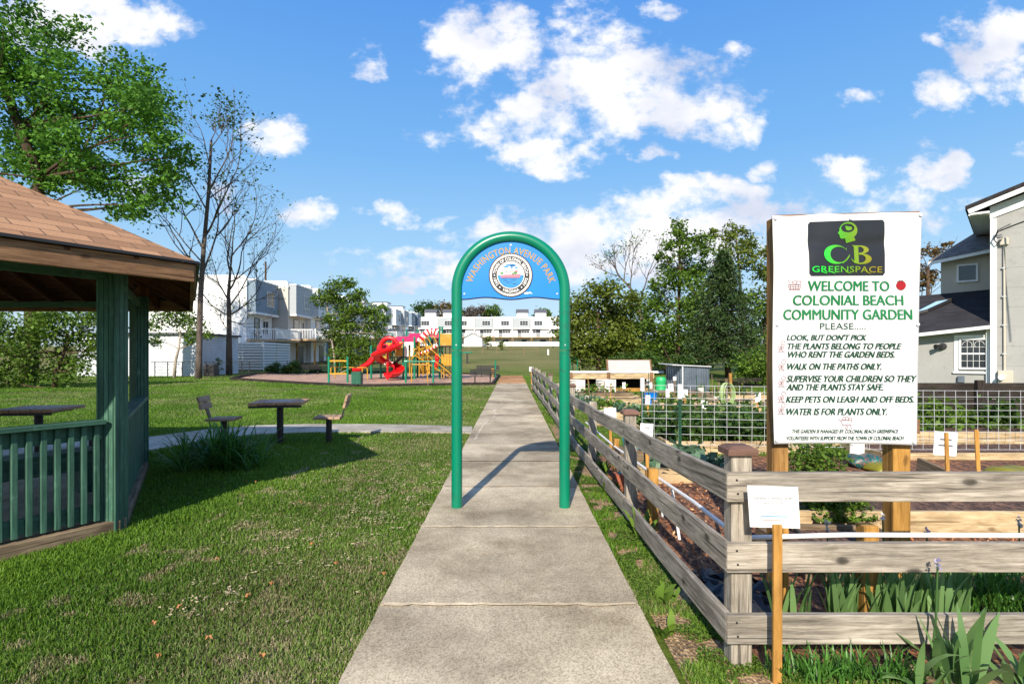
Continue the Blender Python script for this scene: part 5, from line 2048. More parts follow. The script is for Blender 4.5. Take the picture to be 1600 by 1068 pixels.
# trees far beyond the back row
for px, py, r, lab, mt in ((664, 478, 14, 'dark green tree crown rising behind the far left end of the white row', 'leaf_dark'), (690, 482, 14, 'brownish tree crown behind the roof towers of the white row', 'leaf_rust'), (708, 484, 11, 'olive tree crown behind the white row next to the arch post', 'leaf_olive'),
                          (735, 486, 10, 'greyish tree crown seen under the left of the blue board', 'leaf_grey'), (752, 485, 10, 'pale bare tree crown seen under the blue board', 'leaf_grey'), (770, 484, 10, 'green tree crown seen under the middle of the blue board', 'leaf_mid'), (848, 487, 9, 'small round tree crown behind the right roof tower', 'leaf_mid')):
    d = 195.0
    b = PB([(px, py, r), (px - r * .8, py + 4, r * .7), (px + r * .8, py + 4, r * .75), (px, py + r, r)], d, .6)
    blob_tree('distant_tree', lab, (S(px - 800, d), d, 4.1), [Vector((S(px - 800, d), d, 4)), b[0][0]], b, mt, .75, .35, 'bark', 1.3, 12, 'distant trees behind the white row', twigs=1)

# young saplings on the rise
for px, py, r, d, lab in ((762, 531, 7, 120, 'young tree beside the small white outbuilding'), (783, 537, 6, 118, 'young tree on the rise right of the small white outbuilding')):
    b = PB([(px, py, r), (px + 2, py + 5, r * .8), (px - 3, py + 3, r * .6)], d, .6)
    blob_tree('sapling', lab, (S(px - 800, d), d, gz(d)), [Vector((S(px - 800, d), d, gz(d))), b[0][0]], b, 'leaf_olive', .4, .07, 'bark', .7, 8, 'saplings on the rise', twigs=1)

# ================================================================ TOWNHOUSES
def window(parent, c, w, h, face, cols=2, glass='glass', depth=.04):
    """c: centre of the opening on the wall plane; face '+x' or '-y'"""
    fr, gl = MB(), MB()
    t = .06

    def bb(mb, a0, a1, z0, z1, o0, o1):
        if face == '+x':
            mb.bx(c[0] + o0, c[0] + o1, c[1] + a0, c[1] + a1, c[2] + z0, c[2] + z1)
        else:
            mb.bx(c[0] + a0, c[0] + a1, c[1] - o1, c[1] - o0, c[2] + z0, c[2] + z1)
    bb(fr, -w / 2 - t, w / 2 + t, h / 2, h / 2 + t, -.02, depth)
    bb(fr, -w / 2 - t, w / 2 + t, -h / 2 - t, -h / 2, -.02, depth + .02)
    bb(fr, -w / 2 - t, -w / 2, -h / 2, h / 2, -.02, depth)
    bb(fr, w / 2, w / 2 + t, -h / 2, h / 2, -.02, depth)
    for k in range(1, cols):
        x = -w / 2 + w * k / cols
        bb(fr, x - .025, x + .025, -h / 2, h / 2, -.02, depth - .006)
    if cols > 1:
        bb(fr, -w / 2, w / 2, -.022, .022, -.018, depth - .010)
    o = fr.build('window', M['trim_white'], parent)
    bb(gl, -w / 2, w / 2, -h / 2, h / 2, -.03, .008)
    gl.build('pane', M[glass], o)
    return o


def townhouse(label, wall, bay, w=5.5, dep=10.0, grp=None, deckcol='deck_wood', screen=False, tower=0, wall2=None, wcols=2, back=False, endwall=True):
    """facade looks to +X at x = 0; y runs 0..w along the street; x to -dep"""
    t = thing('townhouse', label, 'townhouse', (0, 0, 0), 0, grp)
    fl_ = random.random() < .4
    flip = lambda v: 1 - v if fl_ else v
    mb = MB()
    mb.bx(-dep, 0, 0, w, -.6, 8.35)
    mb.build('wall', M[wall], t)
    mb = MB()
    mb.bx(0.004, .75, .25, w - .25, 5.55, 8.55)
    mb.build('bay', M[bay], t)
    mb = MB()
    mb.bx(-.02, .80, .20, w - .20, 5.35, 5.55)
    mb.bx(-.03, .80, .20, w - .20, 8.55, 8.68)
    mb.bx(-dep - .05, .05, -.03, w + .03, 8.35, 8.47)
    mb.build('trim', M['trim_white'], t)
    mb = MB()
    mb.bx(-dep - .02, -dep + .15, .0, w, 8.47, 9.15); mb.bx(-.17, -.02, .0, w, 8.47, 8.9); mb.bx(-dep + .15, -.17, 0, .14, 8.47, 9.0)
    mb.build('parapet', M['trim_white'], t)
    if wcols == 3:
        window(t, (.752, w * flip(.62), 7.05), 2.3, 1.25, '+x', 3)
        window(t, (.002, w * flip(.70), 4.75), 2.3, 1.15, '+x', 3)
        mb = MB(); mb.bx(.006, .92, -.16, .16, -.6, 8.9); mb.build('party_wall', M['trim_white'], t)
    else:
        window(t, (.752, w * .62, 7.0), 1.5, 1.35, '+x', wcols)
        window(t, (.002, w * .72, 4.2), 1.2, 1.3, '+x', wcols)
    mb = MB(); mb.bx(.0, .05, w * .28, w * .28 + 1.1, 3.0, 5.1)
    d = mb.build('door', M['door_dark'], t)
    mb = MB(); mb.bx(.0, .06, w * .28 + .05, w * .28 + 1.05, 3.3, 5.0); mb.build('pane', M['glass'], d)
    mb = MB(); mb.bx(.0, .05, w * .5, w * .5 + 1.6, .1, 2.2); o = mb.build('garden_door', M['door_dark'], t)
    mb = MB()
    mb.bx(.0, 2.9, .05, w - .05, 2.72, 2.95)
    dk = mb.build('deck', M[deckcol], t)
    for y in (.25, w - .3):
        mb = MB(); mb.bx(2.6, 2.75, y, y + .15, -.6, 2.72); mb.build('deck_post', M['post_yellow'], dk)
    mb = MB()
    mb.bx(2.80, 2.86, .05, w - .05, 3.88, 3.95); mb.bx(2.80, 2.86, .05, w - .05, 3.05, 3.10)
    k = int(w / .16)
    for i in range(k):
        y = .08 + (w - .16) * i / (k - 1)
        mb.bx(2.81, 2.85, y - .025, y + .025, 3.10, 3.88)
    for y in (.05, w / 2, w - .15):
        mb.bx(2.78, 2.88, y, y + .1, 2.95, 4.02)
    mb.bx(.05, 2.80, .06, .10, 3.88, 3.95)
    for i in range(16):
        mb.bx(.1 + .17 * i, .15 + .17 * i, .06, .10, 2.95, 3.88)
    mb.build('railing', M['trim_white'], dk)
    if tower:
        mb = MB(); mb.bx(-6.5, -3.2, w * .25, w * .85, 8.47, 10.4); tw = mb.build('roof_tower', M['trim_white'], t)
        mb = MB()
        if tower == 2:
            mb.add([(-6.7, w * .2, 10.4), (-3.0, w * .2, 10.4), (-3.0, w * .9, 10.4), (-6.7, w * .9, 10.4), (-4.85, w * .2, 11.6), (-4.85, w * .9, 11.6)], [(0, 1, 4), (2, 3, 5), (1, 2, 5, 4), (3, 0, 4, 5), (0, 3, 2, 1)])
        else:
            mb.bx(-6.6, -3.1, w * .22, w * .88, 10.4, 10.55)
        mb.build('roof', M['roof_grey'], tw)
    return t


LG = 'townhouses along the left of the park'
rows = [(52.8, -25.0, 5.6, 'siding_white', 'siding_blue', 'nearest left row townhouse with blank white end wall and blue grey bay'),
        (58.6, -23.4, 5.2, 'siding_tan', 'siding_grey', 'second townhouse of the left row with a beige end wall and grey bay'),
        (63.9, -22.9, 5.2, 'siding_white', 'siding_pale', 'third townhouse of the left row, pale blue white bay beside the birch'),
        (75.0, -24.6, 5.6, 'siding_blue', 'siding_blue', 'blue grey townhouse behind the birch crown, fourth of the left row'),
        (80.8, -24.0, 5.4, 'siding_white', 'siding_pale', 'white townhouse behind the birch crown, fifth of the left row'),
        (86.4, -23.6, 5.4, 'siding_white', 'siding_white', 'white townhouse above the red slide, sixth of the left row'),
        (98.0, -25.0, 5.6, 'siding_white', 'siding_pale', 'pale townhouse right of the birch, seventh of the left row'),
        (103.8, -24.2, 5.6, 'siding_white', 'siding_grey', 'grey white townhouse above the pink playground roofs, eighth of the left row'),
        (115.0, -24.6, 5.6, 'siding_grey', 'siding_pale', 'grey walled townhouse, ninth of the left row'),
        (120.8, -24.0, 5.6, 'siding_white', 'siding_grey', 'white parapet townhouse, tenth of the left row'),
        (132.0, -24.4, 5.6, 'siding_blue', 'siding_blue', 'blue townhouse, eleventh of the left row'),
        (137.8, -24.0, 5.6, 'siding_white', 'siding_blue', 'last left row townhouse, with a white roof tower, meeting the far row')]
for i, (y, x, w, wa, ba, lab) in enumerate(rows):
    t = townhouse(lab, wa, ba, w, 10, LG, tower=1 if i in (9, 11) else 0)
    t.location = (x, y, gz(y + 2) - .25)
    if i in (0,):
        t['label'] = lab
FG = 'white townhouses across the rise'
cols = ['siding_white', 'siding_grey', 'siding_white', 'siding_grey', 'siding_white', 'siding_grey', 'siding_pale', 'siding_white', 'siding_white']
labs = ['far white townhouse at the left end of the back row beside the left row', 'far grey bay townhouse of the back row left of the arch post', 'far white townhouse of the back row hidden partly by the left arch post', 'far grey bay townhouse of the back row above the small white outbuilding', 'far white townhouse of the back row directly right of the small outbuilding', 'far grey townhouse of the back row under the left roof tower', 'far pale blue townhouse of the back row under the wide roof tower', 'far white townhouse of the back row touching the round tree', 'far white townhouse of the back row behind the round tree']
for i in range(9):
    w = 5.5
    px = 654 + 29.3 * i
    t = townhouse(labs[i], 'siding_white', cols[i], w, 9, FG, tower=(2 if i in (0, 1, 5, 6) else 0), wcols=3)
    t.rotation_euler = (0, 0, math.radians(-90))
    t.location = (S(px - 800, 166.0), 166.0, 3.95)

# small white gabled outbuilding before the far row
ob = thing('outbuilding', 'small white gabled outbuilding at the top of the grassy rise', 'shed', (S(740 - 800, 150), 150, gz(150)))
x0, x1, z0 = S(725 - 800, 150), S(753 - 800, 150), gz(150) - .1
mb = MB(); mb.prism([(x0, 150, z0), (x1, 150, z0), (x1, 150, z0 + 2.5), ((x0 + x1) / 2, 150, z0 + 3.7), (x0, 150, z0 + 2.5)][::-1], (0, 5, 0)); mb.build('wall', M['trim_white'], ob)
mb = MB()
for sx in (0, 1):
    a = Vector((x0 - .25, 0, z0 + 2.4)) if sx == 0 else Vector((x1 + .25, 0, z0 + 2.4))
    r_ = Vector(((x0 + x1) / 2, 0, z0 + 3.8))
    mb.add([(a.x, 149.7, a.z), (r_.x, 149.7, r_.z), (r_.x, 155.2, r_.z), (a.x, 155.2, a.z), (a.x, 149.7, a.z - .12), (r_.x, 149.7, r_.z - .12), (r_.x, 155.2, r_.z - .12), (a.x, 155.2, a.z - .12)], [(0, 1, 2, 3), (7, 6, 5, 4), (0, 4, 5, 1), (3, 2, 6, 7), (0, 3, 7, 4)])
mb.build('roof', M['roof_grey'], ob)
# white board fence before the far row, and a wire fence part way down the rise
wf = thing('white_fence', 'low white fence along the foot of the far white row', 'fence', (S(60, 158), 158, gz(158)))
mb = MB(); mb.bx(S(-45, 158), S(110, 158), 158, 158.08, gz(158), gz(158) + 1.2); mb.build('panel', M['trim_white'], wf)
for k in range(10):
    x = S(-45 + 17 * k, 158)
    mb = MB(); mb.bx(x, x + .15, 157.9, 157.98, gz(158), gz(158) + 1.35); mb.build('post', M['trim_white'], wf)
rf = thing('field_fence', 'thin rail and wire fence crossing the grassy rise', 'fence', (0, 92, gz(92)))
mb = MB()
zz = gz(92)
mb.bar((S(690 - 800, 92), 92, zz + .95), (S(840 - 800, 92), 92, zz + .95), .05, .06); mb.bar((S(690 - 800, 92), 92, zz + .45), (S(840 - 800, 92), 92, zz + .45), .03, .03)
mb.build('rail', M['old_wood'], rf)
for k in range(8):
    x = S(690 - 800 + 21.4 * k, 92)
    mb = MB(); mb.bx(x - .06, x + .06, 91.94, 92.06, zz - .1, zz + 1.1); mb.build('post', M['old_wood'], rf)
mb = MB(); x = S(856.5 - 800, 88); mb.bx(x - .12, x + .12, 87.9, 88.1, gz(88), gz(88) + .9)
tag(mb.build('field_post', M['trim_white']), 'single thick white post on the grassy rise', 'post')

# white block shed at left and slat screen, wire fence, bin
dS = 40.5
shd = thing('block_shed', 'low white block walled shed behind the small pale trunked tree', 'shed', (S(275 - 800, dS), dS, 0))
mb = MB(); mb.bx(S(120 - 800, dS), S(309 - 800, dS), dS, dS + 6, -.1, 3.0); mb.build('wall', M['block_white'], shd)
mb = MB(); mb.bx(S(115 - 800, dS), S(313 - 800, dS), dS - .2, dS + 6.2, 3.0, 3.14); mb.build('roof', M['roof_grey'], shd)
scr = thing('slat_screen', 'white horizontal slat screen below the nearest townhouse deck', 'screen', (S(400 - 800, 50.0), 50.0, 0))
mb = MB()
for k in range(10):
    z = .25 + .25 * k
    mb.bx(S(310 - 800, 50), S(411 - 800, 50), 50.0, 50.04, z, z + .15)
mb.build('front_slats', M['trim_white'], scr)
mb = MB()
for k in range(10):
    z = .25 + .25 * k
    mb.bx(S(411 - 800, 50), S(411 - 800, 50) + .04, 50.06, 56.0, z, z + .15)
mb.build('side_slats', M['trim_white'], scr)
for px in (310, 351, 378, 411):
    mb = MB(); x = S(px - 800, 50); mb.bx(x - .05, x + .05, 50.045, 50.14, 0, 2.75); mb.build('post', M['trim_white'], scr)
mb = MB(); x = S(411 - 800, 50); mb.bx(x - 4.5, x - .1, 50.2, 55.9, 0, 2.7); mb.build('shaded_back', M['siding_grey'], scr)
wf2 = thing('chain_fence', 'low chain link fence in front of the white block shed', 'fence', (S(280 - 800, 38.8), 38.8, 0))
for px in (242, 262, 285, 306, 322, 334, 378, 390):
    mb = MB(); mb.cyl((S(px - 800, 38.8), 38.8, -.05), .03, 1.12, 8); mb.build('post', M['black_metal'], wf2)
mb = MB()
X0, X1 = S(236 - 800, 38.8), S(405 - 800, 38.8)
mb.tube([(X0, 38.8, 1.05), (X1, 38.8, 1.05)], .022, 6)
mb.build('top_rail', M['black_metal'], wf2)
mb = MB()
kk = int((X1 - X0) / .16)
for i in range(kk):
    x = X0 + .16 * i
    mb.bar((x, 38.8, 0.02), (x + .5, 38.8, 1.04), .006, .006); mb.bar((x + .5, 38.806, 0.02), (x, 38.806, 1.04), .006, .006)
mb.build('wire_mesh', M['black_metal'], wf2)
ac = thing('ac_unit', 'dark boxy air conditioning unit beside the tall bare tree trunk', 'air conditioner', (S(325 - 800, 40), 40, 0))
mb = MB(); mb.bx(S(317 - 800, 40), S(334 - 800, 40), 40, 40.7, .05, .85); mb.build('case', M['ac_dark'], ac, bevel=.02)
mb = MB()
for k in range(7): mb.bx(S(317.8 - 800, 40), S(333.2 - 800, 40), 39.985, 39.998, .14 + .09 * k, .19 + .09 * k)
mb.build('grille', M['black_metal'], ac)
mb = MB(); mb.cyl((S(415 - 800, 70), 70, 0), .12, 13.2, 8)
tag(mb.build('utility_pole', M['bark'], smooth=True), 'slim wooden pole rising above the left townhouse roofs', 'pole')

# ================================================================ PLAYGROUND
pd = 36.0
ps = thing('play_structure', 'red, yellow and green climbing structure with red slides on the playground mulch', 'play structure', (S(640 - 800, pd), pd, 0))


def Q(px, py, d=pd):
    return P(px, py, d)


for px, top, d in ((580, 541, 36), (595, 534, 37.6), (612.5, 524, 37.6), (630, 530, 35), (635, 517, 37.6), (647.5, 527, 35), (652.5, 516, 37.6), (687, 511, 35.2), (691, 511, 37.6), (712, 512, 35.2), (716, 512, 37.6), (672, 513, 37.6)):
    mb = MB(); x = S(px - 800, d)
    mb.cyl((x, d, -.05), .065, P(px, top, d).z + .05, 12)
    p = mb.build('post', M['play_green'], ps, smooth='auto')
    mb = MB(); mb.ball((x, d, P(px, top, d).z), (.078, .078, .06), 10, 6); mb.build('post_cap', M['play_green'], p, smooth=True)
for x0, x1, y in ((612, 648, 557), (686, 716, 540), (580, 613, 566)):
    mb = MB(); a, b_ = Q(x0, y), Q(x1, y)
    mb.bx(a.x, b_.x, 34.9, 37.7, a.z - .06, a.z)
    mb.build('deck', M['black_metal'], ps)


def panel(name, mat, x0, x1, y0, y1, d, nslat=0):
    mb = MB()
    a, b_ = P(x0, y0, d), P(x1, y1, d)
    if nslat:
        w = (b_.x - a.x) / nslat
        for k in range(nslat):
            mb.bx(a.x + w * k, a.x + w * k + w * .86, d - .02, d + .02, b_.z, a.z)
        mb.bx(a.x, b_.x, d - .035, d - .021, b_.z + .08, b_.z + .14); mb.bx(a.x, b_.x, d - .035, d - .021, a.z - .14, a.z - .08)
    else:
        mb.bx(a.x, b_.x, d - .02, d + .02, b_.z, a.z)
    return mb.build(name, M[mat], ps)


panel('guard_panel', 'play_yellow', 618, 629.5, 534, 556.5, 34.92, 5)
panel('guard_panel', 'play_yellow', 688, 711, 521, 539.5, 35.08, 9)
panel('guard_panel', 'play_yellow', 690, 711, 553, 571, 35.3, 5)
panel('guard_panel', 'play_yellow', 596, 612, 556, 569, 37.0, 4)
o = panel('window_panel', 'play_white', 632, 638.3, 534, 556.5, 34.95)
panel('window_panel', 'play_white', 641.5, 646, 534, 556.5, 34.95)
panel('window_panel', 'play_white', 638.3, 641.5, 534, 538.5, 34.955)


panel('guard_panel', 'play_yellow', 603, 612.5, 535, 556, 36.6, 4)
panel('guard_panel', 'play_yellow', 656, 684, 540, 556, 36.9, 11)
panel('guard_panel', 'play_yellow', 655, 672, 560, 584, 36.9, 6)
panel('side_panel', 'play_red', 680, 687, 553, 571, 36.2)
panel('guard_panel', 'play_yellow', 648, 655, 534, 557, 36.0, 3)
panel('side_panel', 'play_pink', 597, 606, 537, 549, 35.9)


def roofp(x0, x1, y0, y1, d0, d1):
    mb = MB()
    a, b_ = P(x0, y1, d0), P(x1, y1, d0)
    zt = P(x0, y0, d1).z
    dm_ = (d0 + d1) / 2
    ov = .12
    vs = [(a.x - ov, d0, a.z), (b_.x + ov, d0, a.z), (b_.x + ov, dm_, zt), (a.x - ov, dm_, zt), (b_.x + ov, d1, a.z), (a.x - ov, d1, a.z)]
    vs2 = [(x, y, z - .05) for x, y, z in vs]
    mb.add(vs + vs2, [(0, 1, 2, 3), (3, 2, 4, 5), (7, 6, 9, 8), (8, 9, 11, 10), (0, 6, 7, 1), (1, 7, 8, 2), (2, 8, 10, 4), (4, 10, 11, 5), (5, 11, 9, 3), (3, 9, 6, 0)])
    return mb.build('roof_panel', M['play_pink'], ps)


roofp(616, 631.5, 526.5, 534.5, 35.2, 37.8)
roofp(637, 649.5, 522, 532.5, 35.0, 37.8)
panel('side_panel', 'play_pink', 598, 605, 539.5, 549, 37.5)
panel('side_panel', 'play_pink', 672, 686.3, 512.5, 526, 37.0)
panel('side_panel', 'play_pink', 682.5, 686, 526, 541, 36.2)


def chute(pts, w, h, name, mat, roll=None):
    """open half-round slide trough along pts"""
    mb = MB()
    pts = [Vector(p) for p in pts]
    vs, fs = [], []
    m = 9
    for i, p in enumerate(pts):
        d = (pts[min(i + 1, len(pts) - 1)] - pts[max(i - 1, 0)]).normalized()
        s = d.cross(Vector((0, 0, 1))).normalized()
        u = s.cross(d)
        for k in range(m):
            t = math.pi * (k / (m - 1))
            vs.append(p - s * (w / 2 * math.cos(t)) + u * (h * (1 - math.sin(t))))
        for k in range(m):
            t = math.pi * ((m - 1 - k) / (m - 1))
            vs.append(p - s * ((w / 2 + .05) * math.cos(t)) + u * (h * (1 - math.sin(t)) - .045))
    M2 = 2 * m
    for i in range(len(pts) - 1):
        for k in range(M2):
            k2 = (k + 1) % M2
            fs.append((i * M2 + k, i * M2 + k2, (i + 1) * M2 + k2, (i + 1) * M2 + k))
    fs.append(tuple(range(M2))[::-1]); fs.append(tuple((len(pts) - 1) * M2 + k for k in range(M2)))
    mb.add(vs, fs)
    return mb.build(name, M[mat], ps, smooth='auto')


# spiral slide: starts at the platform edge, winds once and lands in front
cxs, dys = S(607 - 800, 34.6), 34.35
pts = []
for k in range(0, 31):
    t = k / 30
    a = math.radians(20 - 395 * t)
    r = .62 + .1 * t
    z = P(0, 539, 34.6).z * (1 - t) + .38 * t
    pts.append(Vector((cxs + r * math.cos(a), dys + r * math.sin(a) * 1.0, z)))
last = pts[-1]
pts += [last + Vector((-.05, -.35, -.12)), last + Vector((-.22, -.75, -.17)), last + Vector((-.42, -1.05, -.17))]
chute(pts, .60, .26, 'spiral_slide', 'play_red')
mb = MB(); mb.cyl((cxs, dys, 0), .06, 2.1, 10); mb.build('slide_pole', M['play_red'], ps)
# hood over the top of the spiral
mb = MB()
hp = []
for k in range(0, 15):
    a = math.radians(-10 + 200 * k / 14)
    hp.append(Vector((cxs + .05 + .55 * math.cos(a), dys + .25, P(0, 546, 34.6).z + .62 * math.sin(a) + .1)))
mb.tube(hp, .13, 10)
mb.build('slide_hood', M['play_red'], ps, smooth='auto')
# straight slide to the left
a, b_, c = P(594, 551, 35.2), P(577, 570, 34.6), P(560, 580, 34.2)
chute([a, a + (b_ - a) * .15 + Vector((0, 0, -.02)), b_, b_ + (c - b_) * .6, c, c + Vector((-.35, -.1, 0))], .5, .2, 'straight_slide', 'play_red')
mb = MB(); mb.ball((a.x + .1, 35.25, a.z + .25), (.34, .3, .38), 12, 8); mb.build('slide_hood', M['play_red'], ps, smooth=True)


def stripes(p0, p1, bow, r, n, name):
    """candy striped tube, n bands of red and white"""
    mb = MB()
    p0, p1 = Vector(p0), Vector(p1)
    N = n * 4
    pts = [p0 + (p1 - p0) * (k / N) + Vector((0, 0, bow * math.sin(math.pi * k / N))) for k in range(N + 1)]
    for i in range(n):
        mb.cur = i % 2
        mb.tube(pts[4 * i:4 * i + 5], [r * (1.0 if i % 2 else 1.18)] * 5, 10)
    return mb.build(name, [M['play_white'], M['play_red']], ps, smooth='auto')


stripes(P(656, 534, 35.2), P(684, 520, 35.2), .34, .20, 11, 'striped_arch')
stripes(P(654, 553, 34.6), P(684, 539, 34.6), -.05, .075, 13, 'striped_rail')
stripes(P(601, 569, 34.5), P(610, 562, 34.5), .0, .08, 7, 'striped_rail')
# bridge between decks and climbing ladders
mb = MB()
for (x0, y0, x1, y1, d) in ((651, 541, 706, 585, 33.6), (650, 556, 703, 589, 34.1), (657, 531, 690, 560, 34.0), (662, 527, 668, 545, 34.0), (667, 526, 676, 541, 34.0), (676, 524, 683, 535, 34.0), (655, 545, 672, 541, 34.6), (655, 529, 655, 588, 34.4), (668, 548, 668, 588, 34.4), (661, 545, 661, 588, 34.4), (644, 545, 652, 545, 34.7), (648, 545, 643, 562, 34.7), (653, 551, 643, 560, 34.6), (640, 555, 640, 588, 34.7)):
    mb.tube([P(x0, y0, d), P(x1, y1, d - .02)], .028, 7)
mb.build('climbing_bars', M['play_yellow'], ps, smooth='auto')
mb = MB()
for k in range(9):
    t = (k + .5) / 9
    a = P(651, 541, 33.6).lerp(P(706, 585, 33.6), t); b_ = P(650, 556, 34.1).lerp(P(703, 589, 34.1), t)
    mb.tube([a, b_], .024, 6)
mb.build('ladder_rung', M['play_yellow'], ps)
mb = MB()
for k in range(7):
    x = S(690 + 3.3 * k - 800, 36.4)
    mb.bar((x, 36.4, 0), (x, 36.4, 1.5), .03, .03, (0, 1, 0))
for k in range(5):
    mb.bar((S(690 - 800, 36.38), 36.38, .3 + .28 * k), (S(710 - 800, 36.38), 36.38, .3 + .28 * k), .03, .03)
mb.build('climbing_grid', M['play_yellow'], ps)
mb = MB()
for x0, x1, y0, y1, d in ((616, 616, 558, 588, 35.2), (621, 621, 558, 588, 36.0), (690, 690, 540, 588, 36.8), (696, 696, 540, 588, 36.8), (703, 703, 540, 588, 36.8)):
    mb.bar(P(x0, y0, d), P(x1, 590, d), .05, .05, (0, 1, 0))
mb.build('deck_leg', M['black_metal'], ps)
mb = MB(); mb.bar(P(613, 570, 35.4), P(629, 557, 35.4), 1.0, .06); mb.build('step_ramp', M['black_metal'], ps)
mb = MB(); c = P(681, 572, 34.3); mb.ball(c, (.17, .17, .22), 10, 8); c = P(683, 560, 34.3); mb.tube([c, c + Vector((0, .3, 0))], .14, 12)
mb.build('play_drum', M['play_red'], ps, smooth=True)

# separate bar stations in front
hb = thing('pull_up_bar', 'green overhead horizontal bar on two posts in front of the climbing structure', 'exercise bar', (S(656 - 800, 30.5), 30.5, 0))
for px in (634, 677):
    mb = MB(); mb.cyl((S(px - 800, 30.5), 30.5, -.05), .055, P(px, 561, 30.5).z + .05, 12); p = mb.build('post', M['play_green'], hb, smooth='auto')
    mb = MB(); x = S(px - 800, 30.5); z = P(px, 564.5, 30.5).z; mb.tube([(x - .08, 30.5, z), (x + .1, 30.5, z)], .085, 10); mb.build('clamp', M['play_green'], p)
mb = MB(); mb.tube([P(634, 564.5, 30.5), P(677, 564.5, 30.5)], .04, 10); mb.build('bar', M['play_green'], hb, smooth='auto')
mb = MB(); mb.tube([P(643, 569.5, 30.9), P(668, 569.5, 30.9)], .035, 8); mb.tube([P(643, 569.5, 30.9), P(643, 597, 30.9)], .03, 8); mb.tube([P(668, 569.5, 30.9), P(668, 597, 30.9)], .03, 8); mb.build('lower_bar', M['play_yellow'], hb, smooth='auto')
cb = thing('climbing_frame', 'small yellow rung frame between two green posts left of the trash can', 'climbing frame', (S(528 - 800, 30.8), 30.8, 0))
for px in (513.8, 543):
    mb = MB(); mb.cyl((S(px - 800, 30.8), 30.8, -.05), .06, P(px, 557, 30.8).z + .05, 12); mb.build('post', M['play_green'], cb, smooth='auto')
mb = MB(); mb.bar(P(513.8, 563.5, 30.8), P(543, 563.5, 30.8), .05, .09); mb.bar(P(513.8, 583.5, 30.8), P(543, 583.5, 30.8), .05, .08)
mb.build('cross_beam', M['play_yellow'], cb)
mb = MB()
mb.tube([P(517, 583, 31.2), P(517, 574.5, 31.2), P(518.5, 573, 31.2), P(572, 574, 32.0), P(574, 576, 32), P(574, 592, 32)], .03, 8)
mb.tube([P(566, 574, 32.4), P(566, 592, 32.4)], .03, 8); mb.tube([P(523.5, 573, 31.3), P(523.5, 591, 31.3)], .03, 8)
mb.build('hand_rail', M['play_yellow'], cb, smooth='auto')
mb = MB(); mb.tube([P(531, 566, 32), P(529, 582, 32)], .025, 6); mb.tube([P(524, 566, 32), P(522, 582, 32)], .025, 6); mb.build('grip', M['play_green'], cb)

can = thing('trash_can', 'square green slatted trash can at the front edge of the playground', 'trash can', (S(558 - 800, 28.2), 28.2, 0))
mb = MB(); x = S(558 - 800, 28.2)
mb.bx(x - .2, x + .2, 28.0, 28.4, .04, .58); mb.build('liner', M['plastic_black'], can)
mb = MB()
for k in range(6):
    xx = x - .21 + .07 * k
    mb.bx(xx, xx + .055, 27.965, 27.99, 0, .63); mb.bx(xx, xx + .055, 28.41, 28.435, 0, .63)
for k in range(6):
    yy = 27.995 + .07 * k
    mb.bx(x - .24, x - .215, yy, yy + .055, 0, .63); mb.bx(x + .215, x + .24, yy, yy + .055, 0, .63)
mb.build('slats', M['can_green'], can)
mb = MB(); mb.bx(x - .25, x + .25, 27.955, 28.445, .63, .67); mb.build('rim', M['can_green'], can, bevel=.01)


def black_bench(label, px, d, rz, w=1.5):
    t = thing('park_bench', label, 'bench', (0, 0, 0), 0, 'black benches round the playground')
    mb = MB()
    for k in range(4): mb.bx(-w / 2, w / 2, -.2 + .1 * k, -.115 + .1 * k, .42, .455)
    mb.build('seat', M['black_metal'], t)
    mb = MB()
    for k in range(3): mb.bar((-w / 2, .24 + .03 * k, .56 + .1 * k), (w / 2, .24 + .03 * k, .56 + .1 * k), .03, .085)
    mb.build('backrest', M['black_metal'], t)
    for sx in (-1, 1):
        mb = MB(); xx = sx * w * .3
        mb.bar((xx, -.0, 0), (xx, .0, .42), .06, .06, (0, 1, 0)); mb.bar((xx, -.18, .41), (xx, .22, .41), .05, .03); mb.bar((xx, .2, .40), (xx, .31, .82), .05, .03, (1, 0, 0))
        mb.build('leg', M['black_metal'], t)
    t.location = (S(px - 800, d), d, 0); t.rotation_euler = (0, 0, rz)
    return t


black_bench('black metal bench at the far left of the playground', 488, 44.0, math.radians(160), 1.8)
b2_ = black_bench('black metal bench nearest the footpath on the mulch', 754, 28.6, math.radians(185), 1.3)
black_bench('black metal bench farther back beside the end of the footpath', 763, 39.0, math.radians(175), 1.6)
# timber edging of the mulch
ed = thing('timber_edging', 'dark timber edging round the playground mulch', 'edging', (PLAY[2].x, PLAY[2].y, 0))
for a, b_ in zip(PLAY, PLAY[1:] + PLAY[:1]):
    n = max(1, int((b_ - a).length / 2.4))
    for k in range(n):
        p, q = a.lerp(b_, k / n + .004), a.lerp(b_, (k + 1) / n - .004)
        mb = MB(); mb.bar((p.x, p.y, .06), (q.x, q.y, .06), .14, .16)
        mb.build('timber', M['dark_wood'], ed)
mb = MB(); a = P(783, 590, 36.0)
mb.tube([(S(774 - 800, 37.5), 37.5, -.05), (S(774 - 800, 37.5), 37.5, 1.15)], .05, 10)
eq = thing('spring_rider', 'small green and yellow spring rider next to the black bench by the path', 'spring rider', (S(776 - 800, 37.5), 37.5, 0))
mb.build('pole', M['play_green'], eq, smooth='auto')
mb = MB(); mb.ball((S(770 - 800, 37.9), 37.9, .48), (.18, .08, .14), 10, 7); mb.bx(S(770 - 800, 37.9) - .05, S(770 - 800, 37.9) + .05, 37.85, 37.95, 0, .4); mb.build('body', M['play_yellow'], eq, smooth='auto')
see = thing('seesaw', 'low green seesaw on the grassy rise beside the left arch post', 'seesaw', (S(730 - 800, 62), 62, gz(62)))
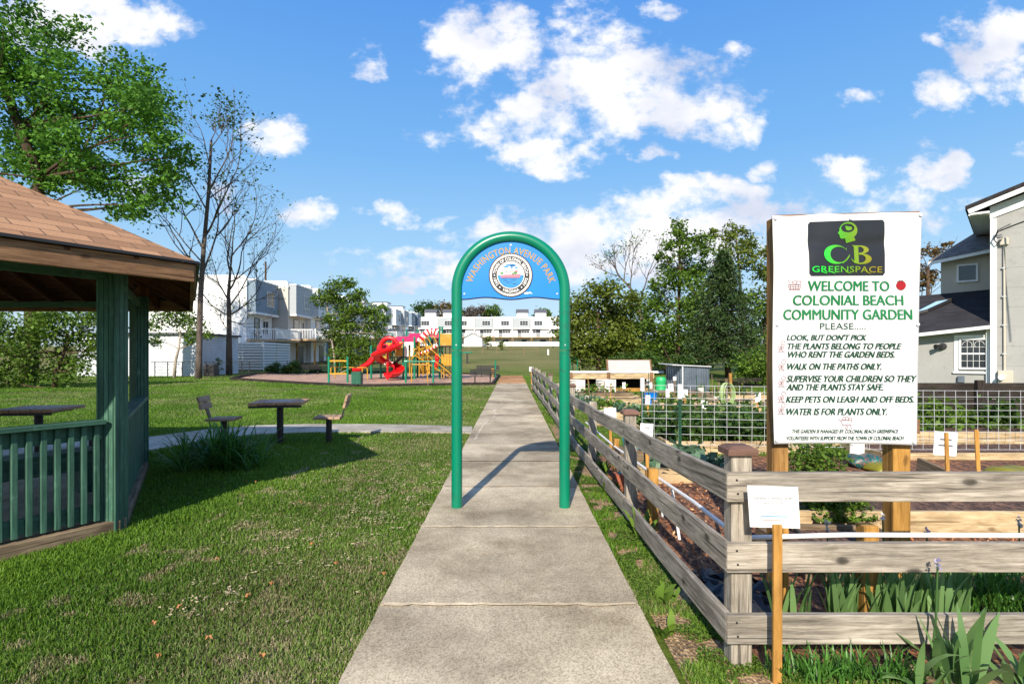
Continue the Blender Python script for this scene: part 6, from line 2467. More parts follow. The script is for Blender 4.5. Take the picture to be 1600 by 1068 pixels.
mb = MB(); zz = P(730, 551, 62).z; mb.bar((S(722 - 800, 62), 62, zz), (S(738 - 800, 62), 62, zz + .06), .3, .14); mb.build('beam', M['play_green'], see, bevel=.03)
mb = MB(); mb.bx(S(730 - 800, 62) - .1, S(730 - 800, 62) + .1, 61.9, 62.1, gz(62), zz - .07); mb.build('stand', M['black_metal'], see)

# green hoop rack past the fence
hp_ = thing('hoop_rack', 'pair of green tubular hoops standing past the wooden fence', 'hoops', (S(897 - 800, 40), 40, 0))
for dy, x0, x1 in ((0, 891, 902), (1.2, 886, 895)):
    mb = MB(); d = 40 + dy
    a, b_ = S(x0 - 800, d), S(x1 - 800, d)
    r = (b_ - a) / 2
    pts = [(a, d, 0), (a, d, 1.0)] + [((a + b_) / 2 - r * math.cos(math.pi * k / 10), d, 1.05 + r * 1.2 * math.sin(math.pi * k / 10)) for k in range(11)] + [(b_, d, 1.0), (b_, d, 0)]
    mb.tube(pts, .035, 8); mb.build('hoop', M['play_green'], hp_, smooth='auto')

# ================================================================ GARDEN
def plant_patch(parent_or_none, pts, n, h, leaf, mat, name='foliage', seedv=None):
    C = []
    for _ in range(n):
        a = random.choice(pts)
        C.append((a[0] + random.gauss(0, a[3] * .5), a[1] + random.gauss(0, a[3] * .5), a[2] + abs(random.gauss(0, h * .5))))
    C = np.array(C)
    V, Q_, R = leaf_quads(C, leaf * 1.15 * RNG.uniform(.6, 1.3, len(C)), np.clip(RNG.normal(.5, .22, len(C)), 0, 1), .3)
    return mesh_np(name, V, Q_, M[mat], parent_or_none, R)


def raised_bed(label, x0, x1, y0, y1, h=.2, mat='bed_wood', crop=None, dens=1.0, group='raised garden beds', base=0.0):
    t = thing('raised_bed', label, 'garden bed', ((x0 + x1) / 2, (y0 + y1) / 2, base), 0, group)
    th = .045
    for a, b_ in (((x0, y0 + th / 2), (x1, y0 + th / 2)), ((x0, y1 - th / 2), (x1, y1 - th / 2)), ((x0 + th / 2, y0 + th), (x0 + th / 2, y1 - th)), ((x1 - th / 2, y0 + th), (x1 - th / 2, y1 - th))):
        mb = MB()
        jj = random.uniform(-.012, .012)
        mb.bar((a[0], a[1], base + h / 2 + jj - .01), (b_[0], b_[1], base + h / 2 - jj - .01), th, h)
        mb.build('board', M[mat], t, bevel=.004)
    mb = MB(); mb.bx(x0 + th, x1 - th, y0 + th, y1 - th, base, base + h - .045)
    mb.build('soil', M['soil'], t)
    if crop:
        cm, leaf, hh, n = crop
        pts = [(random.uniform(x0 + .12, x1 - .12), random.uniform(y0 + .12, y1 - .12), base + h - .02, random.uniform(.14, .26)) for _ in range(max(30, int(n / 12)))]
        plant_patch(t, pts, int(n * dens), hh, leaf, cm, 'crop')['kind'] = 'stuff'
    return t


random.seed(77)
# nearest beds behind the front rails
raised_bed('raised bed of pale boards under the banner posts, mulch topped', 2.30, 6.2, 4.62, 6.1, .22, 'bed_wood')
raised_bed('low weathered bed behind the corner post with a dark leafy bush', 1.95, 2.9, 3.72, 4.5, .16, 'old_wood')
raised_bed('raised bed with blue green cabbages beside the side fence', 1.50, 2.62, 6.55, 7.9, .19, 'bed_wood', ('leaf_cabbage', .12, .1, 420))
raised_bed('long raised bed full of bright green potato plants behind the wire mesh', 2.35, 4.6, 8.55, 11.0, .2, 'bed_wood', ('leaf_dark', .10, .34, 7000))
raised_bed('raised bed at the foot of the dark timber fence on the right', 5.0, 9.2, 9.2, 10.6, .26, 'bed_wood', ('leaf_mid', .09, .16, 900))
raised_bed('thin edged bed in front of the dark fence bed with small white markers', 5.3, 9.4, 8.0, 9.05, .12, 'bed_wood')
far_beds = [(915, 1003, 633, 1.0, None), (925, 985, 647, .9, ('leaf_mid', .1, .15, 250)), (1032, 1092, 640, 1.0, ('leaf_mid', .1, .12, 200)), (1100, 1190, 646, 1.0, None),
            (1030, 1110, 622, 1.6, None), (1115, 1200, 626, 1.6, ('leaf_olive', .1, .2, 300)), (905, 990, 622, 1.4, ('leaf_mid', .12, .2, 220)), (1000, 1090, 631, 1.1, ('leaf_olive', .1, .15, 200)), (950, 1010, 657, .8, ('leaf_cabbage', .12, .15, 110)), (1120, 1195, 636, 1.1, None), (892, 950, 640, 1.0, ('leaf_cabbage', .12, .15, 120)), (1205, 1300, 640, 1.4, None)]
bl_lab = ['empty pale boarded bed left of the green steel posts', 'small planted bed right behind the side fence', 'short planted bed behind the mesh panel', 'long empty bed near the coiled hose',
          'bed in front of the corrugated shed', 'weedy bed right of the corrugated shed', 'leafy bed before the long low cold frame', 'narrow bed with sparse weeds beside the blue tub', 'low bed of grey green leaves behind the turquoise bucket', 'bed with bare soil beside the wooden box', 'bed of pale leafy greens beside the right arch post', 'bed partly hidden by the banner']
for (x0, x1, y, dp, crop), lab in zip(far_beds, bl_lab):
    a, b_ = G(x0, y), G(x1, y)
    raised_bed(lab, a.x, b_.x, a.y, a.y + dp, .2, random.choice(['bed_wood', 'bed_wood', 'old_wood']), crop)

# white irrigation pipe along the fence
pp = thing('irrigation_pipe', 'white plastic irrigation pipe running on short stakes just inside the wooden fence', 'pipe', (1.3, 3.4, .4))
mb = MB(); zp = .415
mb.tube([(fx(9.5) + .28, 9.5, zp - .05), (fx(7) + .27, 7.0, zp - .04), (1.30, 4.9, zp), (1.26, 3.9, zp + .07), (1.19, 2.97, zp + .13)], .014, 8)
mb.build('side_run', M['pvc'], pp, smooth='auto')
mb = MB(); mb.tube([(1.17, 2.95, zp + .125), (1.75, 2.95, zp + .142), (2.5, 2.95, zp + .139), (4.8, 2.95, zp + .13)], .0128, 8); mb.build('front_run', M['pvc'], pp, smooth='auto')
mb = MB(); mb.tube([(1.36, 4.55, .0), (1.31, 4.6, .43)], .012, 8); mb.build('riser', M['pvc'], pp, smooth='auto')
mb = MB(); mb.tube([(1.40, 5.2, .0), (1.31, 5.1, .42)], .012, 8); mb.build('riser', M['pvc'], pp, smooth='auto')
for X, Y, h, w, nm in ((1.895, 2.94, .60, .078, 'thick'), (1.245, 4.92, .50, .085, 'x'), (1.29, 6.9, .47, .07, 'x'), (1.46, 2.95, .58, .03, 'y')):
    mb = MB(); mb.bar((X, Y + .05, -.05), (X, Y + .05, h), w, w, (0, 1, 0)); mb.build('pipe_stake', M['post_yellow'], pp, bevel=.003)
mb = MB(); mb.tube([(fx(4) + .4, 3.2, .03), (1.5, 3.9, .05), (1.75, 4.6, .28), (2.1, 4.55, .27), (2.25, 4.3, .1), (1.9, 4.1, .03), (1.55, 4.3, .04), (1.7, 4.8, .03)], .016, 8)
tag(mb.build('black_hose', M['plastic_black'], smooth='auto'), 'black irrigation hose looped between the nearest beds', 'hose')
mb = MB()
vs, nx, ny = [], 14, 10
for j in range(ny + 1):
    for i in range(nx + 1):
        x = 1.16 + .42 * i / nx + .05 * math.sin(j * 1.9); y = 2.95 + .85 * j / ny + .05 * math.sin(i * 1.3)
        vs.append((x + .05 * math.sin(j), y, 0.02 + .06 * abs(math.sin(i * 1.7 + j * .9) * math.sin(j * 1.3 - i * .4))))
mb.add(vs, [(j * (nx + 1) + i, j * (nx + 1) + i + 1, (j + 1) * (nx + 1) + i + 1, (j + 1) * (nx + 1) + i) for j in range(ny) for i in range(nx)])
o = mb.build('shade_sheet', M['plastic_black'], smooth=True); o.modifiers.new('thick', 'SOLIDIFY').thickness = .004  # black sheet stands in for the shade over the dark mulch here
tag(o, 'crumpled black sheet standing in for shade on dark mulch inside the fence corner', 'shade sheet')

# wire mesh panels
def mesh_panel(label, p0, p1, z0, z1, step, rows):
    t = thing('wire_panel', label, 'wire fence', ((p0[0] + p1[0]) / 2, (p0[1] + p1[1]) / 2, z0), 0, 'galvanised wire mesh panels')
    d = Vector((p1[0] - p0[0], p1[1] - p0[1], 0))
    n = int(d.length / step)
    mb = MB()
    for i in range(n + 1):
        q = Vector((p0[0], p0[1], 0)) + d * (i / n)
        l_ = random.uniform(-.012, .012)
        mb.tube([(q.x, q.y, z0), (q.x + l_, q.y, (z0 + z1) / 2), (q.x, q.y, z1)], .0032, 5)
    mb.build('upright_wires', M['galv'], t)
    mb = MB()
    for k in range(rows + 1):
        z = z0 + (z1 - z0) * (k / rows) ** .85
        q = Vector((p0[0], p0[1], z)); e = Vector((p1[0], p1[1], z))
        nrm = Vector((d.y, -d.x, 0)).normalized() * .0085
        mb.tube([q + nrm, (q + e) / 2 + nrm + Vector((0, 0, random.uniform(-.01, .005))), e + nrm], .0032, 5)
    mb.build('level_wires', M['galv'], t)
    return t


mesh_panel('galvanised wire mesh panel left of the banner, before the potato bed', (1.93, 8.30), (5.0, 7.9), .2, 1.06, .165, 8)
mesh_panel('galvanised wire mesh panel right of the banner, before the dark fence', (5.1, 8.25), (9.3, 8.15), .12, .99, .152, 8)
def tpost(label, X, Y, h):
    t = thing('steel_post', label, 'fence post', (X, Y, 0), 0, 'green steel posts with white caps')
    mb = MB(); mb.bx(X - .02, X + .02, Y - .006, Y + .006, -.05, h - .17); mb.bx(X - .006, X + .006, Y + .006, Y + .03, -.05, h - .17)
    for k in range(int(h / .06)): mb.bx(X - .008, X + .008, Y - .016, Y - .006, .05 + .06 * k * .85, .07 + .06 * k * .85)
    mb.build('stem', M['tpost'], t)
    mb = MB(); mb.cyl((X, Y + .008, h - .2), .034, .2, 12); mb.build('cap', M['pvc'], t, smooth='auto')


tpost('green steel post with white cap, left one of the pair, by the blue tub', S(1004 - 800, 8.6), 8.6, P(0, 590, 8.6).z)
tpost('green steel post with white cap, right one of the pair, before the metal shed', S(1062.5 - 800, 7.8), 7.8, P(0, 600, 7.8).z)
mb = MB(); mb.tube([(4.4, 8.35, 0), (4.42, 8.35, .80)], .018, 6)
tag(mb.build('green_stake', M['tpost']), 'short dark green stake between the two banner posts', 'stake')


# white plot signs on stakes
def plot_sign(label, cx, y0, y1, w, d, stake=True, tilt=0.0, lines=0, back=False, sx=None, yb=None):
    t = thing('plot_sign', label, 'sign', (S(cx - 800, d), d, 0), 0, 'white plot signs in the garden')
    a = P(cx, (y0 + y1) / 2, d)
    hw, hh = S(w / 2, d), S((y1 - y0) / 2, d)
    ct, st_ = math.cos(tilt), math.sin(tilt)
    cs = [(-hw, -hh), (hw, -hh), (hw, hh), (-hw, hh)]
    mb = MB(); mb.prism([(a.x + x * ct - z * st_, d - .012, a.z + x * st_ + z * ct) for x, z in cs][::-1], (0, .005, 0))
    pnl = mb.build('panel', M['paper'], t)
    if lines:
        mb = MB()
        for k in range(lines):
            z = hh * (.35 - .5 * k)
            l_ = hw * random.uniform(.45, .7)
            mb.bar((a.x - l_ * ct - z * st_, d - .0135, a.z + z * ct - l_ * st_), (a.x + l_ * ct - z * st_, d - .0135, a.z + z * ct + l_ * st_), .001, hh * .14)
        mb.build('print', M['print_grey'], pnl)
    if stake:
        mb = MB(); x = a.x if sx is None else S(sx - 800, d)
        yy = d - .03 if back else d + .004
        mb.bar((x + .02, yy + .008, -.05), (x, yy + .008, a.z + (hh * .95 if back else hh * .4)), .035 if d < 8 else .04, .016, (0, 1, 0))
        mb.build('stake', M['stake'], t)
    return t


ring_ = [("white square plot sign with faint print behind the second fence post", 1010, 661, 681, 20, 6.4, 1), ("white square plot sign over the top rail, left of the turquoise bucket", 953, 637, 652, 19, 8.5, 0),
         ("narrow white plot sign beside the left green steel post", 1012, 617, 632, 7, 11.5, 2), ("small white plot sign in front of the green barrel", 1048, 599, 611, 8, 20.0, 1),
         ("white plot sign between barrel and right steel post", 1043, 607, 620, 6, 16.0, 0), ("white plot sign against the right steel post", 1070, 608, 620, 8.5, 15.0, 2), ("square white plot sign low in the middle of the mesh panel", 1100, 625, 639, 10, 14.0, 0),
         ("leaning white plot sign on an orange stake beside the banner", 1184, 613, 628, 9, 13.0, 1), ("tiny white plot sign at the dark cold frame front", 975, 597, 607, 5, 21.0, 0), ("tiny white plot sign right of the dark cold frame", 1017, 597, 606, 4, 21.5, 0), ("white plot sign leaning on the corrugated panel", 987, 577, 583, 6, 24.5, 0), ("white plot sign on the left wall of the metal shed", 1054, 588, 594, 5, 22.3, 0)]
for lab, cx, y0, y1, w, d, ln in ring_:
    plot_sign(lab, cx, y0, y1, w, d, True, random.uniform(-.06, .06), ln)
plot_sign('large tilted white plot sign right of the banner, back turned on its yellow stake', 1476, 674, 711, 36, 5.6, True, -.07, 2, True)
plot_sign('tiny white plot sign at the far end of the wooden fence', 830, 573, 580, 6, 24.2, True, 0, 0)
mb = MB(); mb.bar((S(1531 - 800, 5.9), 5.9, -.05), (S(1525.5 - 800, 5.9), 5.9, P(0, 671, 5.9).z), .042, .018, (0, 1, 0))
tag(mb.build('bare_stake', M['stake'], bevel=.003), 'bare tilted yellow stake at the right of the tilted plot sign', 'stake')

# turquoise buckets, blue tub, barrel, crates
def bucket(label, X, Y, z, r, h, m='cyan'):
    t = thing('bucket', label, 'bucket', (X, Y, z))
    mb = MB(); mb.lathe((X, Y, z), [(r * .78, 0), (r, h), (r * 1.06, h), (r * 1.06, h - .025), (r * .95, h - .03)][:3] + [(r * .94, h), (r * .74, .02)], 18); mb.build('body', M[m], t, smooth='auto')
    mb = MB(); mb.tube([(X + r * 1.05 * math.cos(a), Y, z + h + r * .5 * math.sin(a)) for a in [math.pi * k / 8 for k in range(9)]], .006, 6); mb.build('handle', M['galv'], t)


bucket('turquoise bucket behind the second fence post', S(986 - 800, 6.9), 6.9, .36, .115, .18)
mb = MB(); mb.bx(S(986 - 800, 6.9) - .2, S(986 - 800, 6.9) + .2, 6.75, 7.05, .0, .36)
tag(mb.build('bucket_crate', M['old_wood']), 'low weathered crate carrying the turquoise bucket', 'crate')
bucket('small turquoise bucket low behind the top fence rail', S(973 - 800, 6.2), 6.2, .20, .06, .13)
mb = MB(); mb.bx(S(973 - 800, 6.2) - .1, S(973 - 800, 6.2) + .1, 6.12, 6.28, 0, .2)
tag(mb.build('bucket_block', M['brick']), 'brick block under the small turquoise bucket', 'block')
bucket('blue plastic tub near the left green steel post', S(1015 - 800, 17.0), 17.0, 0, .24, .36, 'sign_blue')
br = thing('barrel', 'bright green plastic rain barrel left of the metal shed', 'barrel', (S(1032.5 - 800, 22.2), 22.2, 0))
mb = MB(); X = S(1032.5 - 800, 22.2); mb.lathe((X, 22.2, 0), [(.17, 0), (.2, .05), (.205, .2), (.195, .22), (.21, .3), (.195, .42), (.205, .45), (.2, .58), (.17, .63)], 22); mb.build('body', M['barrel'], br, smooth='auto')
mb = MB(); mb.lathe((X, 22.2, .63), [(.165, 0), (.165, .02), (.05, .03)], 22); mb.build('lid', M['barrel'], br, smooth='auto')


def slat_bin(label, x0, x1, ytop, d, ybase):
    X0, X1 = S(x0 - 800, d), S(x1 - 800, d)
    zt = P(0, ytop, d).z
    zb = max(0, P(0, ybase, d).z)
    t = thing('slatted_bin', label, 'bin', ((X0 + X1) / 2, d, zb), 0, 'white slatted bins before the cold frame')
    mb = MB()
    n = 5
    hgt = (zt - zb) / n
    for k in range(n):
        mb.bx(X0 + .2, X1, d - .02, d, zb + hgt * k + .01, zb + hgt * (k + 1) - .012)
        mb.bar((X0 + .2, d + .02, zb + hgt * (k + .5)), (X0, d + .55, zb + hgt * (k + .5)), .02, hgt * .55)
        mb.bx(X0, X1 - .2, d + .55, d + .57, zb + hgt * k + .01, zb + hgt * (k + 1) - .012)
        mb.bar((X1, d + .02, zb + hgt * (k + .5)), (X1 - .2, d + .55, zb + hgt * (k + .5)), .02, hgt * .8)
    mb.build('slats', M['play_white'], t)
    for xx in (X0 + .2, X1 - .04):
        mb = MB(); mb.bx(xx, xx + .04, d - .045, d - .022, zb, zt); mb.build('upright', M['play_white'], t)


slat_bin('white slatted bin in front of the long cold frame, the wider one in full view', 935, 962, 592.5, 20.6, 612)
slat_bin('white slatted bin directly beside the right arch post', 892, 914, 593, 20.6, 612)
# long raised cold frame with dark underside
cf = thing('cold_frame', 'long low timber potting bench with a dark open underside in front of the wood', 'bench', (S(957 - 800, 23), 23, 0))
x0, x1 = S(888 - 800, 23), S(1022 - 800, 23)
zt = P(0, 583.5, 23).z
mb = MB(); mb.bx(x0, x1, 22.98, 23.03, zt - .21, zt); mb.build('front_beam', M['bed_wood'], cf)
mb = MB(); mb.bx(x0, x1, 23.03, 24.4, zt - .05, zt - .01); mb.build('top', M['old_wood'], cf)
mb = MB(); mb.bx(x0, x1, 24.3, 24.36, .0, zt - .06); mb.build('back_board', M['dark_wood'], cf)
mb = MB(); mb.bx(x0, x1, 23.1, 23.15, .02, .16); mb.build('low_board', M['stake'], cf)
for px in (892, 951, 1018):
    mb = MB(); xx = S(px - 800, 22.93); mb.bx(xx - .06, xx + .06, 22.9, 22.975, 0, zt + .06); mb.build('post', M['fascia_wood'], cf)
mb = MB(); mb.bx(x0, x1 + .8, 24.45, 24.5, zt - .02, zt + .07); mb.build('white_ledge', M['trim_white'], cf)
cp_ = thing('corrugated_panel', 'pale ribbed plastic cover leaning behind the long potting bench', 'cover', (S(987 - 800, 25.2), 25.2, 0))
x0, x1 = S(953 - 800, 25.2), S(1019 - 800, 25.2)
z0, z1 = .2, P(0, 562.5, 25.6).z
mb = MB(); n = 72
vs = []
for k in range(n + 1):
    x = x0 + (x1 - x0) * k / n
    o_ = .02 * math.sin(k * math.pi)
    o_ = .018 if k % 2 else -.018
    vs += [(x, 25.2 + o_, z0), (x, 25.75 + o_, z1)]
mb.add(vs, [(2 * k, 2 * k + 2, 2 * k + 3, 2 * k + 1) for k in range(n)])
o = mb.build('sheet', M['poly_sheet'], cp_); o.modifiers.new('thick', 'SOLIDIFY').thickness = .006
mb = MB()
for xx in (x0 - .04, x1 + .04): mb.bar((xx, 25.25, 0), (xx, 25.8, z1 + .03), .08, .06)
mb.bar((x0, 25.8, z1), (x1, 25.8, z1), .05, .05)
mb.build('frame', M['fascia_wood'], cp_)
# corrugated metal shed
ms_ = thing('metal_shed', 'small grey corrugated metal shed with a pale sloping roof', 'shed', (S(1083 - 800, 22.6), 22.6, 0))
ds = 22.6
x0, x1 = S(1066 - 800, ds), S(1109 - 800, ds)
zt0, zt1 = P(0, 572, ds).z, P(0, 574, ds).z
mb = MB()


def corr(p, q, zb, za, zc, n):
    p, q = Vector(p), Vector(q)
    d = (q - p); nr = Vector((d.y, -d.x)).normalized()
    vs = []
    for k in range(n + 1):
        t = k / n
        o_ = (.02, .02, -.02, -.02)[k % 4]
        b_ = p + d * t + nr * o_
        vs += [(b_.x, b_.y, zb), (b_.x, b_.y, za + (zc - za) * t)]
    mb.add(vs, [(2 * k, 2 * k + 2, 2 * k + 3, 2 * k + 1) for k in range(n)])


corr((x0, ds), (x1, ds + .1), 0, zt0, zt1, 44)
corr((x0 - .28, ds + 1.3), (x0, ds), 0, zt0, zt0, 28)
corr((x1, ds + .1), (x1 - .28, ds + 1.4), 0, zt1, zt1, 28)
o = mb.build('wall', M['metal_sheet'], ms_); o.modifiers.new('thick', 'SOLIDIFY').thickness = .006
mb = MB(); mb.prism([(x0 - .42, ds - .1, zt0 + .04), (x1 + .06, ds - .02, zt1 + .02), (x1 - .22, ds + 1.5, zt1 + .02), (x0 - .6, ds + 1.4, zt0 + .08)], (0, 0, .04)); mb.build('roof', M['galv'], ms_)
mb = MB(); mb.bar((x0 - .0, ds - .03, 0), (x0 - .0, ds - .03, zt0), .05, .05, (0, 1, 0)); mb.build('corner_post', M['galv'], ms_)
# low stack of boards, block, hose coil, box
random.seed(15)
bp_ = thing('board_pile', 'low untidy pile of dark boards right of the metal shed', 'pile', (S(1150 - 800, 20), 20, 0))
for k in range(9):
    a, b_ = P(1115 + random.uniform(-8, 25), 607 - k * 1.6, 20 + random.uniform(0, 1)), P(1180 + random.uniform(-15, 12), 610 - k * 1.9, 20 + random.uniform(0, 1))
    mb = MB(); mb.bar((a.x, a.y, .12 + .065 * k), (b_.x, b_.y, .10 + .07 * k), .16, .045); mb.build('plank', M[random.choice(['dark_wood', 'old_wood'])], bp_)
for px in (1122, 1172):
    mb = MB(); mb.bx(S(px - 800, 20.4) - .07, S(px - 800, 20.4) + .07, 20.3, 20.9, 0, .1); mb.build('bearer', M['old_wood'], bp_)
mb = MB(); mb.bar((S(1142 - 800, 19.0), 19.0, -.05), (S(1141 - 800, 19.0), 19.0, P(0, 583, 19).z), .09, .09, (0, 1, 0))
tag(mb.build('lone_post', M['post_yellow'], bevel=.005), 'single short timber post standing at the pile of boards', 'post')
wb = thing('wooden_box', 'small pale plywood box on the grass under the hanging hose coil', 'box', (S(1152 - 800, 12.2), 12.2, 0))
mb = MB(); X = S(1152 - 800, 12.2)
mb.bx(X - .13, X + .13, 12.08, 12.10, .02, .25); mb.bx(X - .13, X + .13, 12.3, 12.32, .02, .25); mb.bx(X - .15, X - .13, 12.08, 12.32, 0, .26); mb.bx(X + .13, X + .15, 12.08, 12.32, 0, .26); mb.bx(X - .12, X + .12, 12.105, 12.295, .0, .02)
mb.build('side', M['bed_wood'], wb)
hc = thing('hose_coil', 'pale green garden hose hung in long loops on a stake behind the mesh', 'hose', (S(1137 - 800, 12.0), 12.0, 0))
mb = MB()
for k in range(9):
    r0 = random.uniform(.10, .15); hgt = random.uniform(.42, .56); yy = 12.0 + random.uniform(-.06, .06)
    X = S(1137 - 800, 12) + random.uniform(-.02, .02)
    mb.tube([(X + r0 * math.sin(2 * math.pi * j / 20), yy + .02 * math.cos(2 * math.pi * j / 10), .93 - hgt / 2 + hgt / 2 * math.cos(2 * math.pi * j / 20) - .02) for j in range(21)], .012, 6)
mb.build('loops', M['hose_green'], hc, smooth='auto')
mb = MB(); X = S(1137 - 800, 12); mb.bar((X, 12.1, -.05), (X, 12.1, 1.0), .05, .05, (0, 1, 0)); mb.bar((X, 11.9, .9), (X, 12.13, .92), .03, .03); mb.build('stake', M['old_wood'], hc)


# sacks of soil lying on the grass
def sack(label, X, Y, z, sx, sy, sz, rz, m):
    mb = MB(); nu, nv = 20, 12
    vs = []
    for j in range(nv + 1):
        for i in range(nu):
            t = 2 * math.pi * i / nu
            v = -1 + 2 * j / nv
            w = (1 - abs(v) ** 6) ** .5 if abs(v) < 1 else .12
            e = max(w, .12)
            c_, s_ = math.cos(t), math.sin(t)
            x = v * sx
            y = math.copysign(abs(c_) ** .7, c_) * sy * (.82 + .18 * e)
            zz = max(s_, -.55) * sz * e * (1 + .16 * math.sin(v * 7 + 2 * c_))
            vs.append((X + x * math.cos(rz) - y * math.sin(rz), Y + x * math.sin(rz) + y * math.cos(rz), z + .55 * sz + zz))
    fs = [(j * nu + i, j * nu + (i + 1) % nu, (j + 1) * nu + (i + 1) % nu, (j + 1) * nu + i) for j in range(nv) for i in range(nu)]
    fs += [tuple(range(nu))[::-1], tuple(nv * nu + i for i in range(nu))]
    mb.add(vs, fs)
    tag(mb.build('soil_sack', M[m], smooth='auto'), label, 'sack', 'plastic soil sacks')


sack('plump olive soil sack between the banner posts, on the right', S(1381 - 800, 7.2), 7.2, 0, .20, .15, .08, .2, 'bag_olive')
sack('flat teal soil sack with red blotches lying between the banner posts', S(1352 - 800, 7.5), 7.5, .02, .22, .15, .10, -.15, 'bag_teal')
sack('olive soil sack with a white patch at the right photo edge', S(1585 - 800, 6.9), 6.9, 0, .30, .17, .085, .1, 'bag_olive')
tl = thing('tilted_plank', 'weathered grey plank edging sloping down right of the right banner post', 'plank', (4.4, 6.2, 0))
mb = MB(); mb.bar((S(1435 - 800, 6.6), 6.6, .20), (S(1530 - 800, 5.7), 5.7, .10), .05, .2); mb.build('board', M['old_wood'], tl, bevel=.005)
mb = MB(); p = P(1500, 745, 5.95); mb.bx(p.x - .03, p.x + .03, 5.95, 6.0, -.05, .14); mb.build('peg', M['old_wood'], tl)
# pale box between the posts (a tilted white sheet and timber)
ws = thing('white_board', 'plain grey white board standing against the mesh between the banner posts', 'board', (S(1338 - 800, 7.6), 7.6, 0))
mb = MB(); mb.bar((S(1338 - 800, 7.62), 7.62, .02), (S(1340 - 800, 7.75), 7.75, .38), .2, .02, (0, 1, 0)); mb.build('sheet', M['poly_sheet'], ws)

# dark sleeper fence and its posts
df = thing('sleeper_fence', 'low dark fence of stacked horizontal sleepers before the grey house', 'fence', (7.5, 11, 0))
for k in range(6):
    z = .02 + .158 * k
    mb = MB(); mb.bar((7.2, 11.0 + random.uniform(-.01, .01), z + .075), (14.5, 11.0, z + .075), .08, .15); mb.build('sleeper', M['dark_wood'], df, bevel=.006)
for px in (1531, 1640):
    mb = MB(); X = S(px - 800, 10.9); mb.bx(X - .07, X + .07, 10.86, 10.955, -.05, 1.02); mb.build('post', M['dark_wood'], df, bevel=.006)
# leafy plants in front of it
for lab, px, d, r, n, m_ in (('tall green weeds against the dark sleeper fence beside the banner', 1455, 10.4, .35, 900, 'leaf_mid'), ('low creeping plants at the foot of the sleeper fence, far right', 1570, 10.2, .35, 700, 'leaf_dark'), ('grassy plants at the sleeper fence right of the weeds', 1500, 10.6, .25, 500, 'leaf_mid')):
    c = Vector((S(px - 800, d), d, .22))
    t = thing('weed_clump', lab, 'plant', c)
    plant_patch(t, [(c.x + random.gauss(0, r * .5), c.y + random.gauss(0, .15), c.z, r * .5) for _ in range(12)], n, r, .11, m_)
# bush in the near bed and by the left post
def bush(label, px, py, d, rpx, n, leaf, m_, base=.0):
    c = P(px, py, d); r = S(rpx, d)
    t = thing('garden_bush', label, 'bush', (c.x, d, base))
    mb = MB()
    for k in range(7): mb.tube(curve((c.x, d, base - .02), c + Vector((random.gauss(0, .4), random.gauss(0, .4), random.uniform(-.2, .6))) * r, .3, 4), .006, 5)
    mb.build('stem', M['bark'], t)
    C = np.array(c)[None] + np.clip(RNG.normal(size=(n, 3)), -1.7, 1.7) * np.array([r * .62, r * .5, r * .5])
    C[:, 2] = np.maximum(C[:, 2], base + .01)
    V, Q_, R = leaf_quads(C, leaf * RNG.uniform(.6, 1.3, n), np.clip(RNG.normal(.5, .22, n), 0, 1), .3)
    mesh_np('foliage', V, Q_, M[m_], t, R)


bush('dense dark green bush in the bed between the two banner posts', 1303, 795, 4.75, 44, 2600, .045, 'leaf_mid', .15)
bush('broad leafy bush behind the left banner post, above the top rail', 1272, 722, 6.3, 38, 1700, .05, 'leaf_mid', .05)

# irises along the front rails
def iris(label, bases, n, hmin, hmax, w=.032, flowers=(), lean=.35, droop=.25):
    c = bases[0]
    t = thing('iris_plant', label, 'plant', (c[0], c[1], 0))
    strap_blades('foliage', M['leaf_iris'], t, bases, n, hmin, hmax, lean, w, droop, 6, .5, .2)
    for (p, q, m_) in flowers:
        mb = MB(); mb.tube([p, (Vector(p) + Vector(q)) / 2 + Vector((.01, 0, 0)), q], [.006, .005, .004], 6); mb.build('stalk', M['leaf_iris'], t)
        C = np.array(q)[None] + RNG.normal(size=(14, 3)) * np.array([.006, .006, .018])
        V, Q_, R = leaf_quads(C, RNG.uniform(.016, .032, 14), RNG.random(14), .1)
        mesh_np('flower', V, Q_, M[m_], t, R)
    return t


def row(px0, px1, d, k, jit=.06):
    return [(S(px0 + (px1 - px0) * i / max(1, k - 1) - 800, d), d + random.uniform(-jit, jit), 0) for i in range(k)]


random.seed(90)
iris('dense row of upright sword leaved irises behind the bottom rail, left half', row(1290, 1390, 3.0, 14), 78, .30, .47, .034, [((S(1380 - 800, 3.3), 3.3, 0), tuple(P(1379, 812, 3.3)), 'petal_white'), ((S(1292 - 800, 3.3), 3.3, 0), tuple(P(1292, 818, 3.3)), 'petal_white')])
iris('dense row of upright irises behind the bottom rail, right half', row(1395, 1500, 3.05, 14), 66, .26, .44, .036, [((S(1447 - 800, 3.3), 3.3, 0), tuple(P(1448, 830, 3.3)), 'petal'), ((S(1590 - 800, 3.3), 3.3, 0), tuple(P(1592, 815, 3.3)), 'petal_white')])
iris('single iris clump behind the corner post and the stake notice', row(1222, 1245, 3.0, 4), 14, .26, .46, .034)
iris('broad leaved iris sprawling through the bottom rail at lower right, one purple bud', [(S(1490 - 800, 2.55), 2.55, 0), (S(1510 - 800, 2.53), 2.53, 0)], 18, .24, .46, .046, [((S(1453 - 800, 2.6), 2.6, .02), tuple(P(1465, 880, 2.58)), 'petal')], .9, .5)
iris('flopped iris leaves lying on the verge at lower right', [(S(1440 - 800, 2.5), 2.5, 0), (S(1450 - 800, 2.45), 2.45, 0)], 9, .2, .34, .044, (), 1.2, .9)
iris('iris leaves at the bottom right photo corner', [(S(1590 - 800, 2.5), 2.5, 0)], 9, .2, .32, .042, (), .9, .8)
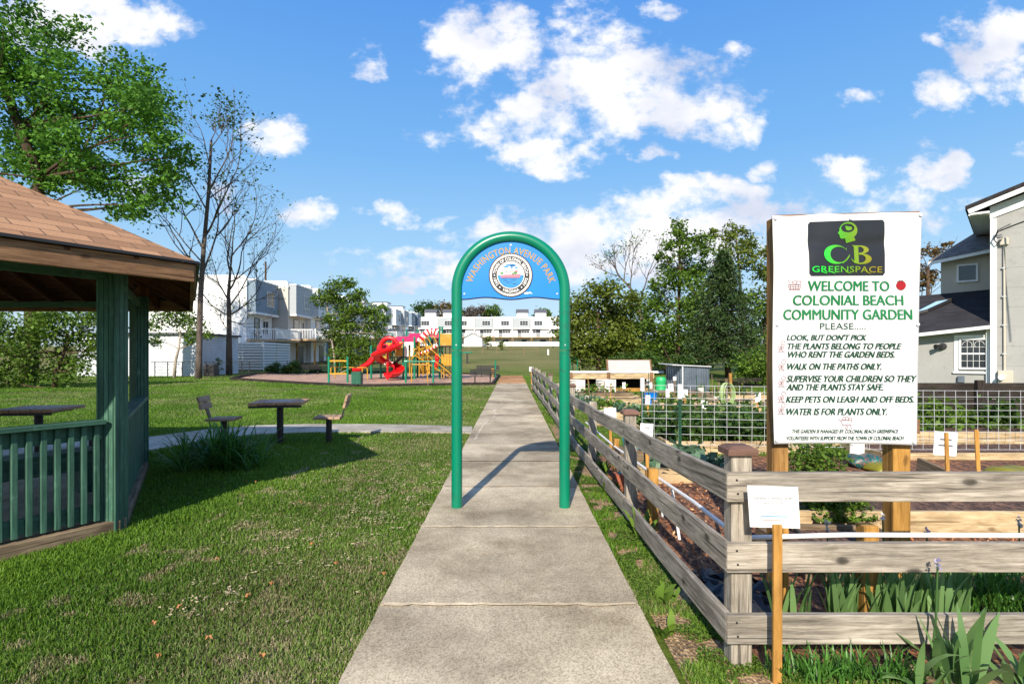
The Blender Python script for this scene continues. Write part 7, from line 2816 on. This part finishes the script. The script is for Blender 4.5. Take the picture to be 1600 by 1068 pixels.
# tall grassy growth on the right behind the rails
t = thing('grassy_clump', 'tangle of long grassy weeds behind the rails at the right photo edge', 'plant', (S(1540 - 800, 3.2), 3.2, 0))
strap_blades('foliage', M['leaf_lily'], t, row(1490, 1640, 3.25, 30, .15), 420, .18, .4, .7, .012, .9, 5)
t = thing('grassy_clump', 'low tufts of grass growing along the front of the bottom rail', 'plant', (S(1300 - 800, 2.55), 2.55, 0))
strap_blades('foliage', M['leaf_lily'], t, row(1225, 1420, 2.58, 22, .05), 330, .06, .2, .8, .010, .8, 5)
# leafy weeds along the inside and outside of the side fence
random.seed(52)
def broad_weed(label, X, Y, n, h, w):
    t = thing('broad_weed', label, 'weed', (X, Y, 0))
    strap_blades('foliage', M['leaf_mid'], t, [(X, Y, 0)], n, h * .5, h, .8, w, .8, 5, .6)


broad_weed('broad leaved weed on the verge between path and fence, nearest the corner', S(1038 - 800, 3.4), 3.4, 12, .17, .045)
broad_weed('broad leaved weed on the verge beside the path edge, second from the corner', S(1040 - 800, 3.0), 3.0, 9, .13, .04)
broad_weed('tall dock weed behind the corner post under the notice', S(1172 - 800, 2.95), 2.95, 9, .24, .06)
broad_weed('leafy weed inside the side fence at the second post', S(1005 - 800, 4.6), 4.6, 26, .30, .05)
broad_weed('leafy weed inside the side fence past the second post', S(955 - 800, 6.0), 6.0, 24, .28, .05)
broad_weed('leafy weed inside the side fence by the third post', S(940 - 800, 7.0), 7.0, 24, .26, .05)
# clover-like ground cover on the verge
C = []
for _ in range(60000):
    y = random.uniform(2.0, 9.5); x = random.uniform(.78, 1.2) if random.random() < .75 or y > 2.62 else random.uniform(1.0, 3.2)
    C.append((x, y, random.uniform(.008, .03)))
C = np.array(C)
k = vnoise(C[:, 0], C[:, 1], .16, 21) > (.46 + .08 * (C[:, 1] < 3.3))
C = C[k]
V, Q_, R = leaf_quads(C, RNG.uniform(.010, .022, len(C)), np.clip(RNG.normal(.5, .22, len(C)), 0, 1), 1.2)
tag(mesh_np('clover', V, Q_, M['leaf_mid'], None, R), 'small leaved ground cover on the sandy verge', kind='stuff')
# wood chips scattered over the garden floor
n = 5200
X, Y = RNG.uniform(1.15, 5.6, n), RNG.uniform(2.75, 6.6, n)
C = np.stack([X, Y, RNG.uniform(.012, .03, n)], 1)
V, Q_, R = leaf_quads(C, RNG.uniform(.02, .06, n), RNG.random(n), .9, .35)
m, nt, b = newmat('chip')
rr_ = ramp(nt, [(0, srgb(96, 56, 36)), (.6, srgb(170, 104, 62)), (1, srgb(214, 164, 116))])
nt.links.new(attr(nt, 'rnd', 'Fac'), rr_.inputs[0]); nt.links.new(rr_.outputs[0], b.inputs['Base Color']); b.inputs['Roughness'].default_value = .9
tag(mesh_np('wood_chips', V, Q_, m, None, R), 'orange brown wood chips strewn over the garden floor', kind='stuff')

# fallen leaves on the lawn
lf = None
random.seed(3)
for (px, py) in ((339, 882), (388, 940), (281, 958), (240, 985), (248, 1037), (409, 1037), (424, 921), (525, 888), (488, 857), (385, 757), (400, 758), (600, 905), (470, 790), (326, 1008)):
    g = G(px, py)
    s = random.uniform(.012, .022)
    pts = []
    for k in range(10):
        a = 2 * math.pi * k / 10 + random.uniform(-.1, .1)
        r = s * (1.0 if k % 2 == 0 else .5) * random.uniform(.8, 1.1)
        pts.append((g.x + r * math.cos(a), g.y + r * math.sin(a), .045 + .012 * math.sin(3 * a + px)))
    mb = MB(); mb.add(pts + [(g.x, g.y, .05)], [(k, (k + 1) % 10, 10) for k in range(10)])
    tag(mb.build('fallen_leaf', M['dry_leaf']), 'curled dry orange leaf lying on the lawn', 'leaf', 'dry leaves on the lawn')

# small clutter among the beds: thin stakes, pale pots, loose boards
random.seed(123)
for k in range(26):
    px, py = random.uniform(905, 1195), random.uniform(613, 650)
    g_ = G(px, py)
    if g_.x < fx(min(g_.y, 24)) + .4: continue
    h = random.uniform(.45, .95)
    mb = MB(); mb.bar((g_.x, g_.y, -.05), (g_.x + random.uniform(-.05, .05), g_.y, h), .022, .022, (0, 1, 0))
    tag(mb.build('thin_stake', M[random.choice(['stake', 'old_wood', 'tpost'])]), 'thin upright stake standing among the garden beds', 'stake', 'thin stakes among the garden beds')
pots = [(1120, 628, 'pale round pot near the leaning plot sign stake'), (1046, 651, 'pale plastic pot before the right green steel post'), (1172, 655, 'pale pot at the banner edge behind the mesh'), (935, 655, 'pale pot behind the far part of the side fence'), (1095, 615, 'pale pot in front of the metal shed'), (918, 629, 'pale pot left of the slatted bins beds')]
for px, py, lab in pots:
    g_ = G(px, py)
    t = thing('plant_pot', lab, 'pot', g_)
    r = random.uniform(.10, .15); h = r * 1.7
    mb = MB(); mb.lathe((g_.x, g_.y, 0), [(r * .75, 0), (r, h), (r * 1.08, h), (r * 1.08, h + .02), (r * .9, h + .02), (r * .85, h - .03)], 16); mb.build('body', M[random.choice(['play_white', 'poly_sheet', 'brick'])], t, smooth='auto')
    plant_patch(t, [(g_.x, g_.y, h, r * .8)], 60, .12, .07, 'leaf_mid')
for k, (px, py, px2, py2) in enumerate(((1085, 660, 1125, 657), (965, 628, 1010, 630), (1130, 617, 1190, 615), (1050, 668, 1085, 672), (925, 665, 960, 668))):
    a, b_ = G(px, py), G(px2, py2)
    mb = MB(); mb.bar((a.x, a.y, .03 + .003 * k), (b_.x, b_.y, .03 + .003 * k), .14, .04)
    tag(mb.build('loose_board', M['bed_wood'], bevel=.004), 'pale loose board lying on the ground between the beds', 'board', 'loose boards between the beds')
# ================================================================ HOUSE ON THE RIGHT
hd = 18.0
HX = S(1548 - 800, hd)
HT = math.radians(42)
hc_, hs__ = math.cos(HT), math.sin(HT)
house = thing('grey_house', 'grey stucco house with dark shingle roofs at the right edge behind the garden', 'house', (0, 0, 0))


def HP(px, py, t=0.0):
    """wall-plane point (s along the wall, t behind it, z) seen at a photo pixel"""
    a = (px - 800) / F
    d = (t + HX * hs__ + hd * hc_) / (a * hs__ + hc_)
    s = (a * d - HX) * hc_ - (d - hd) * hs__
    return Vector((s, t, EYE + (HZ - py) * d / F))


zc = HP(1550, 341).z
q = HP(1600, 322)
k = (q.z - zc) / q.x
SR = 6.5
mb = MB()
mb.prism([(0, 0, -.1), (SR, 0, -.1), (SR, 0, zc + SR * k), (0, 0, zc)][::-1], (0, 8, 0))
mb.build('wall', M['stucco'], house)
mb = MB(); mb.bx(-.012, .14, -.03, .12, -.1, zc - .01); mb.build('corner_board', M['trim_white'], house)
mb = MB()
for i in range(9):
    z = .55 + .62 * i
    mb.bx(.15, SR, -.006, .0, z, z + .012)
mb.build('wall_joint', M['stucco'], house)
mb = MB()
mb.prism([(-.02, -.05, zc - .02), (SR, -.05, zc - .02 + SR * k), (SR, -.05, zc + .40 + SR * k), (-.02, -.05, zc + .36)][::-1], (0, .046, 0))
mb.build('frieze', M['trim_white'], house)
e0 = HP(1508, 322, -.45); e1 = HP(1600, 284, -.45)
kr = (e1.z - e0.z) / (e1.x - e0.x)
a = [(e0.x, -.45, e0.z), (SR, -.45, e0.z + (SR - e0.x) * kr), (SR, 8.3, e0.z + (SR - e0.x) * kr), (e0.x, 8.3, e0.z)]
b4 = [(x, y, z - .12) for x, y, z in a]
gr = [(0, 0, 0), (0, 7, 0), (8.7, 7, 0), (8.7, 0, 0)]
mb = MB(); mb.add(a + b4, [(0, 1, 2, 3), (7, 6, 5, 4), (0, 4, 5, 1), (1, 5, 6, 2), (2, 6, 7, 3), (3, 7, 4, 0)], gr + gr)
mb.build('roof', M['shingle_dark'], house)
mb = MB()
mb.bar((e0.x + .08, -.42, e0.z - .19), (SR, -.42, e0.z - .19 + (SR - e0.x - .08) * kr), .04, .14)
mb.bx(e0.x + .10, -.02, -.40, 8, e0.z - .30, e0.z - .24)
mb.bx(e0.x + .08, e0.x + .12, -.40, 8, e0.z - .32, e0.z - .12)
mb.build('eave_trim', M['trim_white'], house)
p0, p1 = HP(1569, 384), HP(1572, 580)
mb = MB(); mb.tube([(p0.x, -.04, p0.z), (p0.x + .01, -.04, p1.z)], .032, 10); mb.build('conduit', M['stucco_cream'], house, smooth='auto')
for i in range(4):
    mb = MB(); z = p1.z + (p0.z - p1.z) * (i + .6) / 4.4; mb.bx(p0.x - .055, p0.x + .055, -.078, -.002, z, z + .03); mb.build('pipe_clip', M['galv'], house)
q = HP(1569, 377); mb = MB(); mb.bx(q.x - .11, q.x + .11, -.12, -.002, q.z - .13, q.z + .1); mb.build('weatherhead', M['stucco_cream'], house, bevel=.02)
q = HP(1572, 591); mb = MB(); mb.bx(q.x - .2, q.x + .17, -.16, -.002, q.z - .25, q.z + .25); mt_ = mb.build('meter_box', M['stucco_cream'], house, bevel=.015)
q = HP(1565, 589); mb = MB(); mb.tube([(q.x, -.16, q.z), (q.x, -.27, q.z)], .09, 14); mb.build('dial', M['galv'], mt_, smooth='auto')
q = HP(1566, 376)
w_ = [(q.x, -.1, q.z + .05), (q.x - .12, -.15, q.z - .1), (q.x - .2, -.15, q.z + .05), (q.x - .1, -.2, q.z + .27), (q.x + .2, -.35, q.z + .36), (q.x + 1.0, -1.6, q.z + .42), (q.x + 3.5, -5.5, q.z + .8)]
mb = MB(); mb.tube(w_, .022, 6); mb.tube([(x, y, z - .04 + .03 * i) for i, (x, y, z) in enumerate(w_[:5])], .014, 5); mb.build('service_cable', M['black'], house, smooth='auto')
# single storey wing
TW, TD = .22, 2.5
zl, zr = HP(1432, 520, TW - .35), HP(1549, 507, TW - .35)
ks = (zr.z - zl.z) / (zr.x - zl.x)
SL = HP(1385, 520, TW).x
ze = lambda s_: zr.z + (s_ - zr.x) * ks
mb = MB()
mb.prism([(SL, TW, -.1), (-.014, TW, -.1), (-.014, TW, ze(0) - .1), (SL, TW, ze(SL) - .1)][::-1], (0, TD, 0))
mb.build('wing_wall', M['stucco'], house)
u0, u1 = HP(1460, 460, TD + .02), HP(1548, 452, TD + .02)
ku = (u1.z - u0.z) / (u1.x - u0.x)
zu = lambda s_: u1.z + (s_ - u1.x) * ku
a = [(SL - .3, TW - .38, ze(SL - .3)), (-.016, TW - .38, ze(0)), (-.016, TD + .0, zu(0)), (SL - .3, TD + .0, zu(SL - .3))]
b4 = [(x, y, z - .07) for x, y, z in a]
L_ = -SL + .3
mb = MB(); mb.add(a + b4, [(0, 1, 2, 3), (7, 6, 5, 4), (0, 4, 5, 1), (1, 5, 6, 2), (2, 6, 7, 3), (3, 7, 4, 0)], [(0, 0, 0), (L_, 0, 0), (L_, 3.2, 0), (0, 3.2, 0)] * 2)
wr = mb.build('wing_roof', M['shingle_dark'], house)
mb = MB(); mb.bar((SL - .3, TW - .41, ze(SL - .3) - .07), (.03, TW - .41, ze(0) - .07), .06, .11); mb.bar((SL, TW - .19, ze(SL) - .11), (-.02, TW - .19, ze(0) - .11), .36, .03); mb.build('gutter', M['trim_white'], house)
mb = MB(); mb.bx(-.12, -.03, TW - .09, TW - .004, -.1, ze(0) - .14); mb.build('downspout', M['trim_white'], house)


def onroof(px, py):
    o = HP(px, py, TW)
    best = None
    for i in range(400):                       # walk back along the sight line to the roof surface
        t = TW - .3 + (TD - TW) * i / 400
        q_ = HP(px, py, t)
        f_ = (t - (TW - .38)) / (TD - (TW - .38))
        z = ze(q_.x) * (1 - f_) + zu(q_.x) * f_
        e_ = abs(q_.z - z)
        if best is None or e_ < best[0]:
            best = (e_, q_)
    return best[1]


q4 = [onroof(1425, 493), onroof(1450, 487), onroof(1488, 470), onroof(1462, 474)]
mb = MB(); mb.prism([tuple(v + Vector((0, -.01, .03))) for v in q4], (0, -.02, .05)); sk = mb.build('skylight', M['glass_sky'], wr)
mb = MB()
for i in range(4): mb.bar(q4[i] + Vector((0, -.02, .05)), q4[(i + 1) % 4] + Vector((0, -.02, .05)), .06, .10)
mb.build('frame', M['black_metal'], sk)
wl, wh = HP(1502, 531, TW), HP(1540, 574, TW)
wc = (wl + wh) / 2
ww, hh_ = abs(wh.x - wl.x), abs(wl.z - wh.z)
wdo = window(house, (wc.x, TW - .002, wc.z), ww, hh_, '-y', 1, depth=.05)
mb = MB()
for i in range(1, 4): mb.bx(wc.x - ww / 2 + ww / 4 * i - .005, wc.x - ww / 2 + ww / 4 * i + .005, TW - .03, TW - .014, wc.z - hh_ / 2, wc.z + hh_ / 2)
for z, h in ((-.26, .005), (0, .024), (.24, .005)): mb.bx(wc.x - ww / 2, wc.x + ww / 2, TW - .031, TW - .0145, wc.z + z * hh_ - h, wc.z + z * hh_ + h)
for sx in (-1, 1): mb.tube([(wc.x + sx * ww * (.25 + .2 * math.cos(t)), TW - .035, wc.z + hh_ * .32 + ww * .2 * math.sin(t)) for t in [math.pi * i / 8 * 1.2 for i in range(9)]], .007, 5)
mb.build('glazing_bar', M['trim_white'], wdo)
mb = MB()
A_, B_ = ww / 2 + .07, ww / 2 + .19
mb.bx(wc.x - B_, wc.x - A_, TW - .025, TW - .004, wc.z - hh_ / 2 - .14, wc.z + hh_ / 2 + .16); mb.bx(wc.x + A_, wc.x + B_, TW - .025, TW - .004, wc.z - hh_ / 2 - .14, wc.z + hh_ / 2 + .16)
mb.bx(wc.x - A_, wc.x + A_, TW - .025, TW - .004, wc.z + hh_ / 2 + .07, wc.z + hh_ / 2 + .16); mb.bx(wc.x - B_ - .03, wc.x + B_ + .03, TW - .07, TW - .004, wc.z - hh_ / 2 - .20, wc.z - hh_ / 2 - .14)
mb.build('surround', M['trim_white'], wdo)
q = HP(1473, 541, TW); mb = MB(); mb.tube([(q.x, TW - .01, q.z), (q.x, TW - .15, q.z + .02)], [.12, .09], 14); mb.tube([(q.x, TW - .1, q.z), (q.x - .18, TW - .28, q.z - .01)], [.05, .08], 12); mb.build('wall_lamp', M['black'], house, smooth='auto')
q = HP(1502, 592, TW); mb = MB(); mb.bx(q.x - .09, q.x + .09, TW - .11, TW - .004, q.z - .11, q.z + .11); mb.tube([(q.x, TW - .05, q.z - .11), (q.x, TW - .05, q.z - .4)], .02, 6); mb.build('outlet_box', M['metal_sheet'], house, bevel=.01)
# upper storey set back over the wing
d0 = HP(1470, 430, TD)
zt0, zt1 = HP(1456, 408, TD - .35), HP(1548, 389, TD - .35)
kt = (zt1.z - zt0.z) / (zt1.x - zt0.x)
zt = lambda s_: zt1.z + (s_ - zt1.x) * kt
mb = MB(); mb.prism([(d0.x, TD + .02, zu(d0.x) - 1.2), (-.016, TD + .02, zu(0) - 1.2), (-.016, TD + .02, zt(0)), (d0.x, TD + .02, zt(d0.x))][::-1], (0, 4.5, 0)); mb.build('dormer_wall', M['stucco_cream'], house)
wl, wh = HP(1498, 416, TD), HP(1525, 437, TD)
wc2 = (wl + wh) / 2
dw_ = window(house, (wc2.x, TD + .018, wc2.z), abs(wh.x - wl.x), abs(wl.z - wh.z), '-y', 1, depth=.06)
ex = zt0.x - .1
tp = HP(1548, 349, TD + 2.4)
a = [(ex, TD - .38, zt(ex) + .03), (-.016, TD - .38, zt(0) + .03), (-.016, TD + 2.4, tp.z), (ex + 1.2, TD + 2.4, tp.z - .3)]
b4 = [(x, y, z - .09) for x, y, z in a]
mb = MB(); mb.add(a + b4, [(0, 1, 2, 3), (7, 6, 5, 4), (0, 4, 5, 1), (1, 5, 6, 2), (2, 6, 7, 3), (3, 7, 4, 0)], [(0, 0, 0), (3.2, 0, 0), (3.2, 3.2, 0), (1, 3.2, 0)] * 2); mb.build('dormer_roof', M['shingle_grey'], house)
mb = MB(); mb.bar((ex, TD - .40, zt(ex) - .07), (-.02, TD - .40, zt(0) - .07), .04, .11); mb.build('dormer_trim', M['trim_white'], house)
house.location = (HX, hd, 0)
house.rotation_euler = (0, 0, -HT)
